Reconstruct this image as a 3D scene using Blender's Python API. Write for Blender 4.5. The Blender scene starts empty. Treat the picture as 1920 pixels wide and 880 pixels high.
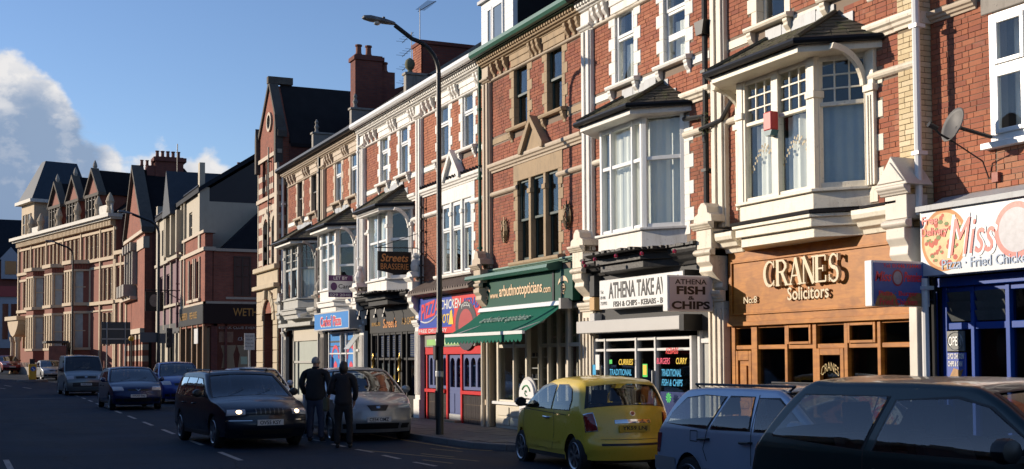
import bpy, bmesh, math, random
from mathutils import Vector, Matrix, geometry
random.seed(11)
SC = bpy.context.scene
COL = SC.collection
R_ = math.radians
V3 = Vector

# ------------------------------------------------------------------ camera
ALPHA, PITCH, ROLL, EYE = R_(24.331), R_(2.311), 0.0055, 1.74
cd = bpy.data.cameras.new('camera')
cam = bpy.data.objects.new('camera', cd)
COL.objects.link(cam)
cd.sensor_width = 36
cd.lens = 36 * 2300 / 1920
cd.shift_y = 0.0724
cd.clip_start, cd.clip_end = 0.2, 6000
_f0 = V3((-math.cos(ALPHA), math.sin(ALPHA), 0))
_r0 = V3((math.sin(ALPHA), math.cos(ALPHA), 0))
_u0 = V3((0, 0, 1))
_f = _f0 * math.cos(PITCH) + _u0 * math.sin(PITCH)
_u = _u0 * math.cos(PITCH) - _f0 * math.sin(PITCH)
_r = _r0 * math.cos(ROLL) - _u * math.sin(ROLL)
_u = _u * math.cos(ROLL) + _r0 * math.sin(ROLL)
_m = Matrix((( _r.x, _u.x, -_f.x, 0), (_r.y, _u.y, -_f.y, 0), (_r.z, _u.z, -_f.z, EYE), (0, 0, 0, 1)))
cam.matrix_world = _m
SC.camera = cam

# ------------------------------------------------------------------ light
SUN_AZ, SUN_EL = R_(40.0), R_(15.0)          # azimuth measured from the facade normal
trav = V3((math.sin(SUN_AZ) * math.cos(SUN_EL), math.cos(SUN_AZ) * math.cos(SUN_EL), -math.sin(SUN_EL)))
sd = bpy.data.lights.new('sun', 'SUN')
sd.energy = 4.35
sd.angle = R_(0.5)
sd.color = (1.0, 0.86, 0.69)
sun = bpy.data.objects.new('sun', sd)
COL.objects.link(sun)
sun.rotation_euler = trav.to_track_quat('-Z', 'Y').to_euler()
sun.location = (-20, -30, 40)
SC.view_settings.view_transform = 'Standard'
SC.view_settings.look = 'None'
SC.view_settings.exposure = 0.5
SC.view_settings.gamma = 1.0
SC.cycles.max_bounces = 8
SC.cycles.transparent_max_bounces = 12

W = bpy.data.worlds.new('World')
SC.world = W
W.use_nodes = True
nt = W.node_tree
nt.nodes.clear()
class NG:
    """small node helper"""
    def __init__(s, tree): s.t = tree
    def n(s, typ, ins=None, **kw):
        nd = s.t.nodes.new(typ)
        for k, v in kw.items(): setattr(nd, k, v)
        for k, v in (ins or {}).items():
            sock = nd.inputs[k]
            if hasattr(v, 'is_output') or isinstance(v, bpy.types.NodeSocket): s.t.links.new(v, sock)
            else: sock.default_value = v
        return nd
    def m(s, op, a, b=0.0, c=None, clamp=False):
        ins = {0: a, 1: b}
        if c is not None: ins[2] = c
        return s.n('ShaderNodeMath', ins, operation=op, use_clamp=clamp).outputs[0]
    def mix(s, f, a, b, blend='MIX'):
        nd = s.n('ShaderNodeMix', data_type='RGBA', blend_type=blend)
        for i, v in ((0, f), (6, a), (7, b)):
            if isinstance(v, bpy.types.NodeSocket): s.t.links.new(v, nd.inputs[i])
            else: nd.inputs[i].default_value = v if i == 0 else (*v[:3], 1)
        return nd.outputs[2]
    def ss(s, x, a, b):
        return s.n('ShaderNodeMapRange', {0: x, 1: a, 2: b, 3: 0.0, 4: 1.0}, interpolation_type='SMOOTHSTEP').outputs[0]
g = NG(nt)
tc = g.n('ShaderNodeTexCoord').outputs['Generated']
sky = g.n('ShaderNodeTexSky', sky_type='NISHITA', sun_disc=False)
sky.sun_elevation = SUN_EL
sky.sun_rotation = R_(180) + SUN_AZ
sky.altitude = 50
sky.air_density = 1.0
sky.dust_density = 0.05
sky.ozone_density = 2.5
sx = g.n('ShaderNodeSeparateXYZ', {0: tc})
hor = g.m('SQRT', g.m('ADD', g.m('MULTIPLY', sx.outputs[0], sx.outputs[0]), g.m('MULTIPLY', sx.outputs[1], sx.outputs[1])))
el0 = g.m('ARCTAN2', sx.outputs[2], hor)
# azimuth, growing to the right in the camera's view, zero on the optical axis
dR = g.n('ShaderNodeVectorMath', {0: tc, 1: tuple(_r0)}, operation='DOT_PRODUCT').outputs['Value']
dF = g.n('ShaderNodeVectorMath', {0: tc, 1: tuple(_f0)}, operation='DOT_PRODUCT').outputs['Value']
az0 = g.m('ARCTAN2', dR, dF)
def cloud(az, el, seed=0.0):
    vec = g.n('ShaderNodeCombineXYZ', {0: g.m('MULTIPLY', az, 1.0), 1: g.m('MULTIPLY', el, 1.35), 2: seed}).outputs[0]
    big = g.n('ShaderNodeTexNoise', {'Vector': vec, 'Scale': 17.0, 'Detail': 2.0, 'Roughness': 0.5}).outputs[0]
    fine = g.n('ShaderNodeTexNoise', {'Vector': vec, 'Scale': 42.0, 'Detail': 7.0, 'Roughness': 0.56}).outputs[0]
    # cloud-top elevation: a bank of cumulus standing on the horizon
    t = g.m('DIVIDE', g.m('ADD', az, 0.52), 0.40)
    ramp = g.n('ShaderNodeFloatCurve', {'Factor': 1.0, 'Value': t})
    cu = ramp.mapping.curves[0]
    pts = [(0, .19), (.20, .222), (.3125, .236), (.37, .228), (.415, .212), (.44, .190), (.47, .176), (.515, .172), (.535, .162), (.565, .164), (.60, .172), (.625, .158), (.66, .158), (.69, .166), (.725, .152), (.8, .138), (1.0, .12)]
    cu.points[0].location = pts[0]; cu.points[1].location = pts[-1]
    for p in pts[1:-1]: cu.points.new(*p)
    ramp.mapping.update()
    wob = g.n('ShaderNodeTexNoise', {'Vector': vec, 'Scale': 5.0, 'Detail': 2.0}).outputs[0]
    far = g.m('ABSOLUTE', az)
    other = g.m('MULTIPLY', wob, .15)
    w = g.ss(far, .52, .70)
    top = g.m('ADD', g.m('MULTIPLY', ramp.outputs[0], g.m('SUBTRACT', 1.0, w)), g.m('MULTIPLY', other, w))
    d = g.m('SUBTRACT', top, el)
    d = g.m('ADD', d, g.m('MULTIPLY', g.m('SUBTRACT', big, .5), .050))
    d = g.m('ADD', d, g.m('MULTIPLY', g.m('SUBTRACT', fine, .5), .050))
    return d, fine
d0, f0 = cloud(az0, el0)
d1, f1 = cloud(g.m('SUBTRACT', az0, .020), g.m('ADD', el0, .022))
alpha = g.ss(d0, .0, .016)
rim = g.m('SUBTRACT', 1.0, g.ss(d1, -.012, .034))
texlit = g.ss(g.m('SUBTRACT', f0, f1), -.02, .16)
lit = g.m('ADD', g.m('MULTIPLY', rim, .9), g.m('MULTIPLY', texlit, .22), clamp=True)
ccol = g.mix(lit, (2.1, 2.85, 4.1), (6.4, 6.3, 6.3))
ccol = g.mix(g.m('MULTIPLY', g.ss(d0, .05, .14), .35), ccol, (1.4, 2.1, 3.45))
skycol = g.mix(1.0, sky.outputs[0], (1.03, 1.04, 1.21), 'MULTIPLY')
final = g.mix(alpha, skycol, ccol)
bg = g.n('ShaderNodeBackground', {'Color': final, 'Strength': 0.093})
wo = g.n('ShaderNodeOutputWorld', {0: bg.outputs[0]})

# ------------------------------------------------------------------ materials
MATS = {}
ALB = .86
def mat(name, col, rough=.6, metal=0., spec=.5, var=.12, vscale=3., bump=0., bscale=40., coat=0., dirt=0., dcol=(.06, .055, .05), emit=None, trans=0.):
    """principled material whose colour drifts with two noises; dirt adds streaky wear"""
    if name in MATS: return MATS[name]
    m = bpy.data.materials.new(name); m.use_nodes = True
    t = m.node_tree; q = NG(t)
    b = t.nodes['Principled BSDF']
    tcn = q.n('ShaderNodeTexCoord').outputs['Object']
    n1 = q.n('ShaderNodeTexNoise', {'Vector': tcn, 'Scale': vscale, 'Detail': 4., 'Roughness': .6}).outputs[0]
    n2 = q.n('ShaderNodeTexNoise', {'Vector': tcn, 'Scale': vscale * 9, 'Detail': 3., 'Roughness': .6}).outputs[0]
    k = q.m('ADD', q.m('MULTIPLY', q.m('SUBTRACT', n1, .5), var * 2.2), q.m('MULTIPLY', q.m('SUBTRACT', n2, .5), var * 1.2))
    k = q.m('ADD', k, 1.0)
    c = q.n('ShaderNodeVectorMath', {0: tuple(x * ALB for x in col), 'Scale': k}, operation='SCALE').outputs[0]
    if dirt > 0:
        mp = q.n('ShaderNodeMapping', {'Vector': tcn, 'Scale': (2.6, 2.6, .8)}).outputs[0]
        st = q.n('ShaderNodeTexNoise', {'Vector': mp, 'Scale': 2.2, 'Detail': 6., 'Roughness': .65}).outputs[0]
        c = q.mix(q.m('MULTIPLY', q.ss(st, .50, .74), dirt), c, dcol)
        mp2 = q.n('ShaderNodeMapping', {'Vector': tcn, 'Scale': (15., 15., 1.1)}).outputs[0]
        st2 = q.n('ShaderNodeTexNoise', {'Vector': mp2, 'Scale': 1.3, 'Detail': 5., 'Roughness': .7}).outputs[0]
        c = q.mix(q.m('MULTIPLY', q.ss(st2, .55, .78), dirt * .8), c, dcol)
        chip = q.n('ShaderNodeTexNoise', {'Vector': tcn, 'Scale': 26., 'Detail': 3., 'Roughness': .5}).outputs[0]
        c = q.mix(q.m('MULTIPLY', q.ss(chip, .66, .70), dirt * .9), c, tuple(x * .6 for x in dcol))
    t.links.new(c, b.inputs['Base Color'])
    rr = q.m('ADD', rough, q.m('MULTIPLY', q.m('SUBTRACT', n2, .5), .18), clamp=True)
    t.links.new(rr, b.inputs['Roughness'])
    b.inputs['Metallic'].default_value = metal
    b.inputs['Specular IOR Level'].default_value = spec
    b.inputs['Coat Weight'].default_value = coat
    b.inputs['Coat Roughness'].default_value = .03
    if trans: b.inputs['Transmission Weight'].default_value = trans
    if emit:
        b.inputs['Emission Color'].default_value = (*emit[:3], 1); b.inputs['Emission Strength'].default_value = emit[3]
    if bump:
        nb = q.n('ShaderNodeTexNoise', {'Vector': tcn, 'Scale': bscale, 'Detail': 4., 'Roughness': .6}).outputs[0]
        bp = q.n('ShaderNodeBump', {'Height': nb, 'Strength': bump, 'Distance': .01})
        t.links.new(bp.outputs[0], b.inputs['Normal'])
    MATS[name] = m
    return m
def glassmat(name, tint=(.75, .8, .8), refl=1.0, wav=.0, film=0.):
    if name in MATS: return MATS[name]
    m = bpy.data.materials.new(name); m.use_nodes = True
    t = m.node_tree; q = NG(t); t.nodes.clear()
    tr = q.n('ShaderNodeBsdfTransparent', {0: (*tint, 1)})
    gl = q.n('ShaderNodeBsdfGlossy', {0: (.95, .97, 1, 1), 'Roughness': .012})
    if wav:
        tcn = q.n('ShaderNodeTexCoord').outputs['Object']
        nz = q.n('ShaderNodeTexNoise', {'Vector': tcn, 'Scale': 1.7, 'Detail': 1.}).outputs[0]
        bp = q.n('ShaderNodeBump', {'Height': nz, 'Strength': wav, 'Distance': .05})
        t.links.new(bp.outputs[0], gl.inputs['Normal'])
    geo = q.n('ShaderNodeNewGeometry')
    cs = q.m('ABSOLUTE', q.n('ShaderNodeVectorMath', {0: geo.outputs['Normal'], 1: geo.outputs['Incoming']}, operation='DOT_PRODUCT').outputs['Value'])
    fr = q.m('MULTIPLY_ADD', q.m('POWER', q.m('SUBTRACT', 1.0, cs), 5.0), .955, .045)
    f = q.m('MULTIPLY', fr, 1.25 * refl, clamp=True)
    mx = q.n('ShaderNodeMixShader', {0: f, 1: tr.outputs[0], 2: gl.outputs[0]})
    out = mx.outputs[0]
    if film:                                   # dust on the pane
        df = q.n('ShaderNodeBsdfDiffuse', {0: (.5, .52, .54, 1)})
        out = q.n('ShaderNodeMixShader', {0: film, 1: out, 2: df.outputs[0]}).outputs[0]
    q.n('ShaderNodeOutputMaterial', {0: out})
    MATS[name] = m
    return m
def brickmat(name, cols, stain=.5, pale=0.0):
    """one colour per brick (object random + island random) with soot and bloom drifting over the wall"""
    m = bpy.data.materials.new(name); m.use_nodes = True
    t = m.node_tree; q = NG(t); b = t.nodes['Principled BSDF']
    geo = q.n('ShaderNodeNewGeometry'); oi = q.n('ShaderNodeObjectInfo')
    rnd = q.m('FRACT', q.m('ADD', geo.outputs['Random Per Island'], oi.outputs['Random']))
    cr = q.n('ShaderNodeValToRGB', {0: rnd}); e = cr.color_ramp
    e.interpolation = 'LINEAR'; cols = [tuple(x * ALB for x in c_) for c_ in cols]
    e.elements[0].position = 0; e.elements[0].color = (*cols[0], 1)
    e.elements[1].position = 1; e.elements[1].color = (*cols[-1], 1)
    for i, c in enumerate(cols[1:-1]):
        el = e.elements.new((i + 1) / (len(cols) - 1)); el.color = (*c, 1)
    pos = geo.outputs['Position']
    big = q.n('ShaderNodeTexNoise', {'Vector': pos, 'Scale': 1.1, 'Detail': 5., 'Roughness': .62}).outputs[0]
    fine = q.n('ShaderNodeTexNoise', {'Vector': pos, 'Scale': 45., 'Detail': 4., 'Roughness': .7}).outputs[0]
    c = q.mix(q.m('MULTIPLY', q.ss(big, .52, .75), stain), cr.outputs[0], (.085, .045, .035))
    vm = q.n('ShaderNodeMapping', {'Vector': pos, 'Scale': (4., 4., .35)}).outputs[0]
    vs_ = q.n('ShaderNodeTexNoise', {'Vector': vm, 'Scale': 1.2, 'Detail': 5., 'Roughness': .65}).outputs[0]
    c = q.mix(q.m('MULTIPLY', q.ss(vs_, .54, .76), stain * .7), c, (.12, .065, .05))
    wide = q.n('ShaderNodeTexNoise', {'Vector': pos, 'Scale': .45, 'Detail': 2.}).outputs[0]
    c = q.n('ShaderNodeVectorMath', {0: c, 'Scale': q.m('MULTIPLY_ADD', wide, .6, .72)}, operation='SCALE').outputs[0]
    if pale:
        pn = q.n('ShaderNodeTexNoise', {'Vector': pos, 'Scale': 2.3, 'Detail': 5., 'Roughness': .7, 'Distortion': .5}).outputs[0]
        c = q.mix(q.m('MULTIPLY', q.ss(pn, .56, .74), pale), c, (.52, .40, .33))
    c = q.n('ShaderNodeVectorMath', {0: c, 'Scale': q.m('MULTIPLY_ADD', fine, .5, .75)}, operation='SCALE').outputs[0]
    t.links.new(c, b.inputs['Base Color'])
    b.inputs['Roughness'].default_value = .85; b.inputs['Specular IOR Level'].default_value = .25
    bp = q.n('ShaderNodeBump', {'Height': fine, 'Strength': .5, 'Distance': .006}); t.links.new(bp.outputs[0], b.inputs['Normal'])
    MATS[name] = m
    return m
def farbrick(name, c1, c2, mortar, bands=None):
    """brickwork too far off to tell the bricks apart"""
    m = bpy.data.materials.new(name); m.use_nodes = True
    t = m.node_tree; q = NG(t); b = t.nodes['Principled BSDF']
    c1, c2, mortar = [tuple(x * .8 for x in c_) for c_ in (c1, c2, mortar)]
    pos = q.n('ShaderNodeTexCoord').outputs['Object']
    s = q.n('ShaderNodeSeparateXYZ', {0: pos})
    vec = q.n('ShaderNodeCombineXYZ', {0: q.m('ADD', s.outputs[0], s.outputs[1]), 1: s.outputs[2], 2: 0.0}).outputs[0]
    bt = q.n('ShaderNodeTexBrick', {'Vector': vec, 'Color1': (*c1, 1), 'Color2': (*c2, 1), 'Mortar': (*mortar, 1), 'Scale': 1.0, 'Mortar Size': .008, 'Brick Width': .225, 'Row Height': .075})
    n = q.n('ShaderNodeTexNoise', {'Vector': pos, 'Scale': .9, 'Detail': 6., 'Roughness': .65}).outputs[0]
    c = q.n('ShaderNodeVectorMath', {0: bt.outputs[0], 'Scale': q.m('MULTIPLY_ADD', n, 1.0, .5)}, operation='SCALE').outputs[0]
    t.links.new(c, b.inputs['Base Color'])
    b.inputs['Roughness'].default_value = .85; b.inputs['Specular IOR Level'].default_value = .25
    MATS[name] = m
    return m
RED = [(.33, .112, .064), (.38, .138, .076), (.31, .104, .064), (.41, .160, .088), (.35, .124, .070), (.28, .096, .064), (.39, .148, .082)]
REDB = [(.30, .098, .058), (.35, .122, .070), (.27, .088, .058), (.37, .134, .076), (.24, .080, .056), (.33, .112, .064)]
REDC_ = [(.36, .128, .070), (.42, .160, .088), (.33, .112, .066), (.45, .180, .10), (.38, .138, .078)]
BRICK = brickmat('red brick', RED, .55, .10)
BRICKP = brickmat('red brick with pale bloom', RED, .45, .26)
BRICKB = brickmat('sooty red brick', REDB, .75, .06)
BRICKC = brickmat('orange red brick', REDC_, .5, .10)
BRICKY = brickmat('yellow brick', [(.62, .50, .30), (.70, .57, .36), (.56, .44, .26), (.74, .62, .42)], .3)
MORT = mat('mortar', (.25, .19, .145), .95, var=.15)
MORTY = mat('buff mortar', (.22, .17, .11), .95)
FARB = farbrick('distant red brick', (.36, .11, .065), (.27, .08, .05), (.22, .13, .10))
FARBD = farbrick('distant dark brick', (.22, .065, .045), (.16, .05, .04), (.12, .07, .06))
WHITE = mat('white masonry paint', (.82, .79, .73), .65, var=.08, dirt=.5, dcol=(.40, .36, .30), bump=.3)
WHITEC = mat('clean white gloss', (.84, .84, .82), .3, var=.03, dirt=.12, dcol=(.45, .44, .42))
CREAM = mat('cream paint', (.74, .66, .53), .55, var=.09, dirt=.6, dcol=(.33, .27, .20), bump=.2)
CREAMW = mat('flaking ivory paint', (.84, .77, .62), .5, var=.08, dirt=.45, dcol=(.42, .35, .26), bump=.35)
STONE = mat('bath stone', (.40, .29, .175), .85, var=.18, dirt=.5, dcol=(.14, .11, .08), bump=.3)
STONEP = mat('painted stone buff', (.52, .42, .31), .7, var=.1, dirt=.4, dcol=(.22, .17, .13), bump=.2)
STONEG = mat('grey weathered stone', (.33, .30, .26), .85, var=.18, dirt=.5, dcol=(.09, .08, .07), bump=.3)
SLATE = mat('slate', (.022, .020, .021), .8, spec=.12, var=.35, vscale=2.2, bump=.3)
MOSS = mat('mossy slate', (.085, .075, .050), .85, var=.5, vscale=4, dirt=.45, dcol=(.13, .16, .03), bump=.6)
LEAD = mat('lead flashing', (.36, .38, .40), .5, var=.25, dirt=.3)
BLACK = mat('black gloss paint', (.009, .009, .010), .4, spec=.3, var=.1)
BLACKM = mat('black iron', (.014, .014, .015), .5, var=.1)
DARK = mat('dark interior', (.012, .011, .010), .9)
ROOM = mat('dim room', (.10, .085, .07), .9)
GREENP = mat('green gutter paint', (.055, .16, .115), .4, var=.12, dirt=.15)
GREENS = mat('bottle green paint', (.004, .072, .047), .5, spec=.2, var=.12)
GREENW = mat('dark green sash paint', (.016, .040, .032), .4)
GREYP = mat('dark grey paint', (.046, .047, .050), .55, spec=.25, var=.1)
GREYL = mat('light grey shutter box', (.50, .49, .47), .45, var=.05)
BROWNW = mat('dark brown sash paint', (.05, .04, .03), .4)
GREYW = mat('grey joinery paint', (.42, .41, .37), .5, var=.1, dirt=.3, dcol=(.15, .14, .12))
BLUEP = mat('royal blue paint', (.006, .060, .33), .4, spec=.25, var=.1)
BLUED = mat('slate blue door paint', (.085, .115, .27), .4, var=.1)
REDP = mat('red paint', (.62, .018, .018), .35, var=.08)
BLIND = mat('cream roller blind', (.62, .57, .46), .9, var=.05)
DRAPE = mat('dull drape', (.30, .24, .20), .95, var=.2)
CURT = mat('net curtain', (.95, .93, .88), .9, var=.06)
GLASS = glassmat('window glass', (.92, .94, .93), .75, .22)
GLASSD = glassmat('shop glass', (.76, .78, .78), .7, .05)
STEEL = mat('galvanised steel', (.42, .43, .44), .45, metal=.7)
def woodmat(name, c1, c2):
    m = bpy.data.materials.new(name); m.use_nodes = True
    t = m.node_tree; q = NG(t); b = t.nodes['Principled BSDF']
    pos = q.n('ShaderNodeTexCoord').outputs['Object']
    mp = q.n('ShaderNodeMapping', {'Vector': pos, 'Scale': (1.0, 1., 6.)}).outputs[0]
    n = q.n('ShaderNodeTexNoise', {'Vector': mp, 'Scale': 2.2, 'Detail': 6., 'Roughness': .6, 'Distortion': 1.2}).outputs[0]
    n2 = q.n('ShaderNodeTexNoise', {'Vector': pos, 'Scale': 3.1, 'Detail': 2., 'Distortion': .8}).outputs[0]
    c = q.mix(q.ss(n, .15, .9), c1, c2)
    c = q.mix(q.m('MULTIPLY', q.ss(n2, .42, .66), .45), c, tuple(x * .62 for x in c1))
    t.links.new(c, b.inputs['Base Color'])
    b.inputs['Roughness'].default_value = .45; b.inputs['Specular IOR Level'].default_value = .3
    MATS[name] = m
    return m
WOOD = woodmat('varnished orange wood', (.29, .098, .014), (.50, .205, .030))

# ------------------------------------------------------------------ mesh builder
ORG = {}
def org(o):
    return ORG.get(o.name, V3((0, 0, 0))) if o else V3((0, 0, 0))
class MB:
    def __init__(s): s.v = []; s.f = []
    def add(s, vs, fs):
        n = len(s.v); s.v += [tuple(p) for p in vs]; s.f += [tuple(i + n for i in f) for f in fs]; return s
    def box(s, x0, x1, y0, y1, z0, z1):
        x0, x1 = min(x0, x1), max(x0, x1); y0, y1 = min(y0, y1), max(y0, y1); z0, z1 = min(z0, z1), max(z0, z1)
        return s.add([(x0, y0, z0), (x1, y0, z0), (x1, y1, z0), (x0, y1, z0), (x0, y0, z1), (x1, y0, z1), (x1, y1, z1), (x0, y1, z1)],
                     [(0, 3, 2, 1), (4, 5, 6, 7), (0, 1, 5, 4), (1, 2, 6, 5), (2, 3, 7, 6), (3, 0, 4, 7)])
    def prism(s, poly, ax, a, b):
        """polygon extruded along an axis: 'x' takes (y,z), 'y' takes (x,z), 'z' takes (x,y)"""
        def P(p, t):
            return (t, p[0], p[1]) if ax == 'x' else (p[0], t, p[1]) if ax == 'y' else (p[0], p[1], t)
        n = len(poly)
        vs = [P(p, a) for p in poly] + [P(p, b) for p in poly]
        fs = [tuple(range(n - 1, -1, -1)), tuple(range(n, 2 * n))] + [(i, (i + 1) % n, n + (i + 1) % n, n + i) for i in range(n)]
        return s.add(vs, fs)
    def obox(s, P0, P1, u0, u1, w0, w1, z0, z1):
        """box on the wall line P0-P1: u along it, w outwards (to the right of P0->P1 turned to the street)"""
        P0 = V3((P0[0], P0[1], 0)); P1 = V3((P1[0], P1[1], 0)); d = (P1 - P0).normalized(); n = V3((d.y, -d.x, 0))
        vs = []
        for z in (z0, z1):
            for u, w in ((u0, w0), (u1, w0), (u1, w1), (u0, w1)):
                p = P0 + d * u + n * w; vs.append((p.x, p.y, z))
        return s.add(vs, [(0, 3, 2, 1), (4, 5, 6, 7), (0, 1, 5, 4), (1, 2, 6, 5), (2, 3, 7, 6), (3, 0, 4, 7)])
    def tube(s, path, r, seg=8, cap=True, r2=None):
        path = [V3(p) for p in path]; n = len(path); rings = []
        up = V3((0, 0, 1))
        for i, p in enumerate(path):
            d = ((path[min(i + 1, n - 1)] - path[max(i - 1, 0)])).normalized()
            a = d.cross(up)
            if a.length < 1e-3: a = d.cross(V3((0, 1, 0)))
            a.normalize(); b = a.cross(d).normalized()
            rr = r if r2 is None else r + (r2 - r) * i / max(1, n - 1)
            rings.append([p + (a * math.cos(2 * math.pi * k / seg) + b * math.sin(2 * math.pi * k / seg)) * rr for k in range(seg)])
        vs = [v for ring in rings for v in ring]
        fs = [(i * seg + k, i * seg + (k + 1) % seg, (i + 1) * seg + (k + 1) % seg, (i + 1) * seg + k) for i in range(n - 1) for k in range(seg)]
        if cap: fs += [tuple(range(seg - 1, -1, -1)), tuple((n - 1) * seg + k for k in range(seg))]
        return s.add(vs, fs)
    def lathe(s, prof, c=(0, 0, 0), seg=16, ax='z', cap=True):
        vs = []
        for r, h in prof:
            for k in range(seg):
                a = 2 * math.pi * k / seg
                p = (r * math.cos(a), r * math.sin(a), h)
                if ax == 'y': p = (p[0], h, p[1])
                if ax == 'x': p = (h, p[0], p[1])
                vs.append((p[0] + c[0], p[1] + c[1], p[2] + c[2]))
        n = len(prof)
        fs = [(i * seg + k, i * seg + (k + 1) % seg, (i + 1) * seg + (k + 1) % seg, (i + 1) * seg + k) for i in range(n - 1) for k in range(seg)]
        if cap: fs += [tuple(range(seg)), tuple((n - 1) * seg + k for k in range(seg))]
        return s.add(vs, fs)
    def tri_roof(s, pts): return s.add(pts, [tuple(range(len(pts)))])
    def obj(s, name, m, parent=None, smooth=False, bev=0., local=False):
        me = bpy.data.meshes.new(name)
        o0 = V3((0, 0, 0)) if local else org(parent)
        me.from_pydata([(x - o0.x, y - o0.y, z - o0.z) for x, y, z in s.v], [], s.f)
        bm = bmesh.new(); bm.from_mesh(me)
        bmesh.ops.recalc_face_normals(bm, faces=bm.faces)
        if bev: bmesh.ops.bevel(bm, geom=[e for e in bm.edges if e.is_manifold and e.calc_face_angle(0) > .5], offset=bev, segments=1, affect='EDGES', profile=.5)
        bm.to_mesh(me); bm.free()
        if smooth:
            me.polygons.foreach_set('use_smooth', [True] * len(me.polygons))
            try: me.set_sharp_from_angle(angle=R_(38))
            except Exception: pass
        me.materials.append(m)
        o = bpy.data.objects.new(name, me); COL.objects.link(o)
        if parent: o.parent = parent
        ORG[o.name] = o0
        return o
def thing(name, label, cat, loc=(0, 0, 0), rz=0, group=None):
    o = bpy.data.objects.new(name, None); COL.objects.link(o)
    o.empty_display_size = .2
    o.location = loc; o.rotation_euler = (0, 0, rz)
    o['label'] = label; o['category'] = cat
    if group: o['group'] = group
    ORG[o.name] = V3(loc)
    return o
def tag(o, label, cat, group=None):
    o['label'] = label; o['category'] = cat
    if group: o['group'] = group
    return o
def struct(o): o['kind'] = 'structure'; return o
def stuff(o): o['kind'] = 'stuff'; return o
def box(name, m, parent, *a, **k):
    return MB().box(*a).obj(name, m, parent, **k)
_tm = {}
def text(s, m, parent, O, w, h, Rv=(1, 0, 0), Uv=(0, 0, 1), name='lettering', ext=.012, shear=0., bold=0., fit=True, fn=None):
    """lettering laid out with Blender's built-in face; O is the lower left corner"""
    cu = bpy.data.curves.new('t', 'FONT'); cu.body = s; cu.extrude = .02; cu.offset = bold; cu.shear = shear; cu.resolution_u = 3
    ob = bpy.data.objects.new('t', cu)
    me = bpy.data.meshes.new_from_object(ob)
    bpy.data.objects.remove(ob); bpy.data.curves.remove(cu)
    xs = [v.co.x for v in me.vertices]; ys = [v.co.y for v in me.vertices]
    x0, x1, y0, y1 = min(xs), max(xs), min(ys), max(ys)
    sx, sy = w / (x1 - x0), h / (y1 - y0)
    if not fit: sx = sy = min(sx, sy)
    Rv, Uv, O = V3(Rv), V3(Uv), V3(O); N = Rv.cross(Uv)
    og = org(parent)
    for v in me.vertices:
        a, b = (v.co.x - x0) * sx, (v.co.y - y0) * sy
        if fn: a, b = fn(a, b)
        v.co = O + Rv * a + Uv * b + N * (ext if v.co.z > 0 else -.001) - og
    me.materials.append(m)
    o = bpy.data.objects.new(name, me); COL.objects.link(o)
    if parent: o.parent = parent
    ORG[o.name] = og
    return o
# ------------------------------------------------------------------ terrain heights
def gz(x):
    d = max(0., -x - 62.)
    return .014 * d * d / (d + 22.)
D = 11.71            # facade plane of the terrace
PZ = .10             # pavement level
LX = (-1, 0, 0)

def spans(x0, x1, cuts):
    """x intervals left over after removing cuts"""
    out = [(x0, x1)]
    for a, b in cuts:
        nx = []
        for p, q in out:
            if b <= p or a >= q: nx.append((p, q)); continue
            if a > p: nx.append((p, a))
            if b < q: nx.append((b, q))
        out = nx
    return [s for s in out if s[1] - s[0] > 1e-4]
_bm = {}
def brick_mesh(m):
    if m.name not in _bm:
        b = MB().box(0, 1, 0, .045, 0, .064)
        me = bpy.data.meshes.new('brick'); me.from_pydata(b.v, [], b.f); me.materials.append(m); _bm[m.name] = me
    return _bm[m.name]
def bricks(parent, x0, x1, z0, z1, holes, yf, m, nind=0, order=None):
    """real bricks laid in mixed bond on the plane y=yf; the nind nearest are objects, the rest one mesh"""
    L = []
    k = 0; z = z0
    while z < z1 - .03:
        zt = min(z + .064, z1)
        cuts = [(h[0], h[1]) for h in holes if h[2] < zt - .012 and h[3] > z + .012]
        for a, b in spans(x0, x1, cuts):
            x = a; j = k
            first = True
            while x < b - .012:
                ln = .215 if (j % 2 == 0) else .1025
                if (k // 2) % 3 != 1 : ln = .215 if j % 3 else .1025
                if first and k % 2: ln *= .52
                first = False
                e = min(x + ln, b)
                if b - e < .05: e = b
                if e - x > .02: L.append((x, e, z))
                x = e + .010; j += 1
        z += .074; k += 1
    if order: L.sort(key=order)
    else: L.sort(key=lambda t: -t[0])
    og = org(parent)
    for x, e, z in L[:nind]:
        o = bpy.data.objects.new('brick', brick_mesh(m)); COL.objects.link(o); o.parent = parent
        o.location = (x - og.x, yf - .010 + random.uniform(-.004, .003) - og.y, z - og.z); o.scale = (e - x, 1, 1)
    if len(L) > nind:
        mb = MB()
        for x, e, z in L[nind:]:
            d = random.uniform(-.004, .003); mb.box(x, e, yf - .010 + d, yf + .03, z, z + .064)
        stuff(mb.obj('brickwork', m, parent))
def wallcells(x0, x1, z0, z1, y0, y1, holes):
    mb = MB(); holes = [(h[0] - .006, h[1] + .006, h[2] - .006, h[3] + .006) for h in holes]
    xs = sorted({x0, x1, *[min(max(v, x0), x1) for h in holes for v in h[:2]]})
    for a, b in zip(xs, xs[1:]):
        if b - a < 1e-5: continue
        mid = (a + b) / 2
        for p, q in spans(z0, z1, [(h[2], h[3]) for h in holes if h[0] < mid < h[1]]): mb.box(a, b, y0, y1, p, q)
    return mb

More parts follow.
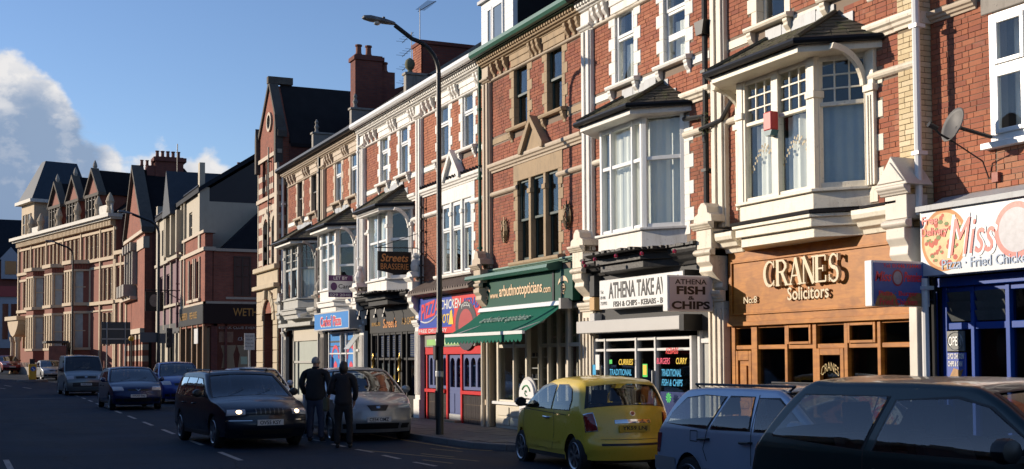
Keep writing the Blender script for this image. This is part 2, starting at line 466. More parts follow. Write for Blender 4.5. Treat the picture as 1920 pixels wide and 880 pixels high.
def sash(root, x0, x1, z0, z1, m, y=D, dep=.055, style='sash', sub='window', curtain=None, glass=None, open_=0.):
    """window: joinery is the part, panes are its sub-parts"""
    x0 += .004; x1 -= .004; z0 += .004; z1 -= .004
    f = MB(); t = .055; yo = y + dep; w = x1 - x0; h = z1 - z0
    panes = []
    def ring(a, b, c, d, yy, tk=t, dp=.05):
        f.box(a, a + tk, yy, yy + dp, c, d); f.box(b - tk, b, yy, yy + dp, c, d)
        f.box(a + tk, b - tk, yy, yy + dp, c, c + tk * 1.15); f.box(a + tk, b - tk, yy, yy + dp, d - tk, d)
        panes.append((a + tk, b - tk, c + tk * 1.15, d - tk, yy + dp * .5))
    if style == 'sash':
        mid = z0 + h * .5
        ring(x0, x1, mid - .025, z1, yo); ring(x0, x1, z0, mid + .025, yo + .055)
    elif style == 'pvc':
        f.box(x0, x0 + .05, yo - .03, yo + .05, z0, z1); f.box(x1 - .05, x1, yo - .03, yo + .05, z0, z1)
        f.box(x0 + .05, x1 - .05, yo - .03, yo + .05, z1 - .05, z1); f.box(x0 + .05, x1 - .05, yo - .03, yo + .05, z0, z0 + .05)
        mid = z0 + h * .62
        ring(x0 + .05, x1 - .05, mid, z1 - .05, yo - .045); f.box(x0 + .05, x1 - .05, yo - .02, yo + .04, mid - .05, mid)
        panes.append((x0 + .05, x1 - .05, z0 + .05, mid - .05, yo + .01))
    elif style == 'pvc3':
        ring(x0, x1, z0 + h * .66, z1, yo - .02); ring(x0, x1, z0 + h * .32, z0 + h * .66, yo); ring(x0, x1, z0, z0 + h * .32, yo)
    o = f.obj(sub, m, root, bev=.006)
    for a, b, c, d, yy in panes: MB().box(a, b, yy, yy + .006, c, d).obj('pane', glass or GLASS, o)
    if curtain:
        w_ = x1 - x0; kind = random.choice(('net', 'sides', 'half', 'blind', 'net', 'low'))
        if kind == 'net': wavy(root, x0 + .03, x1 - .03, z0, z1, yo + .16, curtain)
        elif kind == 'sides':
            for a_, b_ in ((x0 + .02, x0 + w_ * .3), (x1 - w_ * .26, x1 - .02)): wavy(root, a_, b_, z0, z1, yo + .16, random.choice((curtain, DRAPE)), .03)
        elif kind == 'half': wavy(root, x0 + .03, x1 - w_ * random.uniform(.25, .5), z0, z1, yo + .16, curtain)
        elif kind == 'blind': MB().box(x0 + .03, x1 - .03, yo + .14, yo + .145, z1 - (z1 - z0) * random.uniform(.3, .65), z1).obj('blind', BLIND, root)
        else: wavy(root, x0 + .03, x1 - .03, z0, z0 + (z1 - z0) * .55, yo + .16, curtain)
    return o
def wavy(root, x0, x1, z0, z1, y, m, amp=.018, n=None, name='curtain'):
    mb = MB(); n = n or max(10, int((x1 - x0) / .025)); vs = []
    ph = random.random() * 6
    for i in range(n + 1):
        x = x0 + (x1 - x0) * i / n
        dy = amp * math.sin(i * 1.15 + ph) + amp * .8 * math.sin(i * .47 + ph * 2)
        vs += [(x, y + dy, z0), (x, y + dy * .6, z1)]
    mb.add(vs, [(2 * i, 2 * i + 2, 2 * i + 3, 2 * i + 1) for i in range(n)])
    return mb.obj(name, m, root, smooth=True)
def scroll(mb, x0, x1, y, z1, h, out):
    """console bracket profile hanging below z1, projecting `out` from y"""
    P = [(y, z1), (y - out, z1), (y - out, z1 - h * .18), (y - out * .82, z1 - h * .30), (y - out * .86, z1 - h * .45), (y - out * .6, z1 - h * .62), (y - out * .30, z1 - h * .78), (y - out * .34, z1 - h * .9), (y - out * .16, z1 - h), (y, z1 - h)]
    mb.prism(P, 'x', x0, x1)
def moulding(mb, x0, x1, y, z0, z1, out, kind='cornice'):
    h = z1 - z0
    if kind == 'cornice': P = [(y + .02, z0), (y - out * .3, z0), (y - out * .36, z0 + h * .2), (y - out * .62, z0 + h * .3), (y - out * .7, z0 + h * .5), (y - out * .95, z0 + h * .62), (y - out, z0 + h * .8), (y - out, z1), (y + .02, z1)]
    elif kind == 'round': P = [(y + .02, z0)] + [(y - out * math.sin(a * math.pi / 6), z0 + h * (.5 - .5 * math.cos(a * math.pi / 6))) for a in range(7)] + [(y + .02, z1)]
    else: P = [(y + .02, z0), (y - out, z0), (y - out, z1), (y + .02, z1)]
    mb.prism(P, 'x', x0, x1)

def surround(root, x0, x1, z0, z1, m, y=D, side=(.15, .26), head=8.80, tooth=.235):
    """toothed quoin surround with head block and chamfered reveal; returns brick cut-outs"""
    mb = MB(); cuts = []
    z = z0; k = 0
    while z < z1 - .01:
        zt = min(z + tooth, z1); w = side[k % 2]
        for a, b in ((x0 - w, x0), (x1, x1 + w)):
            mb.box(a, b, y - .022, y + .22, z, zt); cuts.append((a, b, z, zt))
        z = zt; k += 1
    mb.box(x0 - .17, x1 + .17, y - .028, y + .22, z1, head - .14)
    mb.box(x0 - .20, x1 + .20, y - .050, y + .1, head - .14, head)
    cuts.append((x0 - .20, x1 + .20, z1, head)); cuts.append((x0, x1, z0, z1))
    mb.obj('window_surround', m, root, bev=.008)
    return cuts
def sill(root, x0, x1, z, m, y=D):
    mb = MB(); mb.prism([(y + .1, z - .10), (y - .13, z - .10), (y - .15, z - .06), (y - .15, z - .025), (y + .1, z + .01)], 'x', x0, x1)
    scroll(mb, x0 + .04, x0 + .16, y, z - .10, .24, .11); scroll(mb, x1 - .16, x1 - .04, y, z - .10, .24, .11)
    mb.obj('sill', m, root, bev=.006)
def pilaster(root, x, w, m, z0=3.9, z1=8.9, y=D):
    mb = MB()
    mb.box(x, x + w, y - .09, y + .05, z0, 8.40)
    mb.box(x + .06, x + w * .42, y - .125, y - .09, z0, 8.40); mb.box(x + w * .62, x + w - .04, y - .125, y - .09, z0, 8.40)
    moulding(mb, x - .05, x + w + .05, y, 8.40, 8.52, .17)
    mb.box(x + .02, x + w - .02, y - .11, y + .05, 8.52, 8.80)
    mb.obj('pilaster', m, root, bev=.01)
def corbel(root, x, w, m, y=D, zt=4.05, cap='step', zs=2.95, shaft=None):
    """shop-front console at a party line: pilaster shaft, scroll, block and cap"""
    mb = MB(); o = .36
    if shaft: mb.box(shaft[0], shaft[1], y - .12, y + .02, PZ, zs - .28)
    else:
      mb.box(x, x + w, y - .12, y + .02, PZ, zs - .28)
      mb.box(x + .05, x + .11, y - .15, y - .12, .75, zs - .4); mb.box(x + w - .11, x + w - .05, y - .15, y - .12, .75, zs - .4); mb.box(x + w / 2 - .03, x + w / 2 + .03, y - .15, y - .12, .75, zs - .4)
      mb.box(x - .03, x + w + .03, y - .16, y, PZ, .62)
    moulding(mb, x - .05, x + w + .05, y - .12, zs - .28, zs - .10, .10)
    scroll(mb, x + .03, x + w - .03, y, zt - .62, zt - .62 - zs + .10, o)
    moulding(mb, x - .03, x + w + .03, y - .30, zt - .62, zt - .50, .10, 'round')
    mb.box(x, x + w, y - .34, y + .02, zt - .50, zt - .18)
    moulding(mb, x - .06, x + w + .06, y - .34, zt - .18, zt - .06, .10)
    if cap == 'step':
        P = [(x - .05, zt - .06), (x + w + .05, zt - .06), (x + w + .03, zt + .06), (x + w - .08, zt + .10), (x + w - .10, zt + .20), (x + w / 2 + .05, zt + .27), (x + w / 2 - .05, zt + .27), (x + .10, zt + .20), (x + .08, zt + .10), (x - .03, zt + .06)]
        mb.prism(P, 'y', y - .36, y + .03)
    elif cap == 'gable':
        P = [(x - .10, zt - .06), (x + w + .10, zt - .06), (x + w / 2, zt + .34)]
        mb.prism(P, 'y', y - .42, y + .03)
        P = [(x - .05, zt - .02), (x + w + .05, zt - .02), (x + w / 2, zt + .26)]
        mb.prism(P, 'y', y - .44, y - .42)
    elif cap == 'urn':
        mb.prism([(x - .05, zt - .06), (x + w + .05, zt - .06), (x + w - .02, zt + .08), (x + .02, zt + .08)], 'y', y - .36, y + .03)
        mb.lathe([(.12, zt + .06), (.17, zt + .14), (.19, zt + .26), (.13, zt + .40), (.08, zt + .46), (.11, zt + .52), (.06, zt + .62)], (x + w / 2, y - .17, 0), 12)
    return mb.obj('corbel', m, root, bev=.008)

HOUSES = {}
def house(key, XL, XR, label, c):
    """upper two storeys, cornice, roof shell of one terraced house"""
    root = thing('terraced_house', label, 'shop house', ((XL + XR) / 2, D, PZ), 0, 'terraced shop houses in the row')
    HOUSES[key] = root
    trim = c['trim']
    ext = c.get('x1', XR)
    holes = []; bh = []
    for i, (wx, st) in enumerate(c['win']):
        a, b = wx - c.get('ww', .36), wx + c.get('ww', .36)
        holes.append((a, b, 7.08, 8.50))
        bh += surround(root, a, b, 7.08, 8.50, trim)
        sill(root, a - .22, b + .22, 7.08, trim)
        sash(root, a, b, 7.08, 8.50, c['sashm'], style=st, curtain=CURT if c.get('nets', 1) else None)
        bh.append((a - .24, b + .24, 6.97, 7.09))
    # string courses
    mb = MB()
    pl = XL + c.get('pw', .42)
    cut = c.get('cut', [])
    sxe = c.get('sx1', ext)
    for a, b in spans(pl, sxe, [(q[0], q[1]) for q in cut if q[4] & 1]): moulding(mb, a, b, D, 6.18, 6.38, .15)
    for a, b in spans(pl, ext, [(q[0], q[1]) for q in cut if q[4] & 2]): moulding(mb, a, b, D, 5.60, 5.73, .085, 'round')
    moulding(mb, pl, ext, D, 8.40, 8.475, .07, 'round')
    mb.obj('string_course', c.get('strm', trim), root)
    mb = MB()
    for a, b in spans(pl, ext, [(h[0] - .22, h[1] + .22) for h in holes]): mb.box(a, b, D - .016, D + .02, 6.87, 7.00)
    mb.obj('sill_band', c.get('bandm', trim), root)
    bh += [(XL - 1, XR + 1, 6.18, 6.38), (XL - 1, XR + 1, 5.60, 5.73), (XL - 1, XR + 1, 8.40, 8.475), (XL - 1, XR + 1, 6.86, 7.01)]
    # frieze brackets between the window heads
    mb = MB()
    xs = [pl + .02] + [v for h in holes for v in (h[0] - .2, h[1] + .2)] + [ext]
    for a, b in zip(xs[0::2], xs[1::2]):
        n = c.get('nb', 3)
        for k in range(n):
            x = a + (b - a) * (k + .5) / n
            scroll(mb, x - .055, x + .055, D, 8.80, .34, .15)
    mb.obj('bracket_row', trim, root, bev=.006)
    # cornice, dentils, gutter
    mb = MB(); moulding(mb, XL, ext, D, 8.80, 8.92, .20); mb.box(XL, ext, D - .16, D + .05, 8.92, 9.0)
    mb.obj('cornice', c.get('corm', trim), root)
    mb = MB(); n = int((ext - XL) / .125)
    for k in range(n): mb.box(XL + k * .125 + .02, XL + k * .125 + .085, D - .245, D - .15, 8.915, 8.995)
    stuff(mb.obj('dentil_course', c.get('corm', trim), root))
    mb = MB(); mb.box(XL, ext, D - .30, D + .02, 9.0, 9.07)
    gut = c.get('gutm', BLACK)
    mb.obj('fascia_board', c.get('fasm', gut), root)
    mb = MB()
    P = [(D - .44, 9.17), (D - .455, 9.08), (D - .41, 9.02), (D - .35, 9.005), (D - .29, 9.03), (D - .28, 9.17), (D - .295, 9.17), (D - .30, 9.05), (D - .36, 9.025), (D - .41, 9.05), (D - .43, 9.17)]
    mb.prism(P, 'x', XL + .002, ext - .002)
    mb.obj('gutter', gut, root)
    # pilaster on the left party line
    if c.get('pilm'): pilaster(root, XL, c.get('pw', .42), c['pilm'])
    bh.append((XL - .1, pl, 0, 9))
    # middle storey cut-outs
    for q in cut: holes.append(q[:4]); bh.append(q[:4])
    bh += c.get('bcut', [])
    wl = wallcells(XL, ext, 3.55, 9.0, D, D + .26, holes).obj('wall', MORT, root)
    bricks(wl, pl, ext, 3.80, 8.80, bh, D, c.get('brick', BRICK), c.get('nind', 0))
    # shell: roof slope, floors, back
    ry = D + 3.6
    mb = MB(); mb.prism([(D - .32, 9.06), (ry, 9.06 + (ry - D + .32) * .735), (ry + 4, 9.0), (ry + 4, 8.9), (ry, 9.06 + (ry - D + .32) * .735 - .12), (D - .32, 8.99)], 'x', XL, ext)
    mb.obj('roof', SLATE, root)
    mb = MB(); mb.box(XL, ext, D + 5.0, D + 5.2, PZ, 9.0); mb.box(XL, ext, D + .27, D + 5, 3.5, 3.62); mb.box(XL, ext, D + .27, D + 5, 6.5, 6.6)
    mb.box(XL, XL + .1, D + .27, D + 5, PZ, 9.0)
    mb.obj('inner_walls', ROOM, root)
    mb = MB(); k = 0
    y = D - .30
    while y < ry - .1:                      # courses of slates, lapped
        z = 9.085 + (y - D + .32) * .735
        x = XL + (.15 if k % 2 else 0)
        while x < ext - .02:
            e = min(x + .30, ext)
            mb.add([(x + .004, y, z + .012), (e - .004, y, z + .012), (e - .004, y + .30, z + .22), (x + .004, y + .30, z + .22), (x + .004, y, z), (e - .004, y, z)], [(0, 1, 2, 3), (4, 5, 1, 0)]); x = e
        y += .26; k += 1
    stuff(mb.obj('slates', SLATE, root))
    return root

def face(root, P0, P1, z0, z1, us, zs, m, name='bay_window', tk=.05, dep=.09, base=0., glass=None, bars=None, nopane=()):
    """glazed frame on the line P0-P1: us = mullion centres (0..1 incl. ends) with widths, zs = rails"""
    L = math.hypot(P1[0] - P0[0], P1[1] - P0[1]); mb = MB()
    U = [(u * L, w) for u, w in us]
    for u, w in U:
        a, b = max(0, u - w / 2), min(L, u + w / 2)
        if u == 0: a, b = 0, w
        if u == L: a, b = L - w, L
        mb.obox(P0, P1, a, b, -dep, 0.02, z0, z1)
    Z = sorted(zs)
    edges = []
    for u, w in U: edges.append((0, w) if u == 0 else (L - w, L) if u == L else (u - w / 2, u + w / 2))
    for (a0, a1), (b0, b1) in zip(edges, edges[1:]):
        for z, h in Z: mb.obox(P0, P1, a1, b0, -dep, 0.0, z, z + h)
    o = mb.obj(name, m, root, bev=.006)
    for i, ((a0, a1), (b0, b1)) in enumerate(zip(edges, edges[1:])):
        for j, ((za, ha), (zb, hb)) in enumerate(zip(Z, Z[1:])):
            if (i, j) in nopane: continue
            MB().obox(P0, P1, a1, b0, -dep * .6, -dep * .5, za + ha, zb).obj('pane', glass or GLASS, o)
            if bars and bars.get(j):
                nx, nz = bars[j]; bb = MB()
                for k in range(1, nx): u = a1 + (b0 - a1) * k / nx; bb.obox(P0, P1, u - .011, u + .011, -dep * .7, -dep * .3, za + ha, zb)
                for k in range(1, nz): z = za + ha + (zb - za - ha) * k / nz; bb.obox(P0, P1, a1, b0, -dep * .69, -dep * .31, z - .011, z + .011)
                bb.obj('glazing_bars', m, o)
    return o
def cloth(root, P0, P1, off, z0, z1, m, u0=0., u1=1., amp=.02):
    P0 = V3((*P0, 0)); P1 = V3((*P1, 0)); d = P1 - P0; L = d.length; dn = d.normalized(); n = V3((dn.y, -dn.x, 0)); N = max(12, int(L * (u1 - u0) / .028)); vs = []
    ph = random.random() * 6
    for i in range(N + 1):
        t = u0 + (u1 - u0) * i / N
        w = off + amp * math.sin(i * 1.1 + ph) + amp * .9 * math.sin(i * .43 + 2 * ph)
        p = P0 + d * t + n * w
        vs += [(p.x, p.y, z0), (p.x, p.y, z1)]
    return MB().add(vs, [(2 * i, 2 * i + 2, 2 * i + 3, 2 * i + 1) for i in range(N)]).obj('curtain', m, root, smooth=True)
def bayplan(fl, fr, p=.5, dl=.62):
    return [(fl - dl, D), (fl, D - p), (fr, D - p), (fr + dl, D)]
def bayroof(root, pl, z=6.10, zr=6.72, over=.34, m=None, soff=None, gut=None, drop=.10, ind=False):
    """hipped lean-to roof of a bay in real courses of slates, with gutter, soffit and lead flashing"""
    (a, b, c, d) = [V3((*p, 0)) for p in pl]
    A = V3((a.x - over * .75, D - .02, z)); B = V3((b.x - over * .55, b.y - over, z)); C = V3((c.x + over * .55, c.y - over, z)); E = V3((d.x + over * .75, D - .02, z))
    RL = V3((b.x + .05, D - .03, zr)); RR = V3((c.x - .05, D - .03, zr))
    m = m or MOSS
    mb = MB(); mb.add([A, B, C, E, RL, RR], [(0, 1, 4), (1, 2, 5, 4), (2, 3, 5), (0, 4, 5, 3), (0, 3, 2, 1)])
    ro_ = mb.obj('bay_roof', m, root)
    def course(mb, p0, p1, q0, q1, n):
        nn = ((p1 - p0).cross(q0 - p0 if (q0 - p0).length > .01 else q1 - p0)).normalized()
        if nn.z < 0: nn = -nn
        for k in range(n):
            s, t = k / n, (k + 1.12) / n
            l0, r0 = p0.lerp(q0, s), p1.lerp(q1, s); l1, r1 = p0.lerp(q0, min(t, 1)), p1.lerp(q1, min(t, 1))
            w = (r0 - l0).length; cnt = max(1, int(w / .21))
            for i in range(cnt):
                u0 = (i + (.5 if k % 2 else 0)) / cnt; u1 = min(1, u0 + 1 / cnt)
                if u0 >= 1: continue
                if i == 0 and k % 2: 
                    quad(mb, l0, r0, l1, r1, 0, u0, nn)
                quad(mb, l0, r0, l1, r1, u0, u1, nn)
    def quad(mb, l0, r0, l1, r1, u0, u1, nn):
        j = random.uniform(.012, .024); e = .004
        pts = [l0.lerp(r0, u0 + e), l0.lerp(r0, u1 - e), l1.lerp(r1, u1 - e), l1.lerp(r1, u0 + e)]
        if ind: mb = MB()
        mb.add([pts[0] + nn * j, pts[1] + nn * j, pts[2] + nn * .006, pts[3] + nn * .006, pts[0] - nn * .002, pts[1] - nn * .002], [(0, 1, 2, 3), (4, 5, 1, 0), (0, 3, 4), (1, 5, 2)])
        if ind: mb.obj('slate', m, ro_)
    s = MB(); course(s, B, C, RL, RR, 8); course(s, A, B, RL, RL, 7); course(s, C, E, RR, RR, 7)
    if not ind: stuff(s.obj('slates', m, root))
    mb = MB()
    for p, q in ((B, RL), (C, RR)): mb.tube([p + V3((0, 0, .03)), q + V3((0, 0, .03))], .045, 6)
    mb.obj('hip_tiles', m, root)
    mb = MB(); mb.tube([A + V3((0, 0, -.03)), B + V3((0, -.03, -.03)), C + V3((0, -.03, -.03)), E + V3((0, 0, -.03))], .055, 8)
    mb.obj('bay_gutter', gut or BLACK, root, smooth=True)
    mb = MB(); zz = z - .07
    i_ = .05
    mb.add([(A.x + i_, D, zz), (B.x + i_, B.y + i_, zz), (C.x - i_, C.y + i_, zz), (E.x - i_, D, zz), (A.x + i_, D, zz - drop), (B.x + i_, B.y + i_, zz - drop), (C.x - i_, C.y + i_, zz - drop), (E.x - i_, D, zz - drop)],
           [(3, 2, 1, 0), (4, 5, 6, 7), (0, 1, 5, 4), (1, 2, 6, 5), (2, 3, 7, 6)])
    mb.obj('soffit', soff or WHITE, root)
    mb = MB(); x = RL.x - .45; k = 0
    while x < RR.x + .42:
        e = x + .42; h = .16 + (.03 if k % 2 else 0)
        drop2 = max(0, RL.x - x) * .6 + max(0, e - RR.x) * .6
        mb.box(x, min(e, RR.x + .45) - .006, D - .028 - .006 * (k % 2), D - .008, zr - .04 - drop2, zr + h - drop2); x = e; k += 1
    mb.obj('flashing', LEAD, root)
    return A, B, C, E
# ------------------------------------------------------------------ shop fronts and first floors
def fr(xs, x0, x1): return [((x - x0) / (x1 - x0), w) for x, w in xs]
def _glz(root, x0, x1, xs, zs, m, y, name='shop_window', dep=.09, glass=None, nopane=(), bars=None):
    us = fr(xs, x0, x1); zl = min(z for z, h in zs); zh = max(z + h for z, h in zs)
    return face(root, (x0, y), (x1, y), zl, zh, us, zs, m, name=name, dep=dep, glass=glass or GLASSD, nopane=nopane, bars=bars)
def cornice_strip(root, x0, x1, pl, z0, z1, out, m, name='shop_cornice', bulge=.10):
    """shop cornice that steps out round the foot of a bay"""
    mb = MB()
    if pl:
        a, b, c, d = pl
        moulding(mb, x0, a[0] + .05, D, z0, z1, out); moulding(mb, d[0] - .05, x1, D, z0, z1, out)
        for k, (zz0, zz1, o) in enumerate(((z0, z0 + (z1 - z0) * .45, .02), (z0 + (z1 - z0) * .45, z1 - .05, .10), (z1 - .05, z1, .15))):
            P = [(a[0] - o, D + .02), (b[0] - o * .5, b[1] - o), (c[0] + o * .5, c[1] - o), (d[0] + o, D + .02)]
            mb.prism(P, 'z', zz0, zz1)
    else: moulding(mb, x0, x1, D, z0, z1, out)
    return mb.obj(name, m, root, bev=.006)
def apron(root, pl, z0, z1, m, name='bay_apron', o=.03):
    a, b, c, d = pl
    mb = MB()
    mb.prism([(a[0] - o, D + .02), (b[0] - o * .6, b[1] - o), (c[0] + o * .6, c[1] - o), (d[0] + o, D + .02)], 'z', z0, z1)
    mb.prism([(a[0] - o - .06, D + .02), (b[0] - o * .6 - .04, b[1] - o - .06), (c[0] + o * .6 + .04, c[1] - o - .06), (d[0] + o + .06, D + .02)], 'z', z1, z1 + .045)
    mb.obj(name, m, root, bev=.006)
def bayjambs(root, pl, z0, z1, m, w=.17, cap=5.62):
    """pilasters at the corners of a bay with small capitals"""
    mb = MB(); a, b, c, d = pl
    for x, y in (b, c):
        mb.box(x - .077, x + .077, y - .036, y + .13, z0 + .003, z1 - .003); mb.box(x - .105, x + .105, y - .065, y + .13, cap, cap + .10)
    for x, s in ((a[0], -1), (d[0], 1)):
        mb.box(x, x + s * w, D - .07, D + .1, z0, z1); mb.box(x - .02 * s, x + s * (w + .03), D - .105, D + .1, cap, cap + .10)
        mb.box(x + s * .045, x + s * .065, D - .085, D - .07, z0, cap - .05); mb.box(x + s * .10, x + s * .12, D - .085, D - .07, z0, cap - .05)
    mb.obj('bay_jambs', m, root, bev=.006)
def archbrace(root, x, y0, y1, z0, z1, m, t=.085, w=.07):
    """curved timber brace under the eaves, springing from the wall jamb (y1,z0) up to the gutter (y0,z1)"""
    P = []; Q = []
    for k in range(9):
        a = k / 8 * math.pi / 2
        P.append((y1 - (y1 - y0) * (1 - math.cos(a)), z0 + (z1 - z0) * math.sin(a)))
        Q.append((y1 - t - (y1 - y0 - t * .2) * (1 - math.cos(a)) * .94, z0 + (z1 - z0 - t) * math.sin(a)))
    mb = MB()
    for i in range(8): mb.prism([P[i], P[i + 1], Q[i + 1], Q[i]], 'x', x - w / 2, x + w / 2)
    mb.obj('eaves_brace', m, root)
def wallquoin(root, x, s, z0, z1, m, y=D):
    mb = MB(); z = z0; k = 0; cuts = []
    while z < z1 - .01:
        w = (.17, .30)[k % 2]; zt = min(z + .235, z1)
        a, b = (x, x + s * w) if s > 0 else (x + s * w, x)
        mb.box(a, b, y - .02, y + .1, z, zt); cuts.append((a, b, z, zt)); z = zt; k += 1
    mb.obj('quoins', m, root, bev=.006); return cuts
def pipe(root, x, y, z0, z1, m, r=.045, name='drainpipe', brk=True, hop=None):
    mb = MB(); mb.tube([(x, y, z0), (x, y, z1)], r, 8)
    z = z0 + .8
    while z < z1: mb.box(x - r - .02, x + r + .02, y - r - .008, y + r + .05, z, z + .05); z += 1.7
    if hop: mb.prism([(x - .09, hop), (x + .09, hop), (x + .15, hop + .24), (x - .15, hop + .24)], 'y', y - .12, y + .1)
    return mb.obj(name, m, root, smooth=False)
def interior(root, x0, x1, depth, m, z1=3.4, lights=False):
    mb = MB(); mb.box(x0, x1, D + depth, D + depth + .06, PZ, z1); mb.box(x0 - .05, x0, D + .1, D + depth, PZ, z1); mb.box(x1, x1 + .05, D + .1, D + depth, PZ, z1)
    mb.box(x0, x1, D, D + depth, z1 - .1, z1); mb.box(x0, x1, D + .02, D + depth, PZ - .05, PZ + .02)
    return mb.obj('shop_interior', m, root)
def disc(mb, cx, cz, r, y, y1, n=24, sx=1.):
    mb.prism([(cx + r * sx * math.cos(2 * math.pi * k / n), cz + r * math.sin(2 * math.pi * k / n)) for k in range(n)], 'y', y, y1)

XB = dict(u8=-47.4, u7=-42.0, u6=-37.4, u5=-32.19, u4=-27.4, u3=-22.19, u2=-17.47)
PVCW = WHITEC

# ================= solicitors (cream bay, wooden front)
P2 = bayplan(-15.99, -14.22)
q2 = [(-13.60, -13.43 + k * .13, 3.9 + i * .235, 3.9 + i * .235 + .235) for i, k in enumerate([0, 1] * 5)]
h = house('u2', XB['u2'], -12.62, 'red brick shop house with the cream wooden bay and the orange varnished solicitors front', dict(
    trim=CREAM, win=[(-15.85, 'sash'), (-14.0, 'sash')], sashm=CREAMW, pilm=CREAM, brick=BRICKP, nind=190, x1=-12.62, sx1=-12.995,
    cut=[(P2[0][0] - .04, P2[3][0] + .04, 3.80, 6.26, 3)], bcut=[(-12.98, -12.5, 0, 9.5), (-13.60, -13.42, 3.5, 6.3), (-16.81, -16.61, 3.5, 6.3), (-16.0, -14.1, 6.2, 6.86)] + q2, strm=CREAM))
wallquoin(h, -13.60, 1, 3.9, 5.6, CREAM)
mb = MB()
apron(h, P2, 3.86, 4.10, CREAMW)
cornice_strip(h, -17.05, -12.72, P2, 3.45, 3.78, .32, CREAMW)
mb.prism([(P2[0][0] - .2, D), (P2[1][0] - .1, P2[1][1] - .17), (P2[2][0] + .1, P2[2][1] - .17), (P2[3][0] + .2, D)], 'z', 3.785, 3.83)
mb.box(-17.05, P2[0][0] - .15, D - .34, D, 3.783, 3.815); mb.box(P2[3][0] + .15, -12.72, D - .34, D, 3.783, 3.815)
mb.obj('cornice_flashing', SLATE, h)
bayjambs(h, P2, 4.14, 6.12, CREAMW, cap=5.46)
b_ = {1: (3, 3)}
f2 = face(h, P2[1], P2[2], 4.14, 6.12, [(0, .13), (.5, .17), (1, .13)], [(4.14, .07), (5.33, .06), (5.98, .14)], CREAMW, bars=b_)
for A_, B_ in ((P2[2], P2[3]), (P2[0], P2[1])): face(h, A_, B_, 4.14, 6.12, [(0, .10), (1, .07)], [(4.14, .09), (5.33, .06), (5.98, .14)], CREAMW, bars=b_)
NETB = mat('blue grey net', (.38, .45, .52), .9)
LACE = mat('white lace net', (.95, .94, .90), .9, var=.05)
for u0, u1 in ((.1, .46), (.55, .93)): cloth(h, P2[1], P2[2], -.17, 4.2, 5.34, LACE, u0, u1)
cloth(h, P2[2], P2[3], -.15, 4.2, 5.42, NETB, .08, .95, amp=.012)
mb = MB(); L2 = P2[2][0] - P2[1][0]
for u0, u1 in ((.1, .46), (.55, .93)):        # stained ornament hanging in the lower lights
    for k in range(26):
        t = k / 25; u = u0 + (u1 - u0) * t; x = P2[1][0] + u * L2; z = 4.62 + .34 * math.sin(t * math.pi) + .05 * math.sin(k * 2.1)
        mb.box(x - .014, x + .014, P2[1][1] + .075, P2[1][1] + .082, z - .02, z + .02)
stuff(mb.obj('window_ornament', mat('amber glass beads', (.55, .33, .08), .4), h))
bayroof(h, P2, 6.22, 6.76, over=.46, soff=CREAMW, ind=True)
for x in (P2[2][0] + .60, P2[1][0] - .55): archbrace(h, x, D - .62, D - .03, 5.56, 6.12, CREAMW)
# yellow brick pier at the end of the row
mb = MB(); mb.box(-12.96, -12.60, D - .03, D + .5, 3.0, 9.1)
pier = mb.obj('yellow_pier', MORTY, h)
mb = MB(); moulding(mb, -12.99, -12.57, D - .03, 6.18, 6.38, .12); mb.box(-12.58, -12.545, D - .06, D + .4, 6.2, 6.36); mb.obj('string_course', CREAM, h)
bricks(pier, -12.96, -12.60, 3.4, 8.9, [(-13, -12.5, 6.18, 6.38)], D - .03, BRICKY, 110)
mb = MB(); z = 3.4; k = 0
while z < 8.9:
    y = D - .03
    while y < D + .24:
        e = y + (.1025 if (k % 2 and y < D) else .215); mb.box(-12.612, -12.588, y, e, z, z + .064); y = e + .01
    z += .074; k += 1
stuff(mb.obj('brickwork', BRICKY, pier))
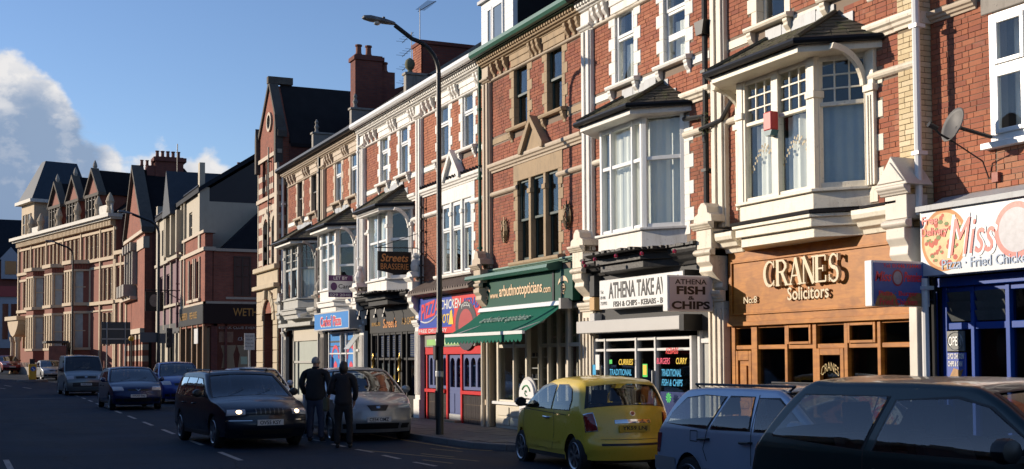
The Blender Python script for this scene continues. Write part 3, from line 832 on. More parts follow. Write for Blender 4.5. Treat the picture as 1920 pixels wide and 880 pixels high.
# wooden fascia
fas = MB().box(-17.02, -12.76, D - .07, D + .02, 2.27, 3.46)
fas.box(-16.92, -12.86, D - .10, D - .07, 3.27, 3.30); fas.box(-16.92, -12.86, D - .10, D - .07, 2.42, 2.45); fas.box(-16.92, -16.89, D - .10, D - .07, 2.45, 3.27); fas.box(-12.89, -12.86, D - .10, D - .07, 2.45, 3.27)
fas.box(-17.02, -12.76, D - .11, D - .07, 2.24, 2.31)
fo = fas.obj('fascia', WOOD, h, bev=.004)
GOLD = mat('cream gilt lettering', (.66, .55, .36), .4, var=.05)
GOLDL = mat('dull gilt leaf', (.42, .30, .10), .4)
INK = mat('black lettering', (.012, .012, .012), .4)
GOLDD = mat('dark letter edge', (.03, .02, .012), .5)
def serif_word(word, O, h_, m, parent, gap=.045):
    """capitals with slab serifs cut from strokes: each letter a solid of its own"""
    S = {'R': [((0, 0), (0, 1), .17), ((0, .97), (.36, .97), .07), ((.36, .95), (.50, .82), .12), ((.50, .84), (.50, .66), .14), ((.50, .68), (.34, .52), .10), ((0, .53), (.36, .53), .07), ((.26, .52), (.56, .02), .15), ((-.1, .025), (.13, .025), .05), ((-.1, .975), (.05, .975), .05), ((.46, .025), (.68, .025), .05)],
         'A': [((-.02, 0), (.30, 1.02), .07), ((.30, 1.0), (.60, 0), .17), ((.10, .34), (.48, .34), .06), ((-.13, .025), (.10, .025), .05), ((.44, .025), (.74, .025), .05)],
         'N': [((0, 0), (0, 1), .07), ((0, 1), (.58, 0), .17), ((.58, 0), (.58, 1), .07), ((-.11, .025), (.11, .025), .05), ((-.16, .975), (.04, .975), .05), ((.47, .975), (.69, .975), .05)],
         'E': [((0, 0), (0, 1), .17), ((-.1, .03), (.50, .03), .06), ((-.1, .97), (.48, .97), .06), ((0, .51), (.34, .51), .06), ((.48, .97), (.48, .78), .06), ((.50, .03), (.50, .24), .06), ((.34, .40), (.34, .62), .05)]}
    def arc(cx, cz, rx, rz, a0, a1, n, w): 
        p = [(cx + rx * math.cos(R_(a0 + (a1 - a0) * i / n)), cz + rz * math.sin(R_(a0 + (a1 - a0) * i / n))) for i in range(n + 1)]
        return [(p[i], p[i + 1], w if not callable(w) else w(i / n)) for i in range(n)]
    S['C'] = arc(.34, .5, .34, .47, 42, 318, 16, lambda t: .06 + .11 * math.sin(t * math.pi) ** 2) + [((.60, .99), (.60, .72), .05), ((.60, .01), (.60, .24), .05)]
    S['S'] = arc(.25, .74, .20, .235, 30, 270, 10, lambda t: .06 + .08 * t) + arc(.25, .25, .22, .255, 90, -150, 10, lambda t: .14 - .08 * t) + [((.46, .99), (.46, .74), .05), ((.0, .01), (.0, .26), .05)]
    wd = dict(C=.70, R=.66, A=.66, N=.64, E=.56, S=.50)
    x = 0.
    for ch in word:
        mb = MB()
        for (p, q, w) in S[ch]:
            p, q = V3((p[0] + x + .06, p[1], 0)) * h_, V3((q[0] + x + .06, q[1], 0)) * h_; w *= h_
            d = (q - p).normalized(); n = V3((-d.y, d.x, 0)) * w / 2; p -= d * w * .06; q += d * w * .06
            j = random.uniform(0, .003)
            mb.prism([(O[0] + v.x, O[2] + v.y) for v in (p + n, q + n, q - n, p - n)], 'y', O[1] - .055 - j, O[1])
        mb.obj('letter', m, parent); x += wd[ch] + .14
    return x * h_
serif_word('CRANES', (-15.90, D - .125, 2.83), .40, GOLD, fo)
text('Solicitors', GOLD, fo, (-15.38, D - .10, 2.60), .98, .20, ext=.02, bold=.012)
text('No:8', GOLD, fo, (-16.55, D - .085, 2.60), .36, .11, ext=.02, bold=.01)
# wooden shop window
sw = _glz(h, -17.0, -12.76, [(-17.0, .10), (-16.37, .16), (-15.54, .07), (-14.85, .09), (-14.14, .08), (-13.44, .07), (-12.76, .07)], [(.10, .45), (1.86, .07), (2.20, .05)], WOOD, D - .02, 'shop_window', nopane=((0, 0),))
mb = MB()
for a, b in ((-15.49, -14.91), (-14.08, -13.49)):
    mb.box(a, a + .05, D - .06, D - .015, 1.93, 2.22); mb.box(b - .05, b, D - .06, D - .015, 1.93, 2.22); mb.box(a + .05, b - .05, D - .06, D - .015, 1.93, 1.97); mb.box(a + .05, b - .05, D - .06, D - .015, 2.18, 2.22)
mb.obj('casement', WOOD, sw, bev=.004)
dr = MB(); dr.box(-14.80, -14.72, D - .05, D + .02, .12, 1.86); dr.box(-14.26, -14.18, D - .05, D + .02, .12, 1.86); dr.box(-14.72, -14.26, D - .05, D + .02, 1.76, 1.86); dr.box(-14.72, -14.26, D - .05, D + .02, .12, .5)
dr = dr.obj('door', WOOD, h, bev=.004)
text('CRANES', GOLDL, dr, (-14.70, D - .035, 1.44), .40, .13, ext=.004, bold=-.004, fn=lambda a, b: (a, b + .09 * math.sin(a / .40 * math.pi)))
text('SOLICITORS', GOLDL, dr, (-14.64, D - .035, 1.34), .29, .045, ext=.004)
ld = MB(); ld.box(-16.93, -16.47, D - .0, D + .05, .12, 1.84); ld.box(-16.93, -16.84, D - .03, D, .12, 1.84); ld.box(-16.55, -16.47, D - .03, D, .12, 1.84); ld.box(-16.84, -16.55, D - .03, D, 1.68, 1.84); ld.box(-16.84, -16.55, D - .03, D, .9, 1.02); ld.box(-16.78, -16.61, D - .025, D, 1.1, 1.6)
ld.obj('panelled_door', WOOD, h, bev=.006)
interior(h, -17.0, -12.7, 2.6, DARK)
corbel(h, XB['u2'] - .10, .46, CREAM)
corbel(h, -12.93, .42, mat('pale console paint', (.70, .64, .55), .55, dirt=.25, dcol=(.35, .3, .25)), zt=4.06, cap='gable', zs=2.75, shaft=(-12.755, -12.60))
pipe(h, XB['u2'] - .13, D - .1, 4.1, 9.0, BLACK, .05, hop=7.25)
pipe(h, -12.50, D - .14, 3.6, 9.3, WHITEC, .05)
mb = MB()
mb.tube([(-17.62, D - .2, 5.62), (-17.1, D - .12, 5.7), (-16.7, D - .12, 6.05)], .04, 7); mb.tube([(-18.25, D - .12, 5.92), (-17.65, D - .12, 5.86), (-17.6, D - .12, 5.4)], .045, 7)
mb.obj('waste_pipe', BLACKM, h)
mb = MB()
for k in range(70): 
    a = random.random() * 6.3; r = random.random() * .16; x, y, z = -17.58 + r * math.cos(a), D - .14 + random.uniform(-.1, .05), 5.78 + random.uniform(-.28, .12); s = .03
    mb.add([(x, y, z), (x + s, y - .02, z + s * .3), (x + s * .4, y - .03, z + s)], [(0, 1, 2)])
stuff(mb.obj('weeds', mat('weed leaf', (.10, .12, .035), .7), h))

# ================= chip shop (white square bay)
P3 = bayplan(-20.62, -19.05)
q3 = [(-18.42, -18.26 + (.13 if i % 2 else 0), 3.9 + i * .235, 4.135 + i * .235) for i in range(9)]
h = house('u3', XB['u3'], XB['u2'], 'red brick shop house with a plain white bay above the grey and white chip shop', dict(
    trim=WHITE, win=[(-20.52, 'pvc'), (-18.71, 'pvc3')], sashm=WHITEC, pilm=WHITE, brick=BRICK, nind=300,
    cut=[(P3[0][0] - .04, P3[3][0] + .04, 3.75, 6.26, 3)], bcut=[(-18.42, -18.24, 3.5, 6.1), (-21.42, -21.24, 3.5, 6.3), (-20.6, -19.0, 6.2, 6.84)] + q3, strm=CREAM))
wallquoin(h, -18.42, 1, 3.9, 6.0, WHITE)
apron(h, P3, 3.70, 4.02, WHITE, o=.05)
f3 = face(h, P3[1], P3[2], 4.07, 6.16, [(0, .07), (.26, .055), (.77, .055), (1, .07)], [(4.07, .07), (5.28, .07), (5.99, .16)], WHITEC)
for A_, B_ in ((P3[2], P3[3]), (P3[0], P3[1])): face(h, A_, B_, 4.07, 6.16, [(0, .08), (1, .08)], [(4.07, .07), (5.28, .07), (6.05, .10)], WHITEC)
cloth(h, P3[1], P3[2], -.2, 4.1, 6.05, CURT, .02, .98); cloth(h, P3[2], P3[3], -.22, 4.1, 6.05, CURT, -.15, .98)
bayroof(h, P3, 6.24, 6.74, over=.40, ind=True)
CORB = mat('tarred timber', (.018, .017, .017), .55, var=.4, bump=.8, bscale=14)
cornice_strip(h, -21.75, -17.55, P3, 3.36, 3.66, .36, CORB)
mb = MB()
for k in range(46):                       # ragged lead on the black cornice
    x = -21.7 + k * .09; bulge = .5 if P3[0][0] < x < P3[3][0] else 0
    if bulge: bulge = min(.5, (x - P3[0][0]) * .8, (P3[3][0] - x) * .8)
    mb.box(x, x + .10, D - .40 - bulge - random.uniform(0, .05), D - .1 - bulge, 3.655, 3.68 + random.uniform(0, .03))
mb.obj('cornice_flashing', CORB, h)
BULB = mat('red bulb glass', (.35, .01, .04), .15, coat=.5)
mb = MB()
for x, y in ((-21.45, .42), (-20.75, .82), (-20.0, .98), (-19.2, .98), (-18.6, .8), (-18.0, .5)): mb.lathe([(.0, -.04), (.03, -.03), (.038, 0), (.028, .03), (0.0, .04)], (x, D - y, 3.56), 8)
mb.obj('light_bulbs', BULB, h, smooth=True)
MB().box(-21.82, -17.55, D - .05, D + .02, 2.2, 3.37).obj('fascia', GREYP, h)
SIGNW = mat('white sign acrylic', (.86, .86, .84), .3, var=.02)
sg = MB().box(-20.98, -17.95, D - .36, D - .05, 2.67, 3.23).obj('sign_board', SIGNW, h, bev=.012)
MB().box(-17.95, -17.90, D - .37, D - .05, 2.655, 3.245).obj('sign_end', BLACK, sg)
text('ATHENA TAKE AWAY', INK, sg, (-20.60, D - .361, 2.86), 2.50, .31, bold=.022, ext=.004)
text('FISH & CHIPS - KEBABS - BURGERS', INK, sg, (-20.42, D - .361, 2.70), 2.35, .105, ext=.004, bold=.022)
for i, t_ in enumerate(('Tel:', '01446', '733992')): text(t_, INK, sg, (-20.93, D - .361, 2.97 - i * .11), (.12, .2, .26)[i], .065, ext=.003)
MB().box(-21.85, -18.0, D - .42, D + .02, 2.22, 2.46).obj('shutter_box', GREYL, h, bev=.01)
MB().box(-18.0, -17.86, D - .42, D + .02, 2.2, 2.48).obj('shutter_end', BLACK, h)
ALU = mat('white aluminium', (.74, .74, .73), .35, metal=.0, var=.05)
sw = _glz(h, -21.75, -18.12, [(-21.75, .06), (-21.27, .05), (-20.06, .06), (-19.36, .06), (-18.12, .07)], [(.55, .10), (1.86, .05), (2.06, .06)], ALU, D - .08)
MB().box(-21.72, -21.3, D - .06, D - .02, 1.32, 1.36).obj('letter_flap', ALU, sw)
BLUEF = mat('navy lower panel', (.012, .03, .14), .3)
MB().box(-20.03, -18.15, D - .045, D - .03, .65, 1.12).obj('kick_panel', BLUEF, sw)
CY = mat('cyan vinyl', (.01, .38, .72), .4, var=.02); YE = mat('yellow vinyl', (.85, .58, .03), .4); PK = mat('pink vinyl', (.80, .05, .14), .4); RDV = mat('red vinyl', (.75, .015, .02), .4); GNV = mat('green vinyl', (.03, .62, .08), .4)
yv = D - .145
for s, m_, x, z, w_, h_ in (('CURRIES', YE, -20.62, 1.60, .55, .11), ('TRADITIONAL', CY, -20.98, 1.40, .85, .12), ('FISH & CHIPS', CY, -20.95, 1.22, .85, .12), ('KEBABS', RDV, -18.90, 1.80, .42, .11), ('BURGERS', PK, -19.22, 1.62, .46, .11), ('CURRY', YE, -18.56, 1.62, .36, .11), ('TRADITIONAL', CY, -19.05, 1.40, .66, .13), ('FISH & CHIPS', CY, -19.05, 1.23, .70, .12)):
    text(s, m_, sw, (x, yv, z), w_, h_, ext=.002, shear=.2, bold=.012)
mb = MB()
for k in range(9): mb.prism([(-18.82, 1.02), (-18.82 + .1 * math.cos(k * .7), 1.02 + .1 * math.sin(k * .7)), (-18.82 + .08 * math.cos(k * .7 + .4), 1.02 + .08 * math.sin(k * .7 + .4))], 'y', yv - .002 - k * .0003, yv)
mb.obj('leaf_sticker', GNV, sw)
st = MB().box(-19.72, -19.55, yv - .002, yv + .002, 1.38, 1.62).obj('door_notice', GNV, sw); MB().box(-19.70, -19.57, yv - .006, yv - .002, 1.42, 1.60).obj('notice_paper', YE, sw)
MB().box(-20.99, -20.88, yv - .002, yv + .002, 1.62, 1.70).obj('green_sticker', GNV, sw); MB().box(-21.68, -21.55, yv - .002, yv + .002, 1.4, 1.6).obj('blue_sticker', CY, sw)
MB().box(-21.56, -21.40, yv - .002, yv + .002, 1.50, 1.80).obj('white_poster', SIGNW, sw)
MB().box(-19.38, -19.36, D - .16, D - .1, 1.0, 1.5).obj('door_handle', STEEL, sw)
# side door of the flat above
_glz(h, -18.02, -17.52, [(-18.02, .08), (-17.52, .06)], [(.12, .3), (1.98, .08), (2.42, .06)], ALU, D - .03, 'side_door', glass=mat('frosted pane', (.42, .43, .40), .35, var=.05))
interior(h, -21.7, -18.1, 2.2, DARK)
corbel(h, XB['u3'] + .03, .46, CREAM)
for z, m_ in ((2.95, GREYP), (2.68, mat('amber box', (.55, .33, .12), .5)), (2.36, GREYL)): MB().box(-21.66, -21.45, D - .22, D - .05, z, z + (.42 if z > 2.9 else .26)).obj('wall_box', m_, h, bev=.01)

# ================= opticians (stone triple window, green fascia and awning)
def triple(root, x0, x1, trim, sashm, style, xs, cuts):
    """three-light window with stone mullions, flat head, string course and pediment"""
    mb = MB(); w = .15
    for k, x in enumerate(xs):
        mb.box(x - .06, x + .06, D - .03, D + .10, 3.96, 5.45); mb.box(x - .09, x + .09, D - .06, D + .10, 5.45, 5.56); mb.box(x - .06, x + .06, D - .03, D + .10, 5.56, 5.80)
    z = 3.96; k = 0
    while z < 5.45:
        s = (.14, .24)[k % 2]
        for a, b in ((x0 - s, x0), (x1, x1 + s)): mb.box(a, b, D - .022, D + .22, z, min(z + .235, 5.5)); cuts.append((a, b, z, min(z + .235, 5.5)))
        z += .235; k += 1
    mb.box(x0 - .22, x1 + .22, D - .03, D + .22, 5.80, 6.18); cuts.append((x0 - .22, x1 + .22, 5.45, 6.2))
    for a, b in ((x0 - .22, x0), (x1, x1 + .22)): mb.box(a, b, D - .03, D + .22, 5.45, 5.80)
    mb.obj('window_surround', trim, root, bev=.008)
    mb = MB(); c = (x0 + x1) / 2
    mb.prism([(c - .52, 6.36), (c + .52, 6.36), (c, 6.98)], 'y', D - .10, D)
    for s in (-1, 1): mb.prism([(c + s * .62, 6.34), (c + s * .62, 6.46), (c, 7.13), (c, 6.98), (c + s * .50, 6.34)], 'y', D - .21, D - .0)
    mb.prism([(c - .50, 6.39), (c + .50, 6.39), (c, 6.95)], 'y', D - .115, D - .10)
    mb.obj('pediment', trim, root, bev=.004); cuts.append((c - .42, c + .42, 6.3, 6.8))
    mb = MB(); mb.prism([(D + .1, 3.84), (D - .14, 3.84), (D - .17, 3.88), (D - .17, 3.93), (D + .1, 3.97)], 'x', x0 - .25, x1 + .25); mb.obj('sill', trim, root, bev=.004)
    xs2 = [x0] + [v for x in xs for v in (x - .06, x + .06)] + [x1]
    for a, b in zip(xs2[0::2], xs2[1::2]): sash(root, a, b, 3.97, 5.80, sashm, style=style, dep=.045, curtain=None if style == 'sash' else CURT)
t4 = []; T4 = (-25.50, -23.42)
c4 = dict(trim=STONE, win=[(-25.32, 'sash'), (-23.57, 'sash')], sashm=GREENW, pilm=STONEP, gutm=GREENP, fasm=GREENP, corm=STONE, nets=0, brick=BRICKB,
          cut=[(T4[0], T4[1], 3.97, 5.80, 2)], bcut=t4, strm=STONEP)
z = 3.96; k = 0
while z < 5.45:
    s = (.14, .24)[k % 2]; t4 += [(T4[0] - s, T4[0], z, z + .235), (T4[1], T4[1] + s, z, z + .235)]; z += .235; k += 1
t4 += [(T4[0] - .22, T4[1] + .22, 5.45, 6.2), (T4[0] - .3, T4[1] + .3, 3.8, 3.96), (-24.9, -24.02, 6.3, 6.7)]
h = house('u4', XB['u4'], XB['u3'], 'red brick shop house with tan stone trim, dark sash windows and the green opticians front', c4)
triple(h, T4[0], T4[1], STONE, GREENW, 'sash', (-24.84, -24.08), [])
CREST = mat('tarnished bronze', (.16, .10, .04), .45, metal=.4)
for cx in (-26.2, -22.95):                # wrought crests either side of the triple window
    mb = MB()
    for k in range(3): mb.tube([(cx + (.17 - .04 * k) * math.cos(a * .42), D - .05 - .01 * k, 4.74 + (.26 - .06 * k) * math.sin(a * .42) - .03) for a in range(16)], .016, 5)
    mb.tube([(cx, D - .06, 4.45), (cx, D - .06, 5.05)], .016, 5)
    for s in (-1, 1): mb.tube([(cx, D - .06, 4.9), (cx + s * .12, D - .06, 4.98), (cx + s * .16, D - .06, 4.9)], .014, 5); mb.tube([(cx, D - .06, 4.6), (cx + s * .1, D - .06, 4.75), (cx + s * .04, D - .06, 4.84)], .014, 5)
    mb.obj('crest', CREST, h)
pipe(h, XB['u4'] - .05, D - .14, 3.6, 9.0, GREENS, .045)
# white dormer
dm = MB(); dm.box(-27.5, -25.62, D - .06, D + 3.4, 9.05, 10.42)
dm = dm.obj('dormer', WHITEC, h)
MB().box(-27.58, -25.52, D - .14, D + 3.4, 10.42, 10.50).obj('dormer_roof', LEAD, dm)
MB().box(-25.62, -25.57, D + .06, D + 3.4, 9.05, 10.42).obj('dormer_cheek', SLATE, dm)
dw = MB()
for a, b in ((-27.07, -26.78), (-26.74, -26.13)): dw.box(a, a + .05, D - .10, D - .05, 9.3, 10.2); dw.box(b - .05, b, D - .10, D - .05, 9.3, 10.2); dw.box(a + .05, b - .05, D - .10, D - .05, 9.3, 9.36); dw.box(a + .05, b - .05, D - .10, D - .05, 10.14, 10.2)
dw = dw.obj('dormer_window', WHITEC, h)
for a, b in ((-27.02, -26.83), (-26.69, -26.18)): MB().box(a, b, D - .08, D - .068, 9.36, 10.14).obj('pane', mat('sky-facing pane', (.16, .20, .24), .06, spec=.9), dw)
mb = MB()
for k in range(9): mb.box(-27.5, -25.62, D - .066, D - .06, 9.1 + k * .145, 9.11 + k * .145)
mb.obj('dormer_boarding', WHITEC, dm)
mb = MB().box(-27.31, -22.50, D - .16, D + .02, 2.93, 3.60).obj('fascia', GREENS, h, bev=.008)
ff = mb
MB().box(-23.42, -23.34, D - .18, D - .16, 2.95, 3.58).obj('fascia_joint', BLACK, ff)
PEACH = mat('peach lettering', (.86, .60, .36), .4, var=.03)
text('www.', PEACH, ff, (-26.78, D - .162, 3.15), .50, .10, ext=.01, bold=.006)
text('arbuthnotopticians', PEACH, ff, (-26.24, D - .162, 3.09), 2.30, .34, ext=.01, bold=.012)
text('.com', PEACH, ff, (-23.90, D - .162, 3.15), .38, .11, ext=.01, bold=.006)
for cx in (-27.02, -22.92):
    mb = MB()
    P = [(cx + .24 * math.cos(a), 3.24 + .22 * math.sin(a)) for a in [math.pi * (.12 + .80 * k / 12) for k in range(13)]] + [(cx + (.24 - .07 * math.sin(k / 12 * math.pi)) * math.cos(a) , 3.22 + (.22 - .09 * math.sin((12 - k) / 12 * math.pi)) * math.sin(a)) for k, a in enumerate([math.pi * (.92 - .80 * k / 12) for k in range(13)])]
    mb.prism(P, 'y', D - .172, D - .16)
    mb.tube([(cx + .015 + (.02 + .014 * k * .5) * math.cos(k * .8), D - .168, 3.20 + (.02 + .014 * k * .5) * math.sin(k * .8)) for k in range(15)], .016, 5)
    mb.tube([(cx - .10, D - .168, 3.26), (cx - .10, D - .168, 3.02)], .012, 5)
    mb.obj('eye_emblem', PEACH, ff)
mb = MB(); mb.prism([(D - .02, 3.62), (D - .34, 3.60), (D - .40, 3.66), (D - .38, 3.73), (D - .25, 3.76), (D - .02, 3.82)], 'x', -27.85, -23.25)
mb.obj('fascia_hood', mat('green hood paint', (.035, .14, .10), .4, var=.15), h)
moulding(mb := MB(), -27.0, -22.3, D, 3.76, 3.86, .14); mb.obj('shop_cornice', mat('pale green cornice', (.22, .33, .27), .5, dirt=.4), h)
interior(h, -27.2, -22.45, 2.6, mat('optician interior', (.45, .42, .36), .9), z1=2.9)
IV = mat('ivory shop joinery', (.66, .60, .48), .5, var=.05, dirt=.15, dcol=(.4, .35, .27))
sw = _glz(h, -26.72, -25.02, [(-26.72, .10), (-25.76, .07), (-25.02, .09)], [(.70, .07), (1.98, .08), (2.78, .05)], IV, D - .02)
sw2 = _glz(h, -25.02, -23.05, [(-25.02, .09), (-24.50, .07), (-24.02, .07), (-23.60, .07), (-23.05, .07)], [(.12, .4), (1.98, .08), (2.78, .05)], IV, D + .25)
sw3 = _glz(h, -23.05, -22.42, [(-23.05, .08), (-22.42, .06)], [(.70, .07), (1.98, .08), (2.78, .05)], IV, D - .02)
mb = MB(); mb.box(-26.75, -25.0, D - .05, D + .06, PZ, .66); 
for a in (-26.62, -25.84): 
    for z0_, z1_ in ((.18, .34), (.40, .60)): mb.box(a, a + .66, D - .075, D - .05, z0_, z1_)
mb.box(-23.05, -22.42, D - .05, D + .06, PZ, .66)
mb.obj('stall_riser', IV, h, bev=.006)
MB().box(-26.85, -24.95, D - .12, D + .05, .66, .73).obj('shop_sill', WHITEC, h, bev=.006)
mb = MB()
for zz in (1.0, 1.25, 1.5, 1.75):
    mb.box(-25.66, -25.1, D + .3, D + .55, zz, zz + .02); mb.box(-24.0, -23.1, D + .8, D + 1.0, zz, zz + .02)
mb.obj('display_shelf', WHITEC, h)
mb = MB()
for k in range(40):
    x = random.choice([random.uniform(-25.64, -25.14), random.uniform(-23.98, -23.12)]); zz = random.choice([1.02, 1.27, 1.52, 1.77]); y = D + .36 if x < -25 else D + .84
    mb.box(x, x + .05, y, y + .04, zz, zz + random.uniform(.04, .12))
stuff(mb.obj('display_goods', mat('spectacle frames', (.05, .05, .06), .4), h))
mb = MB()
for k in range(160):
    x = random.uniform(-26.55, -25.82) if k % 2 else random.uniform(-25.7, -25.12); z = .76 + random.random() * .12; y = D + .1 + random.random() * .12; s = .035
    mb.add([(x, y, z), (x + s, y, z + s * .4), (x + s * .3, y - .02, z + s)], [(0, 1, 2)])
stuff(mb.obj('window_plants', mat('pot plant leaves', (.13, .20, .05), .6, var=.6), h))
mb = MB()
for x, z, r in ((-26.18, 1.05, .14), (-26.02, 1.28, .10), (-26.3, 1.32, .06)): mb.lathe([(.001, -r), (r * .7, -r * .7), (r, 0), (r * .7, r * .7), (.001, r)], (x, D + .4, z), 12)
mb.obj('display_sculpture', mat('chrome sculpture', (.3, .3, .3), .12, metal=1), h, smooth=True)
# cream double pipe strip on the party line
corbel(h, XB['u4'] + .0, .42, STONEP, zs=2.9)
mb = MB(); mb.tube([(-27.18, D - .2, PZ), (-27.18, D - .2, 2.6)], .05, 8); mb.tube([(-26.92, D - .17, PZ), (-26.92, D - .17, 2.6)], .05, 8); mb.obj('drainpipe', IV, h)

# ================= pizza shop (white triple window)
t5 = []; T5 = (-30.38, -28.28)
z = 3.96; k = 0
while z < 5.45:
    s = (.14, .24)[k % 2]; t5 += [(T5[0] - s, T5[0], z, z + .235), (T5[1], T5[1] + s, z, z + .235)]; z += .235; k += 1
t5 += [(T5[0] - .22, T5[1] + .22, 5.45, 6.2), (T5[0] - .3, T5[1] + .3, 3.8, 3.96), (-29.8, -28.9, 6.3, 6.7)]
h = house('u5', XB['u5'], XB['u4'], 'red brick shop house with a white triple window over the red and blue pizza shop', dict(
    trim=WHITE, win=[(-30.2, 'pvc'), (-28.5, 'pvc')], sashm=WHITEC, pilm=WHITE, gutm=WHITEC, fasm=WHITEC, brick=BRICKC, cut=[(T5[0], T5[1], 3.97, 5.80, 2)], bcut=t5, strm=WHITE))
triple(h, T5[0], T5[1], WHITE, WHITEC, 'pvc', (-29.70, -28.94), [])
mb = MB()
for k in range(22): x = -31.65 + k * .2; mb.tube([(x, D - .1, 6.4), (x + .02, D - .16, 6.44), (x + .05, D - .1, 6.42)], .035, 5)
mb.obj('string_lights', BLACKM, h)
mb = MB(); mb.prism([(D, 3.62), (D - .5, 3.45), (D - .5, 3.50), (D, 3.80)], 'x', -31.75, -27.35); mb.obj('tiled_canopy', mat('weathered clay tile', (.16, .12, .10), .8, var=.4), h)
mb = MB()
for k in range(26): x = -31.7 + k * .168; mb.prism([(D, 3.80), (D - .5, 3.50), (D - .5, 3.55), (D, 3.86)], 'x', x, x + .09)
mb.obj('canopy_tiles', MATS['weathered clay tile'], h)
cornice_strip(h, -31.75, -27.35, None, 3.38, 3.50, .38, STONE)
SB = mat('sign blue', (.02, .06, .42), .35, var=.06); SR = mat('sign red', (.72, .03, .025), .35, var=.06)
s5 = MB().prism([(-31.82, 2.56), (-29.35, 2.56), (-29.15, 2.95), (-29.35, 3.37), (-31.82, 3.37)], 'y', D - .15, D).obj('sign_board', SB, h)
MB().prism([(-29.35, 2.56), (-27.46, 2.56), (-27.46, 3.37), (-29.35, 3.37), (-29.15, 2.95)], 'y', D - .148, D).obj('sign_panel', SR, s5)
MB().box(-31.82, -27.46, D - .152, D, 2.40, 2.56).obj('sign_strip', SR, s5)
SWH = SIGNW; SYE = YE
y5 = D - .153
text('PIZZA', RDV, s5, (-31.60, y5, 2.78), 1.35, .42, ext=.004, shear=.15, bold=.02, fn=lambda a, b: (a, b + .10 * a))
text('HOT', YE, s5, (-30.20, y5, 2.66), .70, .24, ext=.004, shear=.15, bold=.015)
text('CHICKEN·KEBAB', SIGNW, s5, (-30.15, y5, 3.06), 1.35, .25, ext=.004, shear=.15, bold=.01) if False else text('CHICKEN', SIGNW, s5, (-30.10, y5, 3.02), 1.42, .25, ext=.004, shear=.15, bold=.012)
text('KEBAB', SB, s5, (-28.50, y5, 2.98), .98, .27, ext=.004, shear=.15, bold=.02)
text('FREE DELIVERY', SIGNW, s5, (-31.76, y5, 2.435), 2.1, .095, ext=.004, bold=.006)
mb = MB(); mb.tube([(-31.6 + .1 * k, y5, 2.72 + .14 * (k / 7 - .5) ** 2 - .02 * k / 7) for k in range(14)], .022, 5); mb.obj('curved_stripe', SIGNW, s5)
mb = MB(); disc(mb, -28.35, 2.56, .62, y5 - .005, y5, 32, 1.15); mb.obj('round_emblem', mat('emblem dark', (.03, .02, .03), .4), s5); em = s5
mb = MB(); disc(mb, -28.35, 2.56, .42, y5 - .009, y5 - .005, 28, 1.15); mb.obj('emblem_centre', mat('emblem red', (.42, .03, .03), .4), em)
text('PIZZA', SIGNW, em, (-28.62, y5 - .006, 2.99), .56, .09, ext=.004, fn=lambda a, b: (a, b + .07 * math.sin(a / .56 * math.pi)))
mb = MB(); mb.prism([(-29.55, 2.62), (-29.2, 2.62), (-29.3, 3.0), (-29.42, 2.96)], 'y', y5 - .004, y5); mb.obj('flame', YE, s5)
g5 = MB().box(-31.35, -27.80, D - .14, D, 2.05, 2.36).obj('lower_sign', STONEG, h)
MB().box(-31.18, -27.98, D - .15, D - .14, 2.09, 2.25).obj('sign_panel', mat('lime panel', (.30, .58, .16), .4, var=.2), g5)
MB().box(-30.5, -28.9, D - .156, D - .15, 2.11, 2.23).obj('sign_centre', mat('pale lime', (.62, .78, .45), .4), g5)
mb = MB(); mb.box(-31.42, -27.42, D - .10, D + .02, 1.85, 2.05); mb.box(-29.93, -29.81, D - .08, D + .02, PZ, 1.85); mb.box(-28.93, -28.82, D - .08, D + .02, PZ, 1.85); mb.box(-27.5, -27.42, D - .08, D, .9, 1.9); mb.box(-31.42, -31.33, D - .08, D, PZ, 1.9)
mb.box(-31.42, -29.93, D - .13, D + .02, .84, .93); mb.box(-28.82, -27.42, D - .13, D + .02, .84, .93)
mb.obj('shop_frame', REDP, h, bev=.006)
def archwin(root, x0, x1, n, z0, z1, m, y, nm='shop_window', gl=None):
    """row of round-headed lights"""
    mb = MB(); w = (x1 - x0) / n; t = .055; panes = []
    for k in range(n):
        a, b = x0 + k * w, x0 + (k + 1) * w
        P = [(a, z0), (b, z0), (b, z1), (a, z1)]
        hole = [(a + t, z0 + .08)] + [(b - t, z0 + .08)] + [((a + b) / 2 + (w / 2 - t) * math.cos(i * math.pi / 8), z1 - t - w * .42 + w * .36 * math.sin(i * math.pi / 8)) for i in range(9)]
        tri = geometry.tessellate_polygon([[V3((p[0], p[1], 0)) for p in P], [V3((p[0], p[1], 0)) for p in hole]])
        pp = P + hole; n0 = len(pp)
        mb.add([(p[0], y, p[1]) for p in pp] + [(p[0], y + .06, p[1]) for p in pp], [tuple(t_) for t_ in tri] + [(4 + i, 4 + (i + 1) % len(hole), n0 + 4 + (i + 1) % len(hole), n0 + 4 + i) for i in range(len(hole))])
        panes.append((a + t * .5, b - t * .5))
    mb.box(x0 - .02, x0, y, y + .06, z0, z1); mb.box(x1, x1 + .02, y, y + .06, z0, z1)
    o = mb.obj(nm, m, root)
    for a, b in panes: MB().box(a, b, y + .035, y + .042, z0 + .05, z1 - .02).obj('pane', gl or GLASSD, o)
    return o
archwin(h, -31.28, -29.95, 4, .95, 1.84, BLUED, D - .04); archwin(h, -28.80, -27.52, 3, .95, 1.84, BLUED, D - .04)
d5 = archwin(h, -29.80, -28.94, 2, .92, 1.84, BLUED, D - .03, 'door')
mb = MB(); mb.box(-29.80, -28.94, D - .03, D + .03, .17, .92)
for a in (-29.74, -29.31): mb.box(a, a + .32, D - .045, D - .03, .34, .84)
mb.obj('door_panel', BLUED, d5, bev=.004); MB().box(-29.78, -28.96, D - .05, D - .03, .17, .31).obj('kick_plate', STEEL, d5)
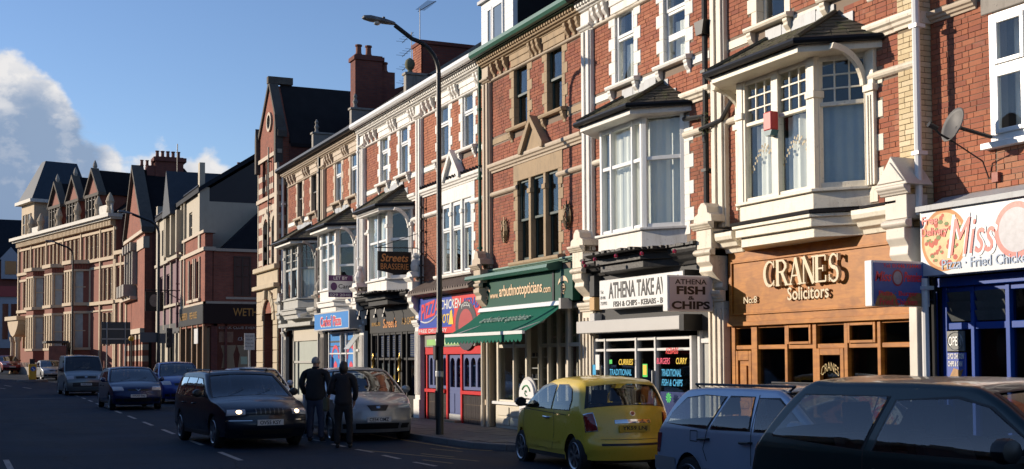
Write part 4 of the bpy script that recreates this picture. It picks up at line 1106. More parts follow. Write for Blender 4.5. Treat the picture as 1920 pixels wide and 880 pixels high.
mb = MB().box(-31.33, -29.93, D - .03, D + .05, PZ, .84); mb.box(-28.82, -27.45, D - .03, D + .05, PZ, .84); sr = mb.obj('stall_riser', MORT, h)
TILE = mat('brown black glazed tile', (.045, .036, .034), .3, var=.5, vscale=6, dirt=.35, dcol=(.16, .14, .12))
tm = None
for a, b in ((-31.33, -29.95), (-28.81, -27.46)):
    n = 12
    for k in range(n):
        for z0_, z1_ in ((.10, .22), (.23, .58), (.59, .83)):
            x = a + (b - a) * k / n
            if tm is None: o = MB().box(0, 1, 0, .02, 0, 1).obj('tile', TILE, None, local=True); tm = o.data; bpy.data.objects.remove(o)
            o = bpy.data.objects.new('tile', tm); COL.objects.link(o); o.parent = sr; og = org(sr)
            o.location = (x - og.x, D - .045 + random.uniform(0, .004) - og.y, z0_ - og.z); o.scale = ((b - a) / n - .012, 1, z1_ - z0_)
MB().box(-31.05, -30.9, D - .02, D - .012, 1.3, 1.75).obj('pink_poster', PK, h)
mb = MB().box(-29.85, -28.9, D - .25, D + .1, PZ, .165); mb.obj('door_step', STONE, h)
interior(h, -31.4, -27.4, 2.2, DARK, z1=2.4)
corbel(h, XB['u5'] + .0, .40, WHITE, zs=2.9, cap='urn')
mb = MB()
for k in range(7): mb.box(-31.74, -31.60, D - .16, D - .08, 3.95 + k * .32, 4.0 + k * .32)
mb.tube([(-31.66, D - .13, 3.4), (-31.66, D - .13, 6.2)], .035, 6); mb.obj('cable_run', BLACKM, h)
# ================= brasserie (white bay, black front)
P6 = bayplan(-35.15, -33.42)
q6 = [(P6[3][0] + .02, P6[3][0] + .19 + (.13 if i % 2 else 0), 3.9 + i * .235, 4.135 + i * .235) for i in range(8)]
h = house('u6', XB['u6'], XB['u5'], 'red brick shop house with a white bay and mossy roof above the black brasserie front', dict(
    trim=WHITE, win=[(-35.2, 'pvc3'), (-33.4, 'pvc')], sashm=WHITEC, pilm=WHITE, gutm=WHITEC, fasm=WHITEC,
    cut=[(P6[0][0] - .04, P6[3][0] + .04, 3.75, 6.26, 3)], bcut=q6 + [(P6[0][0] - .2, P6[0][0], 3.5, 6.3), (-35.2, -33.4, 6.2, 6.85)], strm=WHITE))
wallquoin(h, P6[3][0] + .02, 1, 3.9, 5.7, WHITE)
apron(h, P6, 3.70, 4.0, WHITE, o=.05)
face(h, P6[1], P6[2], 4.05, 6.05, [(0, .09), (.5, .07), (1, .09)], [(4.05, .06), (5.12, .07), (5.97, .10)], WHITEC)
for A_, B_ in ((P6[2], P6[3]), (P6[0], P6[1])): face(h, A_, B_, 4.05, 6.05, [(0, .10), (1, .10)], [(4.05, .08), (5.12, .08), (5.93, .12)], WHITEC)
bayjambs(h, P6, 4.05, 6.05, WHITE, cap=5.5)
wavy(h, P6[1][0] + .08, P6[2][0] - .9, 4.1, 5.95, P6[1][1] + .2, CURT)
A, B, C, E_ = bayroof(h, P6, 6.14, 6.72, over=.38)
mb = MB()
for k in range(22): x = B.x + .12 + k * (C.x - B.x - .2) / 21; mb.box(x - .035, x + .035, B.y + .05, B.y + .12, 5.94, 6.02)
mb.obj('eaves_dentils', WHITE, h)
archbrace(h, P6[2][0] + .62, D - .5, D - .03, 5.45, 6.02, WHITE)
BLK = mat('black shop front', (.012, .012, .013), .55, spec=.25, var=.3, bump=.3)
cornice_strip(h, -36.95, -32.15, P6, 3.30, 3.64, .40, BLK)
mb = MB()
for k in range(40):
    x = -36.9 + k * .12; bulge = max(0, min(.5, (x - P6[0][0]) * .8, (P6[3][0] - x) * .8)); mb.box(x, x + .13, D - .44 - bulge - random.uniform(0, .05), D - .1 - bulge, 3.636, 3.66 + random.uniform(0, .02))
mb.obj('cornice_flashing', CORB, h)
fa = MB().box(-36.45, -32.25, D - .06, D + .02, 2.52, 3.32).obj('fascia', BLK, h)
GOLDT = mat('gilt lettering', (.50, .28, .07), .4, metal=.2)
text('BRASSERIE', GOLDT, fa, (-36.25, D - .063, 2.74), .85, .11, ext=.006); text("Street's", mat('orange lettering', (.62, .24, .05), .4), fa, (-35.15, D - .063, 2.66), 1.25, .28, ext=.006, shear=.1, bold=.02); text('A LA CARTE', GOLDT, fa, (-33.45, D - .063, 2.72), 1.05, .20, ext=.006)
mb = MB()
for x in (-36.1, -35.3, -34.5, -33.7): mb.tube([(x, D - .3, 3.26), (x, D - .5, 3.2), (x, D - .52, 3.05)], .02, 5); mb.lathe([(.02, 0.02), (.05, -.02), (.07, -.1)], (x, D - .52, 3.05), 8)
mb.obj('spot_lamps', BLACK, h)
sw = _glz(h, -36.4, -32.3, [(-36.4, .1), (-35.72, .1), (-35.15, .06), (-34.62, .06), (-34.1, .06), (-33.55, .12), (-33.1, .1), (-32.3, .1)], [(.1, .6), (1.70, .07), (2.45, .07)], BLK, D - .03, glass=GLASSD)
MENU = mat('blue menu print', (.10, .14, .36), .5); PAPER = mat('paper', (.55, .54, .50), .8)
for a in (-35.63, -35.09, -34.56, -34.03, -33.02):
    p_ = MB().box(a, a + .42, D + .03, D + .035, 1.80, 2.43).obj('menu_board', MENU, sw)
    mb = MB()
    for k in range(9): mb.box(a + .04, a + random.uniform(.28, .38), D + .025, D + .03, 1.84 + k * .066, 1.86 + k * .066)
    mb.obj('menu_lines', PAPER, sw)
for a in (-35.6, -35.05, -34.5, -33.98):
    p_ = MB().box(a + .05, a + .36, D + .03, D + .035, 1.12, 1.6).obj('poster', mat('poster blue grey', (.20, .24, .28), .6), sw)
    MB().box(a + .05, a + .36, D + .025, D + .03, 1.12, 1.27).obj('poster_strip', YE, sw)
BRASS = mat('brass', (.60, .38, .10), .25, metal=1.)
for x in (-35.95, -33.50): MB().lathe([(.02, 1.05), (.05, 1.08), (.03, 1.15), (.03, 1.35), (.07, 1.38), (.05, 1.42), (.04, 1.6), (.065, 1.72), (.03, 1.78), (.01, 1.9)], (x, D - .12, 0), 10).obj('brass_lamp', BRASS, h, smooth=True)
interior(h, -36.4, -32.3, 2.2, DARK)
corbel(h, XB['u6'] + .04, .44, WHITE, zs=2.9, cap='urn')
pipe(h, XB['u6'] - .02, D - .14, 4.1, 9.0, WHITEC, .05)

# ================= small pizza shop, blue front (white sash bay)
P7 = bayplan(-40.46, -38.67)
h = house('u7', XB['u7'], XB['u6'], 'red brick shop house with a white sash bay above the bright blue pizza shop', dict(
    trim=STONEP, win=[(-40.1, 'pvc'), (-38.3, 'pvc')], sashm=WHITEC, pilm=STONEP, nets=0, corm=STONEP, brick=BRICKC,
    cut=[(P7[0][0] - .04, P7[3][0] + .04, 3.75, 6.26, 3)], bcut=[(P7[3][0], P7[3][0] + .2, 3.5, 6.3), (P7[0][0] - .2, P7[0][0], 3.5, 6.3), (-40.5, -38.7, 6.2, 6.85)], strm=STONEP))
apron(h, P7, 3.68, 4.0, WHITE, o=.04)
face(h, P7[1], P7[2], 4.03, 6.05, [(0, .16), (.5, .14), (1, .16)], [(4.03, .08), (5.02, .08), (5.55, .06), (5.95, .12)], WHITEC)
for A_, B_ in ((P7[2], P7[3]), (P7[0], P7[1])): face(h, A_, B_, 4.03, 6.05, [(0, .12), (1, .10)], [(4.03, .08), (4.75, .07), (5.38, .08), (5.93, .12)], WHITEC)
bayjambs(h, P7, 4.03, 6.05, WHITE, cap=5.45)
wavy(h, P7[1][0] + .1, P7[2][0] - .1, 4.1, 5.2, P7[1][1] + .2, CURT)
bayroof(h, P7, 6.12, 6.68, over=.40)
archbrace(h, P7[2][0] + .62, D - .5, D - .03, 5.40, 6.0, WHITE)
cornice_strip(h, -41.5, -37.35, P7, 3.30, 3.66, .36, WHITE)
CB = mat('bright blue', (.01, .22, .62), .4, var=.08)
s7 = MB().box(-41.25, -37.2, D - .52, D - .1, 2.74, 3.26).obj('sign_board', CB, h); 
mb = MB(); mb.box(-41.28, -37.17, D - .53, D - .1, 3.26, 3.30); mb.box(-41.28, -37.17, D - .53, D - .1, 2.70, 2.74); mb.box(-37.20, -37.12, D - .53, D - .1, 2.70, 3.30); mb.obj('sign_frame', GREYL, s7)
PKR = mat('pink red lettering', (.80, .06, .10), .4)
text("Carlos' Pizza", SIGNW, s7, (-40.52, D - .522, 2.80), 2.56, .39, ext=.003, bold=.05); text("Carlos' Pizza", PKR, s7, (-40.46, D - .53, 2.83), 2.44, .33, ext=.004, bold=.015)
sw = _glz(h, -41.2, -38.2, [(-41.2, .08), (-39.75, .07), (-39.1, .07), (-38.2, .08)], [(.10, .2), (1.9, .05), (2.6, .06)], WHITEC, D - .03)
for a, b in ((-41.1, -39.8), (-39.05, -38.25)):
    p_ = MB().box(a, b, D - .0, D + .02, .3, 2.6).obj('blue_screen', CB, sw)
    mb = MB(); cx = (a + b) / 2
    for k in range(12): t = k / 11 * math.pi; mb.box(cx - .4 * math.cos(t) - .05, cx - .4 * math.cos(t) + .05, D - .012, D, 1.75 + .35 * math.sin(t), 1.87 + .35 * math.sin(t))
    mb.prism([(cx - .22, 1.32), (cx + .22, 1.32), (cx + .18, 1.58), (cx, 1.68), (cx - .18, 1.58)], 'y', D - .01, D); mb.box(a, b, D - .009, D, .82, 1.0)
    mb.obj('red_print', PKR, sw); MB().box(cx - .35, cx + .35, D - .006, D, 1.05, 1.32).obj('photo_print', mat('dim photo', (.14, .13, .12), .5, var=.6, vscale=9), sw)
    mb = MB(); mb.box(a, b, D - .008, D, 2.30, 2.36); mb.box(a, b, D - .008, D, 2.15, 2.19); mb.obj('dark_stripes', GREYP, sw)
_glz(h, -38.15, -37.45, [(-38.15, .08), (-37.45, .10)], [(.10, .2), (1.98, .08), (2.6, .06)], WHITEC, D - .02, 'side_door', glass=mat('frosted pane', (.42, .43, .40), .35))
mb = MB(); mb.add([(-38.1, D - .04, 2.55), (-37.5, D - .04, 2.55), (-37.5, D - .42, 2.06), (-38.1, D - .42, 2.06), (-38.1, D - .02, 2.55), (-37.5, D - .02, 2.55), (-37.5, D - .40, 2.05), (-38.1, D - .40, 2.05)], [(0, 1, 2, 3), (7, 6, 5, 4), (0, 3, 7, 4), (1, 5, 6, 2), (2, 6, 7, 3), (0, 4, 5, 1)]); mb.obj('open_fanlight', mat('hazy pane', (.55, .57, .56), .3), h)
interior(h, -41.3, -37.5, 2.2, DARK)
corbel(h, XB['u7'] + .02, .44, STONEG, zs=2.9, cap='urn'); 
pipe(h, XB['u7'] - .06, D - .14, 4.1, 9.0, BLACK, .05); pipe(h, XB['u7'] + 4.5, D - .12, 4.1, 6.1, BLACKM, .035)

# ================= shuttered shop (grey bay)
P8 = bayplan(-45.55, -43.5)
h = house('u8', XB['u8'], XB['u7'], 'red brick end shop house with a grey bay above the shuttered beige shop', dict(
    trim=STONEP, win=[(-45.2, 'sash'), (-43.2, 'sash')], sashm=BROWNW, nets=0, corm=STONEP, bandm=WHITE, brick=BRICKB,
    cut=[(P8[0][0] - .04, P8[3][0] + .04, 3.75, 6.26, 3)], bcut=[(P8[3][0], P8[3][0] + .2, 3.5, 6.3), (P8[0][0] - .2, P8[0][0], 3.5, 6.3), (-45.6, -43.5, 6.2, 6.85)], strm=STONEP))
apron(h, P8, 3.60, 3.9, GREYW, o=.04)
face(h, P8[1], P8[2], 3.92, 6.0, [(0, .16), (.5, .15), (1, .16)], [(3.92, .08), (5.0, .08), (5.9, .12)], GREYW, bars={1: (2, 3)})
for A_, B_ in ((P8[2], P8[3]), (P8[0], P8[1])): face(h, A_, B_, 3.92, 6.0, [(0, .12), (1, .10)], [(3.92, .08), (5.0, .07), (5.9, .12)], GREYW, bars={1: (3, 3)})
bayjambs(h, P8, 3.92, 6.0, GREYW, cap=5.45)
cloth(h, P8[2], P8[3], -.15, 3.95, 5.0, CURT)
bayroof(h, P8, 6.08, 6.62, over=.40)
archbrace(h, P8[2][0] + .62, D - .5, D - .03, 5.35, 5.98, GREYW)
cornice_strip(h, -47.3, -41.95, P8, 3.22, 3.58, .36, GREYW)
MB().box(-46.7, -42.3, D - .10, D + .02, 2.85, 3.22).obj('fascia', GREYW, h); MB().box(-46.9, -42.2, D - .42, D, 2.95, 3.08).obj('fascia_hood', GREYW, h)
MB().box(-45.9, -42.5, D - .06, D + .02, 2.42, 2.85).obj('beige_panel', mat('beige board', (.50, .44, .34), .6, var=.05), h)
mb = MB(); VER = mat('grey green blind', (.36, .40, .34), .6, var=.15)
for k in range(17): x = -45.8 + k * .195; mb.prism([(x, D - .02), (x + .165, D + .02), (x + .165, D + .035), (x, D - .005)], 'z', .4, 2.4)
vb = mb.obj('vertical_blind', VER, h)
mb = MB(); mb.box(-45.95, -42.45, D - .07, D + .01, 1.60, 1.68); mb.box(-45.95, -45.85, D - .07, D + .04, PZ, 2.42); mb.box(-42.55, -42.45, D - .07, D + .04, PZ, 2.42); mb.box(-45.85, -42.55, D - .07, D + .04, PZ, .42); mb.box(-45.40, -45.33, D - .06, D, .42, 2.42)
mb.obj('shop_frame', GREYW, h)
MB().box(-46.75, -45.98, D + .1, D + .2, PZ, 2.9).obj('dark_door', BROWNW, h)
interior(h, -46.9, -42.2, 2.2, DARK)
corbel(h, XB['u8'] + .0, .46, GREYW, zs=2.9); pipe(h, XB['u8'] + .05, D - .14, .2, 9.0, WHITEC, .05)
mb = MB(); mb.tube([(-42.9, D - .40, 3.36), (-42.62, D - .72, 3.30)], .07, 8); mb.tube([(-42.9, D - .1, 3.30), (-42.9, D - .42, 3.36)], .025, 6)
tag(mb.obj('security_camera', WHITEC), 'small white camera on a bracket under the grey bay', 'camera')

# roof-line furniture of the row: stubs with finials, chimney stacks
def stub(key, x, ball):
    r = HOUSES[key]
    mb = MB(); mb.box(x - .11, x + .11, D - .40, D + .45, 9.1, 9.66); mb.box(x - .15, x + .15, D - .44, D + .48, 9.66, 9.73); o = mb.obj('party_stub', STONEG, r, bev=.01)
    mb = MB(); zb = 9.73
    if ball: mb.lathe([(.10, 0), (.07, .05), (.06, .08), (.12, .14), (.15, .25), (.12, .36), (.05, .41), (.02, .43)], (x, D - .25, zb), 12)
    else: mb.lathe([(.09, 0), (.05, .1), (.09, .2), (.04, .3), (.07, .36), (.02, .46)], (x + .02, D - .25, zb), 9)
    mb.obj('finial', mat('lichen stone', (.16, .16, .10), .9, var=.4) if ball else STONEG, o, smooth=True)
stub('u5', -32.2, True); stub('u6', -37.4, False); stub('u7', -42.0, False)
def pots(o, xs, y0, n, z, hgt, r=.13):
    for k in range(n): MB().lathe([(r, 0), (r * 1.15, .05), (r * .82, .12), (r * .78, hgt - .08), (r * 1.05, hgt - .05), (r, hgt), (r * .7, hgt)], (xs, y0 + k * .38, z), 9).obj('chimney_pot', mat('terracotta pot', (.20, .07, .045), .85, var=.3), o, smooth=True)
r = HOUSES['u5']
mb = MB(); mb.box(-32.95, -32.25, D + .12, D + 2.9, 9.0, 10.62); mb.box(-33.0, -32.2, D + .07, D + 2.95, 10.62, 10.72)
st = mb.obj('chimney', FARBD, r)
bricks(st, -32.95, -32.25, 9.3, 10.6, [], D + .115, BRICK, 0)
MB().prism([(D - .2, 9.2), (D + 3.2, 11.55), (D + 3.2, 11.7), (D - .2, 9.42)], 'x', -32.3, -32.05).obj('party_coping', STONEG, r)
r = HOUSES['u7']
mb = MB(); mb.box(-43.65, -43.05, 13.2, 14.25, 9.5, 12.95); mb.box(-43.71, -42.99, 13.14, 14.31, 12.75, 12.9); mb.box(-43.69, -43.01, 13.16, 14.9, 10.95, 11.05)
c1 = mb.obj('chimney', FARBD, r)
pots(c1, -43.35, 13.42, 2, 12.95, .42); pots(c1, -43.35, 14.42, 1, 12.4, .4)
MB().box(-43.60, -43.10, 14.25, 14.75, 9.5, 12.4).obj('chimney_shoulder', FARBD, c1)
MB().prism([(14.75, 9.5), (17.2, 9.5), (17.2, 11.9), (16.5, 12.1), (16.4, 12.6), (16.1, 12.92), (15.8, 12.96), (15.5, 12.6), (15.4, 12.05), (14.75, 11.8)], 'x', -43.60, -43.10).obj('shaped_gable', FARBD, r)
def aerial(x, y, z, hgt, label, n=9, ln=1.0, arr=1):
    t = thing('tv_aerial', label, 'aerial', (x, y, z)); mb = MB(); mb.tube([(x, y, z), (x, y, z + hgt)], .012, 5); mb.obj('mast', BLACKM, t)
    mb = MB()
    for a in range(arr):
        zz = z + hgt - .05 - a * .42; s = -1 if arr > 1 else 1
        mb.tube([(x - .15 * s, y, zz), (x + ln * s, y + .1, zz)], .012, 4)
        for k in range(n): xx = x + ln * s * (k + .5) / n; mb.tube([(xx, y - .14, zz + .0), (xx, y + .14, zz)], .005, 4)
    mb.obj('boom', BLACKM, t)
aerial(-32.6, D + .2, 10.72, 1.0, 'thin aerial on the brick stack beside the white dormer', 14, 1.0)
aerial(-33.6, D + .3, 9.4, 1.9, 'four-armed aerial on a mast left of the brick stack', 4, 1.1, 4)

# ================= projecting signs, dish, boxes (each hangs from the row and is a thing of its own)
def boxsign(name, label, cat, x, y0, y1, z0, z1, t, fm, bm, group=None):
    th = thing(name, label, cat, (x, D, (z0 + z1) / 2), 0, group)
    MB().box(x - t / 2, x + t / 2 - .012, y0, y1, z0, z1).obj('sign_box', bm, th, bev=.008)
    p = MB().box(x + t / 2 - .012, x + t / 2, y0 + .03, y1 - .03, z0 + .03, z1 - .03).obj('sign_face', fm, th)
    mb = MB(); mb.tube([(x, y1, z1 - .1), (x, D, z1 - .1)], .02, 6); mb.tube([(x, y1, z0 + .1), (x, D, z0 + .1)], .02, 6); mb.obj('bracket', BLACKM, th)
    return th, p
YV, ZV = (0, 1, 0), (0, 0, 1)
SIGNG = mat('pale lilac sign acrylic', (.60, .55, .56), .35, var=.03)
th, p = boxsign('projecting_sign', 'white box sign lettered FISH & CHIPS projecting beside the chip shop board', 'sign', -17.42, D - 1.05, D - .16, 2.50, 3.10, .16, SIGNG, SIGNW)
xf = -17.34
text('ATHENA', INK, p, (xf, D - .91, 2.95), .62, .085, YV, ZV, ext=.002, bold=.02); text('FISH', INK, p, (xf, D - .88, 2.78), .56, .14, YV, ZV, ext=.002, bold=.04); text('&', INK, p, (xf, D - .66, 2.69), .13, .065, YV, ZV, ext=.002, bold=.03); text('CHIPS', INK, p, (xf, D - .98, 2.535), .75, .135, YV, ZV, ext=.002, bold=.04)
NAVY = mat('printed sky panel', (.10, .15, .40), .35, var=.3, vscale=1.5)
BRR = mat('bright red print', (.85, .05, .06), .4, var=.02)
th, p = boxsign('projecting_sign', 'dark blue box sign for pizza and burgers projecting beside the solicitors', 'sign', -12.44, D - 1.06, D - .10, 2.38, 2.97, .15, NAVY, SIGNW)
xf = -12.364
text('Tel: 01446 734443', BRR, p, (xf, D - .88, 2.88), .62, .05, YV, ZV, ext=.002, bold=.01); text('Miss', BRR, p, (xf, D - 1.02, 2.70), .27, .13, YV, ZV, ext=.003, shear=.25, bold=.02); text('Pennies', BRR, p, (xf, D - .545, 2.70), .30, .13, YV, ZV, ext=.003, shear=.25, bold=.02)
text('Pizza · Burger', BRR, p, (xf, D - .96, 2.50), .64, .08, YV, ZV, ext=.003, bold=.015); text('Fried Chicken', BRR, p, (xf, D - .95, 2.40), .62, .08, YV, ZV, ext=.003, bold=.015)
MB().add([(xf + .001, D - .65 + .095 * math.cos(a * .35), 2.75 + .11 * math.sin(a * .35)) for a in range(18)], [tuple(range(18))]).obj('round_emblem', mat('emblem red ring', (.35, .04, .06), .4), p)
MB().add([(xf + .003, D - .65 + .07 * math.cos(a * .35), 2.75 + .085 * math.sin(a * .35)) for a in range(18)], [tuple(range(18))]).obj('portrait_disc', mat('emblem grey', (.36, .36, .40), .4, var=.4, vscale=14), p)
mb = MB()
for a, b, z in ((-1.02, -.64, .16), (-.54, -.14, .15)): mb.add([(xf + .0005, D + a + (b - a) * k / 10, 2.40 + z * (math.sin(k / 10 * math.pi) ** .5) + random.uniform(0, .02)) for k in range(11)] + [(xf + .0005, D + b, 2.385), (xf + .0005, D + a, 2.385)], [tuple(range(13))])
mb.obj('food_print', mat('food print', (.40, .20, .06), .5, var=.7, vscale=12), p)
th = thing('hanging_sign', 'black hanging board with orange lettering on an iron bracket outside the brasserie', 'sign', (-31.95, D, 4.6))
MB().prism([(D - 1.28, 4.16), (D - .95, 4.10), (D - .80, 4.06), (D - .65, 4.10), (D - .32, 4.16), (D - .32, 4.68), (D - 1.28, 4.68)], 'x', -31.98, -31.93).obj('sign_board', BLK, th)
mb = MB(); mb.tube([(-31.95, D - 1.35, 4.78), (-31.95, D, 4.80)], .015, 5); mb.tube([(-31.95, D - 1.3, 4.78), (-31.95, D, 5.25)], .010, 5); mb.tube([(-31.95, D - 1.2, 4.78), (-31.95, D - 1.2, 4.66)], .008, 4); mb.tube([(-31.95, D - .4, 4.78), (-31.95, D - .4, 4.66)], .008, 4); mb.tube([(-31.95, D - .02, 4.5), (-31.95, D - .02, 5.4)], .014, 5); mb.obj('bracket', BLACKM, th)
ORG_ = MATS['orange lettering']
text('Streets', ORG_, th, (-31.929, D - 1.2, 4.40), .80, .22, YV, ZV, ext=.004, shear=.25, bold=.015); text('BRASSERIE', ORG_, th, (-31.929, D - 1.2, 4.19), .80, .16, YV, ZV, ext=.004)
th = thing('letting_board', 'purple and white letting board on the white bay over the blue pizza shop', 'board', (-38.0, D - .4, 4.05))
MB().box(-38.03, -38.0, D - .95, D - .15, 3.72, 4.42).obj('board', SIGNW, th)
PUR = mat('purple print', (.11, .03, .14), .5)
mb = MB(); mb.box(-38.0, -37.996, D - .95, D - .15, 4.24, 4.42); mb.box(-38.0, -37.996, D - .95, D - .15, 3.72, 3.87); mb.obj('purple_band', PUR, th)
text('LET BY', SIGNW, th, (-37.996, D - .78, 4.28), .46, .10, YV, ZV, ext=.003, bold=.01); text('Cant', INK, th, (-37.999, D - .62, 4.0), .42, .14, YV, ZV, ext=.003, bold=.01); text('029 2048', SIGNW, th, (-37.996, D - .9, 3.75), .68, .085, YV, ZV, ext=.003)
MB().add([(-37.997, D - .77 + .11 * math.cos(a * .4), 4.06 + .13 * math.sin(a * .4)) for a in range(16)], [tuple(range(16))]).obj('round_logo', PUR, th)
MB().tube([(-38.015, D - .1, 3.7), (-38.015, D - .1, 4.45)], .03, 6).obj('post', WHITEC, th)
th = thing('alarm_box', 'red burglar alarm box on the middle post of the cream bay', 'alarm', (-15.1, D - .55, 5.25))
MB().box(-15.20, -15.0, D - .66, D - .52, 5.14, 5.42).obj('cover', mat('red alarm cover', (.55, .04, .035), .4), th, bev=.015); MB().prism([(-15.20, 5.14), (-15.0, 5.14), (-15.04, 5.06), (-15.16, 5.06)], 'y', D - .65, D - .52).obj('base', mat('teal alarm base', (.03, .12, .14), .4), th)
th = thing('satellite_dish', 'grey satellite dish fixed to the brick wall at the right edge', 'dish', (-11.55, D + .2, 4.55))
mb = MB(); c0 = V3((-11.66, D - .28, 4.62)); nrm = V3((-.12, -.92, .36)).normalized(); a_ = nrm.cross(V3((0, 0, 1))).normalized(); b_2 = a_.cross(nrm)
vs = []
for i in range(7):
    for k in range(28): t = k / 28 * 2 * math.pi; rr = i / 6; p_ = c0 + (a_ * math.cos(t) * .19 + b_2 * math.sin(t) * .23) * rr + nrm * (.075 * rr * rr); vs.append(tuple(p_))
mb.add(vs, [(i * 28 + k, i * 28 + (k + 1) % 28, (i + 1) * 28 + (k + 1) % 28, (i + 1) * 28 + k) for i in range(6) for k in range(28)])
o = mb.obj('reflector', mat('grey mesh dish', (.13, .125, .12), .6, var=.15), th, smooth=True); sm = o.modifiers.new('s', 'SOLIDIFY'); sm.thickness = .012
lnb = c0 + nrm * .33 + b_2 * -.14
mb = MB(); mb.tube([c0 - b_2 * .20, c0 - b_2 * .19 + nrm * .2, lnb], .014, 6); mb.tube([lnb - nrm * .07, lnb + nrm * .06], .035, 8); mb.obj('feed_arm', BLACKM, th)
mb = MB(); mb.tube([c0 - nrm * .02, V3((-11.55, D + .2, 4.5))], .025, 6); mb.tube([c0 - b_2 * .20, (-11.62, D + .1, 4.2), (-11.6, D + .18, 3.98), (-11.5, D + .17, 3.96)], .010, 5); mb.obj('wall_mount', BLACKM, th)
MB().box(-11.52, -11.42, D + .14, D + .2, 3.92, 4.04).obj('cable_box', mat('red brick tone box', (.34, .09, .06), .6), th)
th = thing('awning', 'green shop awning with a scalloped edge over the opticians window', 'awning', (-25, D, 2.85))
FAB = mat('green awning canvas', (.004, .120, .078), .85, spec=.2, var=.1)
z0_, z1_, p_ = 2.86, 2.27, 1.15
mb = MB(); N = 30; vs = []
for i in range(N + 1):
    x = -27.2 + i * 4.35 / N
    for k in range(6): t = k / 5; vs.append((x, D - .2 - (p_ - .2) * t, z0_ + (z1_ - z0_) * t - .05 * math.sin(t * math.pi)))
mb.add(vs, [(i * 6 + k, (i + 1) * 6 + k, (i + 1) * 6 + k + 1, i * 6 + k + 1) for i in range(N) for k in range(5)])
mb.obj('canvas', FAB, th, smooth=True)
mb = MB(); n = 22
for k in range(n):
    a = -27.2 + k * 4.35 / n; w = 4.35 / n
    mb.prism([(a, 2.25), (a + w, 2.25), (a + w, 2.14), (a + w * .75, 2.09), (a + w * .5, 2.075), (a + w * .25, 2.09), (a, 2.14)], 'y', D - p_ - .012, D - p_)
mb.obj('valance', FAB, th)
mb = MB(); mb.box(-27.25, -22.80, D - p_ - .03, D - p_ + .03, 2.24, 2.31); mb.obj('front_bar', WHITEC, th)
mb = MB(); mb.prism([(D - .12, 2.96), (D - .30, 2.93), (D - .34, 2.84), (D - .22, 2.80), (D - .12, 2.82)], 'x', -27.15, -22.75); mb.obj('roller_box', WHITEC, th); MB().box(-22.75, -22.66, D - .36, D - .1, 2.76, 2.98).obj('end_cap', GREYL, th)
mb = MB()
for x in (-26.6, -23.4): mb.tube([(x, D - .2, 2.8), (x + .5, D - .65, 2.5), (x, D - p_, 2.28)], .025, 6)
mb.obj('folding_arms', GREYL, th)
text('arbuthnot opticians', mat('faded lettering', (.30, .42, .36), .7), th, (-26.3, D - .72, 2.52), 2.6, .30, (1, 0, 0), V3((0, p_ - .2, z0_ - z1_)).normalized(), ext=.02, shear=.2)
th = thing('pavement_sign', 'round-topped white opticians board standing on the pavement behind the yellow car', 'sign', (-22.7, D - 1.1, PZ))
P = [(-23.05, .12), (-22.35, .12), (-22.35, 1.0)] + [(-22.7 + .35 * math.cos(a * math.pi / 12), 1.0 + .30 * math.sin(a * math.pi / 12)) for a in range(13)][1:-1] + [(-23.05, 1.0)]
MB().prism(P, 'y', D - 1.14, D - 1.10).obj('board', SIGNW, th); MB().prism([( -22.7 + (x + 22.7) * 1.08, .10 + (z - .10) * 1.05) for x, z in P], 'y', D - 1.10, D - 1.07).obj('surround', GREYL, th)
mb = MB(); mb.tube([(-22.7 + .2 * math.cos(a * .26 + .3), D - 1.146, 1.02 + .16 * math.sin(a * .26 + .3)) for a in range(10)], .018, 5); mb.tube([(-22.7 + (.02 + .01 * a) * math.cos(a * .9), D - 1.146, 1.04 + (.02 + .01 * a) * math.sin(a * .9)) for a in range(7)], .012, 5); mb.obj('eye_emblem', mat('sign green', (.03, .25, .08), .5), th)
text('arbuthnotopticians.com', INK, th, (-22.98, D - 1.142, .88), .56, .06, ext=.003)

# ================= pizza and chicken shop at the right edge
h = thing('terraced_house', 'red brick building at the right edge over the blue-framed pizza and chicken shop', 'shop house', (-9.5, D + .2, PZ), 0)
DY = D + .20
hol = [(-11.56, -9.9, 4.42, 6.06)]
wl = wallcells(-12.62, -6.0, 3.55, 9.2, DY, DY + .3, hol).obj('wall', MORT, h)
BRO = brickmat('orange brick', [(.36, .12, .07), (.46, .17, .09), (.40, .20, .12), (.30, .10, .07)], .35, .2)
bricks(wl, -12.58, -11.50, 3.70, 6.3, hol + [(-13, -11.75, 6.24, 6.40)], DY, BRICK, 230)
bricks(wl, -11.47, -6.0, 3.70, 4.38, hol, DY, BRO, 70, order=lambda t: t[0])
bricks(wl, -12.58, -6.0, 6.33, 9.2, hol + [(-13, -11.75, 6.24, 6.40), (-11.7, -9.7, 6.06, 6.5)], DY, BRICK, 0)
mb = MB(); moulding(mb, -12.6, -11.75, DY, 6.20, 6.34, .12); mb.obj('string_course', STONEP, h)
MB().box(-11.68, -9.7, DY - .03, DY + .1, 6.08, 6.55).obj('lintel', STONEG, h, bev=.01)
mb = MB(); yy = DY + .02
mb.box(-11.56, -11.46, yy - .04, yy + .06, 4.42, 6.06); mb.box(-11.46, -9.9, yy - .04, yy + .06, 5.98, 6.06); mb.box(-11.46, -9.9, yy - .04, yy + .06, 4.42, 4.52)
mb.box(-10.98, -10.88, yy - .04, yy + .06, 4.52, 5.98); mb.box(-11.46, -9.9, yy - .039, yy + .058, 5.30, 5.40)
wn = mb.obj('window', WHITEC, h, bev=.008)
